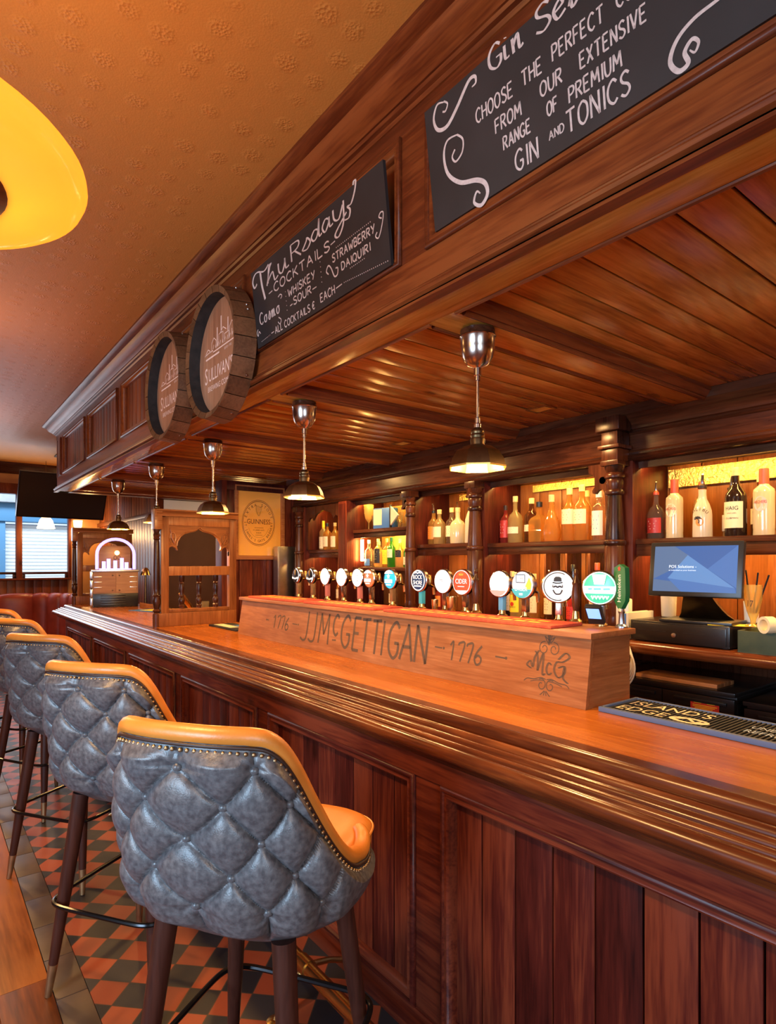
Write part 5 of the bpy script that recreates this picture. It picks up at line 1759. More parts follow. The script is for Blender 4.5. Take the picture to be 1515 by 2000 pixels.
# ------------------------------------------------------------------ carved screens dividing the bar
def divider_screen(yc, x0, x1, label):
    t = empty('bar_divider', ((x0 + x1) / 2, yc, 1.1005), 0, label, 'bar divider', 'carved dividers standing on the bar')
    z0 = 1.1005
    H = 0.925
    f = lambda u, v, n: (u, yc - n, z0 + v)
    W = x1 - x0
    mb = MB()
    mb.box(x0 + 0.05, x0 + 0.11, yc - 0.03, yc + 0.03, z0, z0 + H - 0.06, 0.004)
    mb.box(x1 - 0.06, x1, yc - 0.03, yc + 0.03, z0, z0 + H - 0.06, 0.004)
    mb.box(x0 + 0.02, x1, yc - 0.032, yc + 0.032, z0, z0 + 0.105, 0.004)
    mb.box(x0 + 0.08, x1 - 0.03, yc - 0.022, yc + 0.022, z0 + 0.105, z0 + 0.135, 0.008)
    mb.box(x0 + 0.08, x1 - 0.03, yc - 0.026, yc + 0.026, z0 + 0.40, z0 + 0.475, 0.005)
    mb.box(x0 + 0.08, x1 - 0.03, yc - 0.026, yc + 0.026, z0 + 0.80, z0 + 0.87, 0.005)
    mb.build('frame', 'oakdark_z', t, world=True)
    mb = MB()
    mb.prism([(yc - 0.045, z0 + H - 0.055), (yc - 0.05, z0 + H - 0.035), (yc - 0.04, z0 + H - 0.02), (yc - 0.052, z0 + H - 0.01), (yc - 0.052, z0 + H), (yc + 0.052, z0 + H), (yc + 0.052, z0 + H - 0.01), (yc + 0.04, z0 + H - 0.02), (yc + 0.05, z0 + H - 0.035), (yc + 0.045, z0 + H - 0.055)], 'x', x0 + 0.01, x1 + 0.01)
    mb.box(x0 - 0.005, x0 + 0.055, yc - 0.045, yc + 0.045, z0 + H - 0.16, z0 + H, 0.004)
    mb.build('top_rail', 'oakdark_x', t, world=True)
    # arch panel with ogee and cusps
    a0, a1 = x0 + 0.11, x1 - 0.06
    c = (a0 + a1) / 2
    hw = (a1 - a0) / 2
    half = [(1.0, 0.595), (0.96, 0.625), (0.88, 0.635), (0.78, 0.622), (0.72, 0.600), (0.70, 0.605), (0.73, 0.63), (0.72, 0.66), (0.62, 0.705), (0.48, 0.735), (0.30, 0.748), (0.14, 0.758), (0.05, 0.772), (0.0, 0.785)]
    poly = [(c + hw, 0.80), (c + hw, 0.56)] + [(c + q * hw, v) for q, v in half] + [(c - q * hw, v) for q, v in reversed(half[:-1])] + [(c - hw, 0.56), (c - hw, 0.80)]
    MB().plate(poly, f, -0.014, 0.014).build('arch_panel', 'oakdark_x', t, world=True)
    mb = MB()
    for sg in (-1, 1):
        mb.tube([f(c + sg * q * hw, v + 0.010, 0.016) for q, v in half[6:]], 0.006, 6)
        mb.tube([f(c + sg * (0.86 + 0.09 * cos(a)) * hw, 0.70 + 0.045 * sin(a), 0.015) for a in [2 * pi * i / 12 for i in range(12)]], 0.006, 6, closed=True)
        mb.tube([f(c + sg * 0.80 * hw, 0.655, 0.016), f(c + sg * 0.90 * hw, 0.70, 0.018), f(c + sg * 0.94 * hw, 0.775, 0.014)], [0.010, 0.006, 0.003], 6)
    mb.build('carving', 'oakdark_x', t, world=True)
    sp_ = [(0.020, 0.135), (0.020, 0.15), (0.024, 0.158), (0.016, 0.168), (0.022, 0.185), (0.024, 0.205), (0.014, 0.225), (0.019, 0.235), (0.014, 0.245), (0.018, 0.27), (0.020, 0.30), (0.015, 0.33), (0.021, 0.338), (0.015, 0.348), (0.022, 0.36), (0.022, 0.40)]
    for q in (-0.56, 0.0, 0.56):
        MB().lathe([(r, z0 + z) for r, z in sp_], (c + q * hw, yc, 0), 14).build('spindle', 'dark_z', t, world=True)
    pp = [(0.030, 0.0), (0.030, 0.10), (0.022, 0.11), (0.032, 0.125), (0.020, 0.14), (0.026, 0.17), (0.031, 0.20), (0.024, 0.235), (0.031, 0.245), (0.022, 0.26), (0.025, 0.30), (0.026, 0.45), (0.022, 0.66), (0.019, 0.68), (0.026, 0.69), (0.020, 0.70), (0.027, 0.72), (0.020, 0.74), (0.026, 0.76), (0.026, 0.78)]
    MB().lathe([(r, z0 + z) for r, z in pp], (x0 + 0.022, yc - 0.004, 0), 16).build('turned_post', 'dark_z', t, world=True)
divider_screen(4.86, 1.455, 2.13, 'carved oak bar divider with ogee arch and spindles beside the framed poster')
divider_screen(8.02, 1.455, 2.13, 'carved oak bar divider behind the lit dome-topped jukebox')

# miniature jukebox with a lit dome
t = empty('jukebox', (1.80, 7.45, 1.1005), R(-10), 'small wooden jukebox with a glowing violet dome on the bar', 'jukebox')
M['walnut'] = wood('walnut_veneer', (0.24, 0.10, 0.035), (0.36, 0.16, 0.06), (0.46, 0.23, 0.09), 'x', 0.3, knots=False)
MB().prism([(-0.235, 0.155), (0.235, 0.155), (0.235, 0.40), (-0.235, 0.40)], 'y', -0.10, 0.12).build('cabinet', 'walnut', t)
mb = MB()
fj = lambda u, v, n: (u, -0.10 - n, v)
mb.plate([(-0.215, 0.17), (-0.002, 0.17), (-0.002, 0.385), (-0.215, 0.385)], fj, 0, 0.008)
mb.plate([(0.002, 0.17), (0.05, 0.17), (0.10, 0.09), (0.215, 0.09), (0.215, 0.385), (0.002, 0.385)], fj, 0, 0.008)
d = mb.build('door', 'walnut', t)
mb = MB()
for u in (-0.185, 0.185):
    for v in (0.225, 0.285, 0.345):
        mb.box(u - 0.04, u + 0.04, -0.1115, -0.108, v - 0.004, v + 0.004, 0.001)
for u, v in ((-0.035, 0.36), (0.035, 0.36), (-0.035, 0.19), (0.035, 0.19)):
    mb.ball((u, -0.112, v), 0.009, 8)
mb.build('trim', 'steel', d)
mb = MB()
mb.box(-0.235, 0.235, -0.115, 0.12, 0.0, 0.155, 0.006)
for k in range(5):
    mb.box(-0.16, 0.10, -0.122, -0.112, 0.02 + k * 0.026, 0.035 + k * 0.026, 0.002)
mb.build('grille_base', 'blackm', t)
mb = MB()
for k in range(4):
    mb.box(-0.262, -0.236, -0.11, 0.11, 0.02 + 0.1 * k, 0.105 + 0.1 * k, 0.006)
mb.build('side_trim', 'steel', t)
MB().box(-0.25, 0.245, -0.12, 0.125, 0.40, 0.425, 0.005).build('shelf_plate', 'steel', t)
M['neon'] = mat('violet_glow_tube', (0.5, 0.45, 1.0), 0.3, emit=(0.42, 0.36, 1.0), es=1.5)
M['amberglow'] = mat('amber_glow', (1, 0.6, 0.2), 0.3, emit=(1.0, 0.55, 0.18), es=4)
archp = [(-0.195, 0.43), (-0.195, 0.58)] + [(0.195 * cos(a), 0.60 + 0.175 * sin(a)) for a in [pi - pi * i / 14 for i in range(15)]] + [(0.195, 0.58), (0.195, 0.43)]
MB().tube([(u, -0.07, v) for u, v in archp], 0.017, 8).build('light_tube', 'neon', t)
dp = [(u * .93, 0.43 + (v - 0.43) * .95) for u, v in archp]
mb = MB()
mb.grid([[(u, y, v) for u, v in dp] for y in (-0.07, -0.02, 0.05, 0.10)])
mb.build('dome', 'g_clear', t)
mb = MB().box(-0.17, 0.17, 0.085, 0.10, 0.43, 0.70, 0.004)
mb.build('back_plate', 'walnut', t)
mb = MB()
for k, (u, h) in enumerate(((-0.12, .09), (-0.07, .12), (0.0, .10), (0.07, .13), (0.12, .08))):
    mb.box(u - 0.02, u + 0.02, 0.0, 0.03, 0.43, 0.43 + h, 0.003)
mb.box(-0.17, 0.17, -0.05, 0.0, 0.426, 0.44)
mb.build('lit_records', 'neon', t)
MB().ball((0.02, 0.03, 0.62), 0.028, 12).build('lamp', 'amberglow', t)
MB().text('OO', 0.07, lambda u, v, n: (u, 0.02 - n, v), 0, 0.7, at=(0.02, 0.54)).build('print', 'inkblack', t)
t = empty('brass_bell', (2.10, 7.32, 1.1005), 0, 'brass bell on a small stand right of the jukebox', 'bell')
MB().lathe([(0.035, 0), (0.035, 0.01), (0.012, 0.02), (0.012, 0.36)], (0, 0, 0), 14).build('stand', 'bronze', t)
MB().lathe([(0.055, 0), (0.05, 0.02), (0.038, 0.06), (0.02, 0.085), (0, 0.09)], (0, 0, 0.36), 18).build('bell_cup', 'brass', t)

def menu(x, y, rz, label, m='yellow', s=(0.13, 0.19)):
    t = empty('menu', (x, y, 1.1005), R(rz), label, 'menu')
    MB().box(-s[0], s[0], -s[1], s[1], 0, 0.006, 0.002).build('board', 'blue', t)
    MB().box(-s[0] * .55, s[0] * .75, -s[1] * .85, s[1] * .4, 0.0062, 0.008).build('paper', m, t)
menu(1.93, 6.55, 20, 'blue menu board with a yellow sheet lying on the bar between the dividers')
t = empty('bar_mat', (1.93, 4.42, 1.1005), 0, 'dark rubber bar mat with printed panel left of the oak box', 'bar mat')
MB().box(-0.10, 0.10, -0.26, 0.26, 0, 0.012, 0.003).build('mat', 'rubber', t)
MB().box(-0.075, 0.0, -0.1, 0.22, 0.0122, 0.0135).build('printed_panel', 'cream', t)
MB().box(0.01, 0.08, -0.2, 0.05, 0.0122, 0.0135).build('printed_panel', 'blue', t)
t = empty('till_roll_tray', (2.065, 7.03, 1.1005), 0, 'low pale wooden tray on the bar right of the jukebox', 'tray')
MB().box(-0.06, 0.06, -0.2, 0.2, 0, 0.012, 0.003).box(-0.06, 0.06, -0.2, -0.19, 0.012, 0.05, 0.002).box(-0.06, -0.05, -0.19, 0.19, 0.012, 0.05, 0.002).build('tray', 'oak_y', t)
cup(2.10, 6.72, 1.1, 0.05, 0.10, 'black', 'black cup on the bar behind the pale wooden tray')
# brass swan-neck beer engines behind the near divider
for k, (x, y, lab) in enumerate(((1.72, 5.32, 'brass lever tap seen through the left spindles of the near divider'), (1.86, 5.12, 'brass lever tap seen through the middle spindles of the near divider'))):
    t = empty('lever_tap', (x, y, 1.1005), R(20), lab, 'beer tap')
    MB().lathe([(0.03, 0), (0.03, 0.008), (0.014, 0.018), (0.014, 0.07), (0.02, 0.078), (0.02, 0.10), (0.012, 0.11)], (0, 0, 0), 16).build('base', 'brass', t)
    MB().tube([(0, 0, 0.09), (-0.03, 0, 0.13), (-0.08, 0, 0.19), (-0.13, 0, 0.25)], [0.012, 0.02, 0.024, 0.016], 10).build('lever', 'brass', t)
    MB().tube([(0, 0, 0.09), (0.04, -0.01, 0.10), (0.06, -0.01, 0.07), (0.06, -0.01, 0.03)], 0.008, 8).build('spout', 'brass', t)
goblet(2.02, 5.25, 1.1, 0.16, 0.035, 'pint glass behind the right spindle of the near divider', 'g_clear', False)

# rubber bar mat with lettering at the right
t = empty('bar_mat', (1.93, 0.7, 1.1005), R(-90 + 0.0), 'long ribbed black bar mat with cream and blue lettering right of the oak box', 'bar mat')
L0, L1, W0, W1 = -0.47, 0.75, -0.115, 0.115     # x along the bar to the viewer's right, y to the back
mb = MB().box(L0, L1, W0, W1, 0, 0.008, 0.002)
k = L0 + 0.02
while k < L1 - 0.02:
    mb.box(k, k + 0.006, W0 + 0.02, W1 - 0.012, 0.008, 0.013)
    k += 0.0135
mb.build('mat', 'rubber', t)
mb = MB()
mb.box(L0, L1, W0 - 0.006, W0 + 0.012, 0, 0.017, 0.003)
mb.box(L0, L0 + 0.012, W0, W1, 0, 0.017, 0.003)
mb.box(L0, L1, W1 - 0.01, W1, 0, 0.016, 0.003)
mb.build('raised_edge', 'rubber_blue', t)
fm_ = lambda u, v, n: (u, v, 0.0135 + n)
mb = MB()
mb.text("ISLAND'S", 0.085, fm_, 0, 0.80, 'LEFT', at=(L0 + 0.03, 0.012))
mb.text('EDGE', 0.085, fm_, 0, 0.80, 'LEFT', at=(L0 + 0.03, -0.075))
mb.ring((L0 + 0.27, -0.052), 0.02, 0.034, fm_, 0.0, 24, sx=1.8)
mb.ribbon([(L0 + 0.23, -0.055), (L0 + 0.26, -0.035), (L0 + 0.29, -0.06), (L0 + 0.31, -0.04)], 0.010, fm_, 0)
mb.build('lettering', 'cream', t)
M['matblue'] = mat('pale_blue_print', (0.42, 0.52, 0.66), 0.6)
mb = MB()
mb.text('UNEXPECTEDLY', 0.046, fm_, 0, 0.72, 'LEFT', at=(L0 + 0.42, 0.008))
mb.text('REFRESHING', 0.046, fm_, 0, 0.80, 'LEFT', at=(L0 + 0.42, -0.048))
mb.build('lettering', 'matblue', t)

# ------------------------------------------------------------------ till and the things round it
t = empty('cash_drawer', (2.83, 1.415, 1.2125), R(-90), 'black steel cash drawer under the till screen', 'cash drawer')
MB().box(-0.235, 0.235, 0.006, 0.42, 0.006, 0.105, 0.004).build('case', 'blackm', t)
d = MB().box(-0.222, 0.222, 0.0, 0.006, 0.012, 0.095, 0.003).build('drawer_front', 'blackm', t)
mb = MB()
for a, b in ((-0.195, -0.05), (0.03, 0.17)):
    mb.box(a, b, -0.0008, 0.0, 0.058, 0.061)
mb.build('slot', 'black', d)
MB().lathe([(0.011, 0), (0.011, 0.004), (0.004, 0.005)], (0, 0, 0), 14, M4=Matrix.Translation((-0.012, 0, 0.045)) @ Matrix.Rotation(R(90), 4, 'X')).build('lock', 'steel', d)
mb = MB()
for u in (-0.20, 0.20):
    for v in (0.05, 0.36):
        mb.lathe([(0.012, 0), (0.012, 0.007)], (u, v, 0), 10)
mb.build('foot', 'rubber', t)
t = empty('till_screen', (2.86, 1.34, 1.3185), R(-84), 'black till touchscreen showing a blue faceted display', 'till screen')
MB().box(-0.16, 0.16, -0.02, 0.20, 0.0, 0.014, 0.004).build('base', 'black', t)
rows = []
for k in range(9):
    q = k / 8
    w = 0.125 - 0.065 * min(1, q * 1.6) ** 0.7
    zz = 0.014 + 0.19 * q
    yy = 0.02 + 0.14 * (1 - q) ** 2
    rows.append([(-w, yy - 0.02, zz), (w, yy - 0.02, zz), (w * .9, yy + 0.03, zz), (-w * .9, yy + 0.03, zz)])
MB().grid(rows, closed=True).build('neck', 'bronze', t, ang=60)
Mt = Matrix.Translation((0, -0.02, 0.255)) @ Matrix.Rotation(R(-9), 4, 'X')
def fs(u, v, n):
    return Mt @ Vector((u, -n, v))
s = MB().box(-0.205, 0.205, 0.0, 0.035, -0.13, 0.13, 0.008, M4=Mt).build('bezel', 'black', t)
def scr(name, col, es):
    M[name] = mat(name, (0.004, 0.005, 0.008), 0.45, emit=col, es=es, spec=0.15)
scr('screen_blue', (0.055, 0.13, 0.36), 1.0)
scr('screen_light', (0.13, 0.27, 0.55), 1.0)
scr('screen_mid', (0.08, 0.18, 0.45), 1.0)
scr('screen_grey', (0.11, 0.17, 0.30), 1.0)
scr('screen_white', (0.9, 0.93, 1.0), 1.3)
pn = MB().plate([(-0.182, -0.108), (0.182, -0.108), (0.182, 0.108), (-0.182, 0.108)], fs, 0.0, 0.0012).build('display', 'screen_blue', s)
mb = MB()
mb.face([(-0.182, 0.108), (-0.182, -0.05), (-0.09, 0.0), (-0.02, 0.06), (-0.09, 0.108)], fs, 0.0016)
mb.face([(-0.182, -0.108), (-0.182, -0.05), (-0.10, -0.06), (-0.05, -0.108)], fs, 0.0016)
mb.build('facet', 'screen_grey', pn)
mb = MB()
mb.face([(-0.03, 0.065), (0.175, -0.085), (-0.115, -0.045)], fs, 0.0018)
mb.build('facet', 'screen_light', pn)
mb = MB()
mb.face([(0.06, 0.0), (0.182, 0.108), (0.182, -0.085)], fs, 0.0016)
mb.face([(-0.115, -0.045), (0.175, -0.085), (0.182, -0.108), (-0.05, -0.108)], fs, 0.0016)
mb.build('facet', 'screen_mid', pn)
mb = MB()
mb.text('POS Solutions -', 0.0195, fs, 0.0024, 1.0, 'LEFT', at=(-0.112, 0.004))
mb.text('as individual as your business', 0.0095, fs, 0.0024, 1.1, 'LEFT', at=(-0.112, -0.010))
mb.build('print', 'screen_white', pn)
cup(3.12, 1.60, 1.319, 0.042, 0.17, 'white', 'white cup on the counter behind the till screen', 'cup')
t = empty('pen_glass', (2.93, 1.12, 1.3185), R(-90), 'stemmed beer glass holding pens beside the till screen', 'glass')
MB().lathe([(.032, 0), (.032, .004), (.010, .012), (.012, .03), (.026, .07), (.036, .12), (.038, .16), (.036, .185), (.034, .185), (.035, .12), (.022, .07), (0, .05)], (0, 0, 0), 20).build('bowl', 'g_pale', t, ang=60)
mb = MB()
for (u, v, du, dv, L) in ((0, 0, .02, .0, .24), (.01, .0, .05, .01, .23), (-.01, .005, -.03, .02, .25)):
    mb.tube([(u, v, 0.06), (u + du, v + dv, L)], 0.004, 6)
mb.build('pens', 'black', t)
MB().text('17', 0.04, wrap(0.036), 0, 0.7, at=(0, 0.09)).build('print', 'inkblack', t)
cup(3.12, 1.20, 1.3185, 0.034, 0.10, 'white', 'pale mug with a red handle behind the till glass', 'mug', 'mug')
t = empty('paper_note', (2.91, 1.21, 1.3185), R(25), 'yellow paper note lying on the cash drawer', 'note')
MB().plate([(-0.05, -0.09), (0.05, -0.09), (0.05, 0.09), (-0.05, 0.09)], lambda u, v, n: (u, v, n), 0.0005, 0.0015).build('sheet', 'yellow', t)
t = empty('card_box', (2.93, 0.98, 1.2125), 0, 'dark green scuffed box on the counter right of the cash drawer', 'box')
mb = MB().box(-0.11, 0.11, -0.16, 0.16, 0, 0.004)
for a in ((-0.11, -0.104, -0.16, 0.16), (0.104, 0.11, -0.16, 0.16), (-0.104, 0.104, -0.16, -0.154), (-0.104, 0.104, 0.154, 0.16)):
    mb.box(*a, 0.004, 0.095, 0.001)
mb.build('box', 'greenbox', t)
t = empty('tape_roll', (2.815, 1.02, 1.308), 0, 'roll of pale tape resting on the rim of the green box', 'tape roll')
Mr = Matrix.Translation((0, 0, 0.032)) @ Matrix.Rotation(R(60), 4, 'Z') @ Matrix.Rotation(R(90), 4, 'X')
MB().lathe([(0.024, -0.02), (0.036, -0.02), (0.036, 0.02), (0.024, 0.02), (0.024, -0.02)], (0, 0, 0), 24, M4=Mr, caps=False).build('tape', 'cream', t)
t = empty('file_folder', (2.84, 1.69, 1.2125), R(-90), 'blue file folder edged in cream standing left of the cash drawer', 'folder')
MB().box(-0.010, 0.010, 0, 0.26, 0, 0.13, 0.002).build('cover', 'blue', t)
MB().box(0.0102, 0.022, 0.004, 0.25, 0.003, 0.135).box(-0.018, -0.0102, 0.004, 0.25, 0.003, 0.135).build('pages', 'paper', t)
t = empty('dispenser', (2.97, 1.765, 1.2125), R(-80), 'cream dispenser with red top between paddle tap and till', 'dispenser')
MB().box(-0.035, 0.035, -0.03, 0.03, 0, 0.20, 0.012).build('body', 'white', t)
MB().box(-0.02, 0.02, -0.032, 0.0, 0.185, 0.203, 0.003).build('button', 'red', t)
t = empty('steel_cooler', (3.005, 5.61, 1.2125), 0, 'tall brushed steel cooler cabinet at the corner below the poster', 'cooler')
MB().box(-0.105, 0.105, -0.05, 0.05, 0, 0.56, 0.006).build('cabinet', 'steel', t)
MB().box(-0.095, 0.095, -0.054, -0.05, 0.02, 0.54, 0.002).build('door', 'steel', t)

# ------------------------------------------------------------------ pendant lamps over the bar
def make_pendant():
    t = empty('pendant_lamp', (1.53, 1.46, 2.412), 0)
    MB().lathe([(0.060, 0), (0.060, -0.012), (0.064, -0.022)], (0, 0, 0), 20).build('ceiling_block', 'dark_x', t)
    MB().lathe([(0.062, -0.020), (0.0635, -0.024), (0.060, -0.028), (0.059, -0.065), (0.052, -0.095), (0.036, -0.118), (0.016, -0.128), (0.013, -0.130), (0.013, -0.155), (0.010, -0.157), (0.010, -0.172), (0, -0.173)], (0, 0, 0), 24).build('canopy_cup', 'pewter', t, ang=50)
    MB().lathe([(0.0055, -0.165), (0.0055, -0.30), (0.009, -0.303), (0.009, -0.320), (0.013, -0.324), (0.013, -0.340), (0.008, -0.345)], (0, 0, 0), 12).build('rod', 'pewter', t)
    s_ = MB().lathe([(0.012, -0.335), (0.022, -0.345), (0.024, -0.352), (0.022, -0.358), (0.025, -0.364), (0.023, -0.372), (0.026, -0.378), (0.024, -0.392), (0.026, -0.398)], (0, 0, 0), 18).build('lamp_holder', 'bronze', t)
    MB().ball((0.026, 0, -0.365), 0.006, 8).build('thumb_screw', 'brass', s_)
    # eight-sided flared shade, gilded within
    o_ = [(0.026, -0.396), (0.050, -0.402), (0.078, -0.420), (0.094, -0.446), (0.101, -0.470)]
    MB().lathe(o_, (0, 0, 0), 8, caps=False, ph=pi / 8).build('shade', 'bronze', t, ang=25)
    MB().lathe([(r * 0.975, z - 0.002) for r, z in o_] + [(0.101, -0.470), (0.1035, -0.472), (0.1035, -0.478), (0.100, -0.478)], (0, 0, 0), 8, caps=False, ph=pi / 8).build('shade_lining', 'gilt', t, ang=25)
    MB().ball((0, 0, -0.448), 0.026, 14, 1.15).build('bulb', 'bulb', t)
    return t
pend = make_pendant()
plabs = ['largest brass pendant lamp over the bar, nearest the gin blackboard', 'octagonal brass pendant lamp hanging left of the oak tap box middle', 'brass pendant lamp hanging in front of the framed poster', 'small brass pendant lamp just above the near carved divider', 'farthest brass pendant lamp, hanging above the jukebox']
for i in range(5):
    o = pend if i == 0 else copy_tree(pend)
    o.location = (1.53, 1.46 + 1.19 * i, 2.4055)
    tag(o, plabs[i], 'pendant lamp', 'brass pendant lamps over the bar')
    light('pendant_light', 'POINT', (1.53, 1.46 + 1.19 * i, 1.925), 29, WARM2, 0.03)
# recessed rectangular soffit lights
for k, y in enumerate((2.13, 3.35)):
    t = empty('soffit_light', (2.74, y, 2.4625), 0, ('rectangular brass recessed light in the boarding right of the nearest pendant', 'rectangular brass recessed light in the boarding above the tap row')[k], 'recessed light', 'recessed lights in the soffit boarding')
    mb = MB()
    mb.box(-0.05, 0.05, -0.07, -0.052, -0.006, 0.0)
    mb.box(-0.05, 0.05, 0.052, 0.07, -0.006, 0.0)
    mb.box(-0.05, -0.036, -0.052, 0.052, -0.006, 0.0)
    mb.box(0.036, 0.05, -0.052, 0.052, -0.006, 0.0)
    mb.build('trim', 'brass', t)
    MB().box(-0.036, 0.036, -0.052, 0.052, -0.003, 0.0).build('lens', 'gilt', t)

# big amber glass bowl hanging from the ceiling at the left
M['lampbulb'] = mat('bowl_lamp_bulb', (1, 0.9, 0.6), 0.5, emit=(1.0, 0.62, 0.18), es=30)
M['bowlglass'] = translucent('amber_glass_bowl', (1.0, 0.55, 0.06), 0.42)
t = empty('bowl_lamp', (-0.05, 1.51, CEIL), 0, 'large amber glass dish lamp hanging from the ceiling at left', 'ceiling lamp')
dz = 2.374 - CEIL
o_ = [(0.196, dz - 0.012), (0.25, dz - 0.012), (0.295, dz - 0.009), (0.325, dz - 0.002), (0.342, dz + 0.010), (0.349, dz + 0.026), (0.347, dz + 0.040), (0.339, dz + 0.050)]
o_ += [(r - 0.008, z + 0.004) for r, z in reversed(o_[:7])]
MB().lathe(o_, (0, 0, 0), 64, caps=False).build('glass_dish', 'bowlglass', t, ang=60)
MB().lathe([(0, dz - 0.018), (0.15, dz - 0.018), (0.195, dz - 0.015), (0.202, dz - 0.010), (0.198, dz + 0.002), (0, dz + 0.004)], (0, 0, 0), 48).build('centre_plate', 'canopy_x', t)
MB().lathe([(0.014, dz + 0.01), (0.014, -0.03), (0.06, -0.025), (0.075, 0.0)], (0, 0, 0), 16).build('stem', 'bronze', t)
mb = MB()
for k in range(6):
    a = 0.5 + k * pi / 3
    mb.tube([(0.015 * cos(a), 0.015 * sin(a), dz + 0.09), (0.2 * cos(a), 0.2 * sin(a), dz + 0.055), (0.332 * cos(a), 0.332 * sin(a), dz + 0.040)], 0.006, 6)
mb.build('bracket_arm', 'bronze', t)
for k in range(3):
    a = 0.1 + k * 2 * pi / 3
    MB().ball((0.215 * cos(a), 0.215 * sin(a), dz + 0.055), 0.024, 12, 1.1).build('bulb', 'lampbulb', t)

# ------------------------------------------------------------------ blackboards and barrel ends on the canopy
def board(y_hi, y_lo, xb, xt, z0, z1, label, draw):
    t = empty('blackboard', (xb, (y_hi + y_lo) / 2, z0), 0, label, 'blackboard')
    a = math.atan2(xb - xt, z1 - z0)
    def f(u, v, n):
        return (xb - (v - z0) * sin(a) - n * cos(a), -u, z0 + (v - z0) - n * sin(a))
    p = MB().plate([(-y_hi, z0), (-y_lo, z0), (-y_lo, z1), (-y_hi, z1)], f, -0.012, 0.0).build('board', 'chalkboard', t, world=True)
    draw(Split('chalk', p), f)
NW = 0.0010
def dots(mb, f, u0, u1, v0, v1, n):
    mb.begin('chalk_dots')
    _dots(mb, f, u0, u1, v0, v1, n)
    mb.end()
def _dots(mb, f, u0, u1, v0, v1, n):
    for i in range(n):
        q = i / max(1, n - 1)
        mb.ring((u0 + (u1 - u0) * q, v0 + (v1 - v0) * q), 0, 0.0022, f, NW, 6)
def draw1(mb, f):
    B = lambda P: [(-y, z) for y, z in P]
    # 'Thursdays' in swashed script
    mb.ribbon(B([(2.495, 2.852), (2.520, 2.842), (2.534, 2.868), (2.515, 2.892), (2.48, 2.897), (2.42, 2.880), (2.375, 2.892)]), 0.010, f, NW, 'pen')
    mb.ribbon(B([(2.455, 2.888), (2.450, 2.83), (2.432, 2.765)]), 0.013, f, NW, 'pen')
    hand(mb, 'h', -2.405, -2.300, 2.812, 0.062, 0.0085, f, NW, 'pen')
    hand(mb, 'u', -2.292, -2.205, 2.818, 0.075, 0.0095, f, NW, 'pen')
    hand(mb, 'R', -2.180, -2.105, 2.828, 0.064, 0.0085, f, NW, 'pen')
    hand(mb, 's', -2.095, -2.030, 2.830, 0.060, 0.0085, f, NW, 'pen')
    hand(mb, 'd', -2.020, -1.945, 2.838, 0.058, 0.0085, f, NW, 'pen')
    hand(mb, 'a', -1.940, -1.868, 2.838, 0.068, 0.0085, f, NW, 'pen')
    hand(mb, 'y', -1.862, -1.780, 2.838, 0.085, 0.0085, f, NW, 'pen')
    mb.ribbon(B([(1.795, 2.825), (1.768, 2.823), (1.757, 2.845), (1.772, 2.862), (1.748, 2.862), (1.722, 2.892), (1.712, 2.920), (1.722, 2.925), (1.728, 2.914)]), 0.008, f, NW, 'pen')
    hand(mb, 'COCKTAILS', -2.345, -1.905, 2.765, 0.036, 0.0055, f, NW)
    mb.ribbon(B([(2.395, 2.775), (2.362, 2.777)]), 0.004, f, NW, smooth=False)
    mb.ribbon(B([(1.895, 2.780), (1.865, 2.782)]), 0.004, f, NW, smooth=False)
    hand(mb, 'WHISKEY', -2.232, -2.020, 2.706, 0.030, 0.005, f, NW)
    hand(mb, 'SOUR', -2.195, -2.055, 2.662, 0.030, 0.005, f, NW)
    mb.ribbon(B([(2.045, 2.672), (2.015, 2.672)]), 0.004, f, NW, smooth=False)
    mb.ribbon(B([(2.225, 2.668), (2.205, 2.670)]), 0.004, f, NW, smooth=False)
    hand(mb, 'STRAWBERRY', -1.892, -1.630, 2.715, 0.028, 0.0048, f, NW)
    hand(mb, 'DAIQUIRI', -1.838, -1.662, 2.668, 0.027, 0.0048, f, NW)
    hand(mb, 'Cosmo', -2.500, -2.315, 2.672, 0.050, 0.0065, f, NW, 'pen')
    hand(mb, 'ALL COCKTAILS €', -2.370, -2.040, 2.598, 0.028, 0.0044, f, NW)
    hand(mb, 'EACH', -1.995, -1.895, 2.606, 0.030, 0.0044, f, NW)
    mb.ribbon(B([(1.885, 2.620), (1.845, 2.622)]), 0.004, f, NW, smooth=False)
    mb.ribbon(B([(2.405, 2.610), (2.382, 2.611)]), 0.004, f, NW, smooth=False)
    dots(mb, f, -2.50, -2.42, 2.602, 2.607, 8)
    dots(mb, f, -1.83, -1.575, 2.622, 2.60, 24)
    dots(mb, f, -1.86, -1.65, 2.757, 2.757, 20)
    dots(mb, f, -1.785, -1.70, 2.656, 2.656, 9)
    for u, v0 in ((-2.253, 2.735), (-1.975, 2.75)):
        dots(mb, f, u, u, v0, v0 - 0.075, 5)
    mb.ribbon(B([(1.588, 2.742), (1.602, 2.752), (1.592, 2.762), (1.578, 2.755), (1.590, 2.72), (1.612, 2.69), (1.628, 2.700), (1.618, 2.71)]), 0.0045, f, NW)
    mb.ribbon(B([(1.925, 2.685), (1.938, 2.700), (1.922, 2.715), (1.905, 2.70), (1.888, 2.665), (1.868, 2.665), (1.862, 2.685), (1.876, 2.690)]), 0.0055, f, NW)
    mb.ribbon(B([(2.318, 2.735), (2.298, 2.740), (2.285, 2.730), (2.298, 2.722)]), 0.004, f, NW)
    mb.ribbon(B([(2.525, 2.662), (2.538, 2.650), (2.530, 2.634), (2.518, 2.650), (2.505, 2.638)]), 0.0045, f, NW)
    mb.ribbon(B([(2.33, 2.655), (2.31, 2.640), (2.322, 2.625), (2.338, 2.638)]), 0.0045, f, NW)
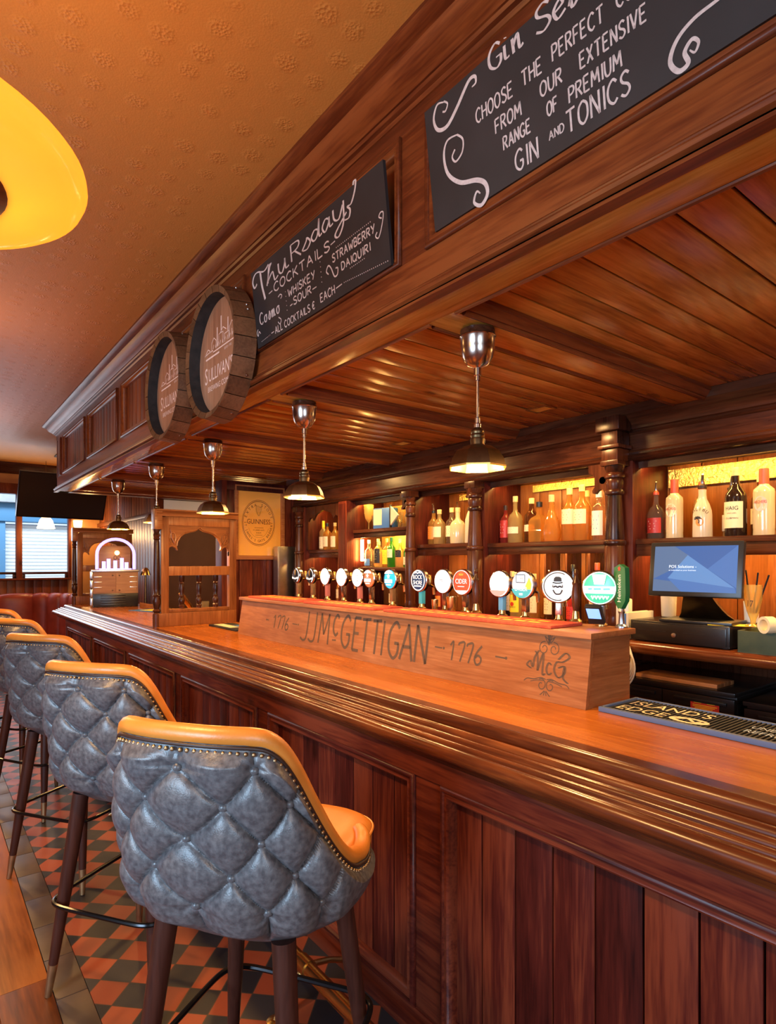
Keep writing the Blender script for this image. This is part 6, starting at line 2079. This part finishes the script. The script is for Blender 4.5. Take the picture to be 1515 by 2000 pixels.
board(2.545, 1.56, 1.228, 1.192, 2.582, 2.915, 'blackboard of Thursday cocktails leaning on the canopy beside the barrel ends', draw1)
def draw2(mb, f):
    B = lambda P: [(-y, z) for y, z in P]
    hand(mb, 'Gin', -1.098, -0.985, 2.900, 0.060, 0.0075, f, NW, 'pen', 0.15)
    hand(mb, 'Selection', -0.945, -0.58, 2.893, 0.062, 0.0075, f, NW, 'pen', 0.12)
    hand(mb, 'CHOOSE', -1.157, -1.030, 2.806, 0.036, 0.0045, f, NW)
    hand(mb, 'THE', -0.998, -0.938, 2.808, 0.036, 0.0045, f, NW)
    hand(mb, 'PERFECT', -0.905, -0.768, 2.812, 0.036, 0.0045, f, NW)
    hand(mb, 'COMBINATION', -0.735, -0.53, 2.815, 0.036, 0.0045, f, NW)
    hand(mb, 'FROM', -1.094, -1.008, 2.747, 0.034, 0.0045, f, NW)
    hand(mb, 'OUR', -0.946, -0.884, 2.753, 0.034, 0.0045, f, NW)
    hand(mb, 'EXTENSIVE', -0.833, -0.672, 2.751, 0.034, 0.0045, f, NW)
    hand(mb, 'RANGE', -1.072, -0.984, 2.694, 0.032, 0.0045, f, NW)
    hand(mb, 'OF', -0.931, -0.902, 2.700, 0.032, 0.0045, f, NW)
    hand(mb, 'PREMIUM', -0.868, -0.733, 2.696, 0.034, 0.0045, f, NW)
    hand(mb, 'GIN', -1.038, -0.967, 2.622, 0.050, 0.0055, f, NW)
    hand(mb, 'AND', -0.931, -0.888, 2.644, 0.020, 0.0032, f, NW)
    hand(mb, 'TONICS', -0.880, -0.718, 2.632, 0.050, 0.0055, f, NW)
    mb.ribbon(B([(1.268, 2.902), (1.286, 2.896), (1.29, 2.915), (1.272, 2.928), (1.300, 2.935), (1.318, 2.905), (1.305, 2.870), (1.268, 2.860), (1.225, 2.885), (1.175, 2.925), (1.150, 2.925), (1.148, 2.908), (1.163, 2.905)][3:]), 0.009, f, NW, True)
    mb.ribbon(B([(1.272, 2.930), (1.258, 2.916), (1.268, 2.902), (1.280, 2.906)]), 0.005, f, NW)
    mb.ribbon(B([(1.250, 2.775), (1.262, 2.790), (1.245, 2.802), (1.222, 2.790), (1.228, 2.765), (1.228, 2.765), (1.232, 2.818), (1.272, 2.822), (1.290, 2.790), (1.280, 2.735), (1.235, 2.690), (1.175, 2.668), (1.145, 2.645), (1.140, 2.615), (1.165, 2.597), (1.190, 2.615), (1.178, 2.638), (1.165, 2.628)][6:]), 0.010, f, NW, True)
    mb.ribbon(B([(1.232, 2.818), (1.212, 2.795), (1.218, 2.765), (1.245, 2.752), (1.258, 2.770), (1.245, 2.785)]), 0.0055, f, NW)
    mb.ribbon(B([(0.588, 2.638), (0.578, 2.628), (0.570, 2.642), (0.582, 2.655), (0.598, 2.640), (0.592, 2.616), (0.612, 2.612), (0.628, 2.640), (0.612, 2.672), (0.575, 2.690), (0.52, 2.695), (0.47, 2.71), (0.43, 2.735)]), 0.008, f, NW, True)
board(1.355, 0.30, 1.236, 1.192, 2.604, 2.945, 'blackboard with the gin selection, leaning on the canopy above the nearest pendant', draw2)

M['barrel'] = wood('barrel_stave', (0.06, 0.022, 0.009), (0.12, 0.046, 0.018), (0.18, 0.075, 0.031), 'x', 0.5, knots=False, coat=0)
M['barrelhead'] = wood('barrel_head', (0.27, 0.105, 0.050), (0.37, 0.155, 0.075), (0.46, 0.21, 0.11), 'z', 0.6, 0.8, knots=False, coat=0)
M['char'] = noisy('charred_inside', (0.012, 0.009, 0.008), (0.03, 0.022, 0.018), 25, 0.8)
M['barrel_print'] = mat('pale_pink_print', (0.90, 0.62, 0.50), 0.7)
def barrel(yc, zc, r, label):
    t = empty('barrel_end', (1.20, yc, zc), R(-90), label, 'barrel end', 'barrel ends hung on the canopy')
    # local frame: front is -y; depth from y = -0.075 (rim) to y = +0.035 (back)
    n = 22
    mb = MB()
    for k in range(n):
        a0, a1 = 2 * pi * k / n + 0.006, 2 * pi * (k + 1) / n - 0.006
        rows = []
        for y, ro in ((-0.078, r), (-0.02, r * 1.025), (0.024, r * 1.04)):
            rows.append([(ro * cos(a0 + (a1 - a0) * i / 3), y, ro * sin(a0 + (a1 - a0) * i / 3)) for i in range(4)])
        ri = r * 0.905
        rows.append([(ri * cos(a0 + (a1 - a0) * i / 3), 0.024, ri * sin(a0 + (a1 - a0) * i / 3)) for i in range(4)])
        rows.append([(ri * cos(a0 + (a1 - a0) * i / 3), -0.070, ri * sin(a0 + (a1 - a0) * i / 3)) for i in range(4)])
        rows.append(rows[0])
        mb.grid(rows)
    bmesh.ops.remove_doubles(mb.bm, verts=mb.bm.verts, dist=1e-5)
    mb.build('staves', 'barrel', t, ang=30)
    Ml = Matrix.Rotation(R(90), 4, 'X')
    MB().lathe([(r * 0.903, -0.020), (r * 0.903, 0.0695)], (0, 0, 0), 44, M4=Ml, caps=False).build('charred_lining', 'char', t)
    mb = MB()
    w = 2 * r * 0.9 / 6
    for k in range(6):
        u0, u1 = -0.9 * r + k * w + 0.001, -0.9 * r + (k + 1) * w - 0.001
        P = []
        for i in range(9):
            u = u0 + (u1 - u0) * i / 8
            P.append((u, math.sqrt(max(0, (0.9 * r) ** 2 - u * u))))
        P2 = P + [(u, -v) for u, v in reversed(P)]
        mb.plate(P2, fL, -0.006, 0.012)
    bmesh.ops.remove_doubles(mb.bm, verts=mb.bm.verts, dist=1e-5)
    h = mb.build('head', 'barrelhead', t)
    q = r / 0.325
    mb = MB()
    mb.text('S', 0.125 * q, fL, 0.0128, 0.72, 'LEFT', at=(-0.215 * q, -0.105 * q))
    mb.text("ULLIVAN'S", 0.098 * q, fL, 0.0128, 0.70, 'LEFT', at=(-0.164 * q, -0.098 * q))
    mb.text('BREWING COMPANY', 0.040 * q, fL, 0.0128, 0.95, at=(0.01 * q, -0.152 * q))
    mb.text('ESTD 1702', 0.016 * q, fL, 0.0128, 1.2, at=(0.09 * q, 0.020 * q))
    mb.ribbon([(-0.20 * q, 0.026 * q), (-0.02 * q, 0.026 * q)], 0.009 * q, fL, 0.0128, smooth=False)
    # skyline: bridge, roofs, towers and chimneys
    def L(P, w=0.005):
        mb.ribbon([(x * q, y * q) for x, y in P], w * q, fL, 0.0128, smooth=False)
    L([(-0.215, 0.052), (-0.16, 0.056), (-0.10, 0.056)])
    mb.ribbon([(-0.21 * q, 0.048 * q), (-0.17 * q, 0.075 * q), (-0.13 * q, 0.052 * q)], 0.005 * q, fL, 0.0128)
    L([(-0.12, 0.06), (-0.12, 0.098), (-0.09, 0.118), (-0.06, 0.098), (-0.06, 0.058)])
    L([(-0.045, 0.06), (-0.045, 0.16)], 0.010)
    L([(-0.025, 0.058), (-0.025, 0.118), (0.03, 0.118), (0.03, 0.058)])
    L([(0.005, 0.12), (0.005, 0.205)], 0.010)
    L([(-0.012, 0.118), (0.03, 0.140), (0.07, 0.118)])
    L([(0.05, 0.058), (0.05, 0.10), (0.10, 0.10), (0.10, 0.058)])
    L([(0.092, 0.10), (0.092, 0.172)], 0.009)
    L([(0.11, 0.06), (0.11, 0.118), (0.14, 0.14), (0.17, 0.118), (0.17, 0.06)])
    L([(0.14, 0.06), (0.14, 0.10)])
    L([(0.175, 0.085), (0.20, 0.112), (0.225, 0.085), (0.225, 0.052)])
    L([(-0.10, 0.046), (0.23, 0.046)], 0.006)
    for i in range(10):
        L([(-0.10 + 0.03 * i, 0.062), (-0.09 + 0.03 * i, 0.082)], 0.005)
    mb.build('print', 'barrel_print', h)
    for a in (150, 200, 25, 30, -30, 60, -70):
        MB().ball((r * 1.03 * cos(R(a)), -0.005, r * 1.03 * sin(R(a))), 0.007, 8).build('rivet', 'pewter', t)
barrel(2.880, 2.632, 0.316, 'larger-looking barrel end with printed brewery skyline, beside the cocktail blackboard')
barrel(3.615, 2.640, 0.310, 'second barrel end with brewery skyline, farther along the canopy')

# ------------------------------------------------------------------ framed poster on the partition
t = empty('framed_poster', (2.765, 5.70, 1.637), 0, 'wood-framed cream stout poster with an oval emblem on the planked partition', 'framed poster')
W2, HH = 0.277, 0.752
M['lamplit_paper'] = mat('lamplit_poster_paper', (0.88, 0.45, 0.09), 0.6)  # orange put into the paper colour for the pendant's warm light
fp_ = lambda u, v, n: (u, -0.006 - n, v)
mb = panel_frame(MB(), lambda u, v, n: (u, -0.004 - n, v), -W2, W2, 0, HH, [(0, -0.002), (0, 0.020), (0.006, 0.024), (0.028, 0.018), (0.038, 0.016), (0.042, 0.008), (0.042, 0.0)])
mb.build('frame', 'oak_x', t, ang=50)
p = MB().plate([(-W2 + 0.04, 0.04), (W2 - 0.04, 0.04), (W2 - 0.04, HH - 0.04), (-W2 + 0.04, HH - 0.04)], fp_, -0.004, 0.0).build('paper', 'lamplit_paper', t)
mb = MB()
c0 = (-0.012, 0.375)
mb.ring(c0, 0.232, 0.236, fp_, 0.0010, 48, sx=0.78)
mb.ring(c0, 0.218, 0.224, fp_, 0.0010, 48, sx=0.78)
mb.ring(c0, 0.150, 0.152, fp_, 0.0010, 48, R(200), R(340), sx=0.78)
mb.arctext('EXTRA STOUT', 0.040, fp_, 0.0010, c0, 0.172, pi / 2, R(14), 0.80)
mb.arctext("ST.JAMES'S GATE BREWERY", 0.034, fp_, 0.0010, c0, 0.196, -pi / 2, R(8.2), 0.80, True)
mb.text('GUINNESS', 0.070, fp_, 0.0010, 0.80, at=(-0.012, 0.365))
mb.text('ST. JAMES\'S GATE', 0.018, fp_, 0.0010, 0.9, at=(-0.012, 0.295))
mb.text('DUBLIN', 0.018, fp_, 0.0010, 0.9, at=(-0.012, 0.268))
mb.ribbon([(-0.06, 0.325), (0.04, 0.325)], 0.003, fp_, 0.001, smooth=False)
mb.ribbon([(-0.05, 0.250), (0.03, 0.250)], 0.003, fp_, 0.001, smooth=False)
mb.build('print', 'ink', p)
mb = MB()
mb.ribbon([(-0.042, 0.535), (-0.02, 0.548), (0.005, 0.535), (0.018, 0.542)], 0.010, fp_, 0.0012)
mb.ribbon([(-0.042, 0.535), (-0.036, 0.49), (-0.012, 0.445)], 0.010, fp_, 0.0012)
mb.ribbon([(0.018, 0.540), (0.010, 0.49), (-0.012, 0.445)], 0.010, fp_, 0.0012)
for k in range(5):
    mb.ribbon([(-0.034 + 0.010 * k, 0.535), (-0.028 + 0.007 * k, 0.475)], 0.003, fp_, 0.0012, smooth=False)
mb.build('harp_emblem', 'gold', p)
M['picglass'] = glass('picture_glass', (1, 0.98, 0.94), 0.8, 0.02)
MB().plate([(-W2 + 0.04, 0.04), (W2 - 0.04, 0.04), (W2 - 0.04, HH - 0.04), (-W2 + 0.04, HH - 0.04)], fp_, 0.004, 0.006).build('glazing', 'picglass', t)

# ------------------------------------------------------------------ television and far lamps
t = empty('television', (1.63, 9.75, 2.25), 0, 'large black television tilted down from the ceiling by the far window', 'television')
Mt = Matrix.Translation((1.63, 9.76, 2.245)) @ Matrix.Rotation(R(4), 4, 'Z') @ Matrix.Rotation(R(24), 4, 'X')
M['tvglass'] = mat('television_glass', (0.045, 0.032, 0.024), 0.14)  # brownish base colour painted in for a reflection on the dark screen
MB().box(-0.57, 0.57, 0.012, 0.05, 0, 0.66, 0.006, M4=Mt).build('case', 'black', t, world=True)
mb = MB()
mb.box(-0.57, 0.57, 0.0, 0.0118, 0, 0.02, 0.002, M4=Mt)
mb.box(-0.57, 0.57, 0.0, 0.0118, 0.645, 0.66, 0.002, M4=Mt)
mb.box(-0.57, -0.556, 0.0, 0.0118, 0.02, 0.645, 0.002, M4=Mt)
mb.box(0.556, 0.57, 0.0, 0.0118, 0.02, 0.645, 0.002, M4=Mt)
mb.build('bezel', 'blackm', t, world=True)
MB().box(-0.556, 0.556, 0.006, 0.0116, 0.02, 0.645, M4=Mt).build('screen', 'tvglass', t, world=True)
mb = MB().box(1.60, 1.68, 9.72, 9.80, 2.60, CEIL, 0.004)
mb.box(1.55, 1.73, 9.66, 9.86, CEIL - 0.02, CEIL, 0.004)
mb.build('ceiling_mount', 'black', t, world=True)
def shade_lamp(x, y, z, label, cord):
    t = empty('glass_shade_lamp', (x, y, z), 0, label, 'lamp')
    M['lampglass'] = M.get('lampglass') or translucent('cream_lamp_glass', (1.0, 0.84, 0.55), 2.2)
    MB().lathe([(0.03, 0.19), (0.045, 0.185), (0.09, 0.12), (0.115, 0.03), (0.125, 0.0), (0.12, 0.0), (0.085, 0.115), (0.03, 0.18)], (0, 0, 0), 24, caps=False).build('shade', 'lampglass', t)
    MB().ball((0, 0, 0.08), 0.03, 12, 1.2).build('bulb', 'bulb', t)
    MB().lathe([(0.032, 0.18), (0.03, 0.21), (0.008, 0.23), (0.004, 0.24), (0.004, cord)], (0, 0, 0), 14).build('hanger', 'bronze', t)
shade_lamp(1.535, 10.45, 2.13, 'small glowing glass pendant hanging behind the television in front of the window', CEIL - 2.13)
t = empty('wall_sconce', (2.06, 10.999, 2.14), 0, 'lit cream wall sconce right of the far window', 'wall lamp')
MB().lathe([(0.05, -0.01), (0.05, 0.0)], (0, 0, 0), 18, M4=Matrix.Rotation(R(90), 4, 'X')).build('back_plate', 'brass', t)
MB().tube([(0, -0.01, 0), (0, -0.06, -0.02), (0, -0.09, 0.02)], 0.008, 8).build('arm', 'brass', t)
MB().lathe([(0.035, 0.02), (0.06, 0.06), (0.07, 0.16), (0.065, 0.16), (0.05, 0.06), (0.03, 0.03)], (0, -0.09, 0), 18, caps=False).build('shade', 'lampglass', t)

# ------------------------------------------------------------------ bar stools
def sgn(v):
    return -1 if v < 0 else 1
def plan(phi, a, b, e=2.5):
    """super-ellipse: phi = 0 at the middle of the back, local front is +x"""
    c_, s_ = cos(phi), sin(phi)
    return (-a * sgn(c_) * abs(c_) ** (2 / e), b * sgn(s_) * abs(s_) ** (2 / e))
PHM = R(128)
def top_z(phi):
    a = abs(math.degrees(phi))
    pts = [(0, 1.243), (20, 1.241), (34, 1.236), (40, 1.222), (46, 1.185), (58, 1.06), (70, 0.965), (82, 0.905), (95, 0.870), (108, 0.862), (120, 0.872), (128, 0.868)]
    for (x0, y0), (x1, y1) in zip(pts[:-1], pts[1:]):
        if a <= x1:
            t = (a - x0) / (x1 - x0)
            return y0 + (y1 - y0) * t
    return pts[-1][1]
def top_s(phi):
    return sum(top_z(phi + R(d)) for d in (-5, -2.5, 0, 2.5, 5)) / 5
def bot_z(phi):
    a = abs(math.degrees(phi))
    return 0.732 + 0.058 * max(0, (a - 60) / 68) ** 1.5
def lean(z):
    return 0.19 * (z - 0.95)
def prof_r(z):
    q = (z - 0.732) / 0.15
    if q < 0:
        q = 0
    if q < 1:
        return 0.80 + 0.20 * (1 - (1 - q) ** 2.2)
    return 1.0
DPH, DZ, ZR = R(29.5), 0.0815, 1.168
def shell_pt(phi, z, off=0.0):
    k = prof_r(z)
    x, y = plan(phi, 0.262 * k, 0.288 * k)
    n = Vector((x / 0.262 ** 2, y / 0.288 ** 2)).normalized()
    bk = max(0.0, cos(phi)) ** 0.7
    return Vector((x + n.x * off - lean(z) * bk, y + n.y * off, z))
def tuft(phi, z):
    s = phi / DPH
    t = (ZR - z) / DZ
    edge = min(1.0, max(0.0, (R(84) - abs(phi)) / R(20)))
    fade_t = min(1.0, max(0.0, (top_s(phi) - 0.028 - z) / 0.03))
    if t < 0:
        h = abs(sin(pi * s)) ** 0.5
    elif t > 4:
        h = abs(sin(pi * s)) ** 0.5
    else:
        p, q = s + t / 2, s - t / 2
        h = (abs(sin(pi * p)) * abs(sin(pi * q))) ** 0.30
    if t < 0:
        w = min(1.0, -t / 0.35)
        p, q = s, s
        h2 = (abs(sin(pi * (s + t / 2))) * abs(sin(pi * (s - t / 2)))) ** 0.42
        h = h2 * (1 - w) + h * w
    elif t > 4:
        w = min(1.0, (t - 4) / 0.35)
        h2 = (abs(sin(pi * (s + t / 2))) * abs(sin(pi * (s - t / 2)))) ** 0.42
        h = h2 * (1 - w) + h * w
    fade_b = min(1.0, max(0.0, (z - 0.735) / 0.05))
    return 0.038 * (h * edge + 0.8 * (1 - edge)) * (0.15 + 0.85 * fade_t) * fade_b

def make_stool():
    t = empty('bar_stool', (0, 0, 0), 0)
    NP, NZ = 330, 130
    rows = []
    for j in range(NZ + 1):
        row = []
        for i in range(NP + 1):
            phi = -PHM + 2 * PHM * i / NP
            zt, zb = top_s(phi) - 0.016, bot_z(phi)
            z = zb + (zt - zb) * (j / NZ)
            row.append(shell_pt(phi, z, tuft(phi, z)))
        rows.append(row)
    # turn the bottom edge under
    under = [[(p.x * k_ + 0.02 * (1 - k_), p.y * k_, p.z + d_) for p in rows[0]] for k_, d_ in ((0.25, -0.006), (0.6, -0.010), (0.86, -0.012), (0.96, -0.007))]
    back = MB().grid(under + rows).build('tufted_back', 'leather_grey', t, ang=75)
    # buttons
    bmesh_me = None
    for k in range(5):
        for j in range(-3, 4):
            phi = (j + (0.5 if k % 2 else 0)) * DPH
            z = ZR - DZ * k
            if abs(phi) > R(66) or z > top_s(phi) - 0.055 or z < bot_z(phi) + 0.03:
                continue
            p = shell_pt(phi, z, 0.004)
            if bmesh_me is None:
                o = MB().ball((0, 0, 0), 0.0125, 12, 0.85).build('button', 'leather_grey', back)
                bmesh_me = o
            else:
                o = bmesh_me.copy()
                COL.objects.link(o)
            o.location = p
    # inside face and padded rim in tan leather
    rows = []
    for j in range(17):
        rows.append([shell_pt(-PHM + 2 * PHM * i / 80, bot_z(-PHM + 2 * PHM * i / 80) + 0.03 + (top_s(-PHM + 2 * PHM * i / 80) - bot_z(-PHM + 2 * PHM * i / 80) - 0.03) * j / 16, -0.036 - 0.012 * sin(pi * j / 16)) for i in range(81)])
    MB().grid(rows).build('inner_back', 'leather_tan', t, ang=75)
    rim, welt, nails = [], [], []
    for i in range(121):
        phi = -PHM + 2 * PHM * i / 120
        rim.append(shell_pt(phi, top_s(phi) - 0.004, -0.016))
        welt.append(shell_pt(phi, top_s(phi) - 0.022, 0.005))
    MB().tube(rim, 0.0215, 12).build('padded_rim', 'leather_tan', t, ang=75)
    ends = []
    for sg in (-1, 1):
        e = []
        for k in range(6):
            z = top_s(PHM) - 0.02 - (top_s(PHM) - bot_z(PHM) - 0.02) * k / 5
            e.append(shell_pt(sg * PHM, z, -0.014))
        ends.append(e)
    mb = MB()
    for e in ends:
        mb.tube(e, 0.022, 10)
    mb.build('arm_front', 'leather_grey', t, ang=75)
    MB().tube(welt, 0.0045, 8).build('welt', 'brown_welt', t, ang=75)
    mb = MB()
    pts = [shell_pt(-PHM + 2 * PHM * i / 600, top_s(-PHM + 2 * PHM * i / 600) - 0.034, 0.008) for i in range(601)]
    acc = 0
    for a, b in zip(pts[:-1], pts[1:]):
        acc += (b - a).length
        if acc > 0.0145:
            acc = 0
            mb.ball(b, 0.0052, 6, 1.0)
    mb.build('nailhead_trim', 'brass_old', t, ang=75)
    # seat cushion
    rows = []
    for z, k in ((0.748, 0.86), (0.756, 0.93), (0.785, 0.985), (0.835, 1.0), (0.853, 0.992), (0.862, 0.965), (0.872, 0.90), (0.880, 0.72), (0.884, 0.45), (0.885, 0.0)):
        row = []
        for i in range(64):
            a = 2 * pi * i / 64
            c_, s_ = cos(a), sin(a)
            x = 0.085 + 0.225 * k * sgn(c_) * abs(c_) ** (2 / 4.2)
            if x < 0:
                x *= 0.75
            y = 0.250 * k * sgn(s_) * abs(s_) ** (2 / 4.2) * (1 - 0.22 * max(0, -c_))
            row.append((x, y, z))
        rows.append(row)
    c = MB().grid(rows, closed=True).build('seat_cushion', 'leather_tan', t, ang=75)
    loop = [(0.085 + 0.227 * sgn(cos(a)) * abs(cos(a)) ** (2 / 4.2), 0.252 * sgn(sin(a)) * abs(sin(a)) ** (2 / 4.2), 0.850) for a in [-pi * 0.5 + pi * i / 40 for i in range(41)]]
    MB().tube(loop, 0.0035, 6).build('piping', 'leather_tan', c)
    MB().box(0.06, 0.24, -0.16, 0.16, 0.724, 0.760, 0.012).build('seat_base', 'blackm', t)
    for sx in (-1, 1):
        for sy in (-1, 1):
            top = Vector((0.02 + sx * 0.160, sy * 0.160, 0.735))
            ft = Vector((0.02 + sx * 0.2375, sy * 0.2375, 0.0))
            k = 0.115 / 0.73
            mid = ft.lerp(top, k)
            lg = MB().tube([mid, ft.lerp(top, 0.5), top], [0.0165, 0.0235, 0.0285], 16).build('leg', 'leg', t)
            MB().tube([ft, mid], [0.0115, 0.0172], 16).build('brass_ferrule', 'brass_old', lg)
    zr = 0.345
    q = 0.165 + (0.2375 - 0.165) * (1 - zr / 0.73) + 0.028
    loop = []
    for i in range(72):
        a = 2 * pi * i / 72
        c_, s_ = cos(a), sin(a)
        loop.append((0.02 + q * 1.07 * sgn(c_) * abs(c_) ** (2 / 7), q * 1.07 * sgn(s_) * abs(s_) ** (2 / 7), zr))
    MB().tube(loop, 0.0085, 8, closed=True).build('foot_ring', 'black_metal', t)
    return t
stool = make_stool()
tree = {}
for c in bpy.data.objects:
    if c.parent:
        tree.setdefault(c.parent.name, []).append(c)
spots = [(0.69, 1.45, 33.5), (0.69, 2.45, 33.5), (0.675, 3.52, 33.5), (0.68, 4.56, 30), (0.68, 5.58, 30)]
slabs = ['nearest grey button-tufted bar stool with tan leather rim', 'second grey tufted bar stool from the camera, beside the nearest one', 'third grey tufted bar stool along the bar, cut by the left picture edge', 'fourth tufted bar stool, only its back and tan rim showing at left', 'farthest tufted bar stool, a sliver at the left below the window']
for i, (x, y, a) in enumerate(spots):
    o = stool if i == 0 else copy_tree(stool, None, tree)
    o.location = (x, y, 0.0012)
    o.rotation_euler = (0, 0, R(a))
    tag(o, slabs[i], 'bar stool', 'tufted bar stools along the bar')

# crumpled paper by the foot rail
mb = MB()
mb.lathe([(0.0, 0), (0.045, 0.005), (0.05, 0.03), (0.03, 0.055), (0, 0.06)], (0, 0, 0), 7)
for v in mb.bm.verts:
    v.co.x += random.uniform(-.012, .012)
    v.co.y += random.uniform(-.012, .012)
o = mb.build('paper_scrap', 'paper', None, ang=10)
o.location = (0.93, 3.15, 0.001)
tag(o, 'crumpled paper scrap on the tiles behind the second stool', 'litter')
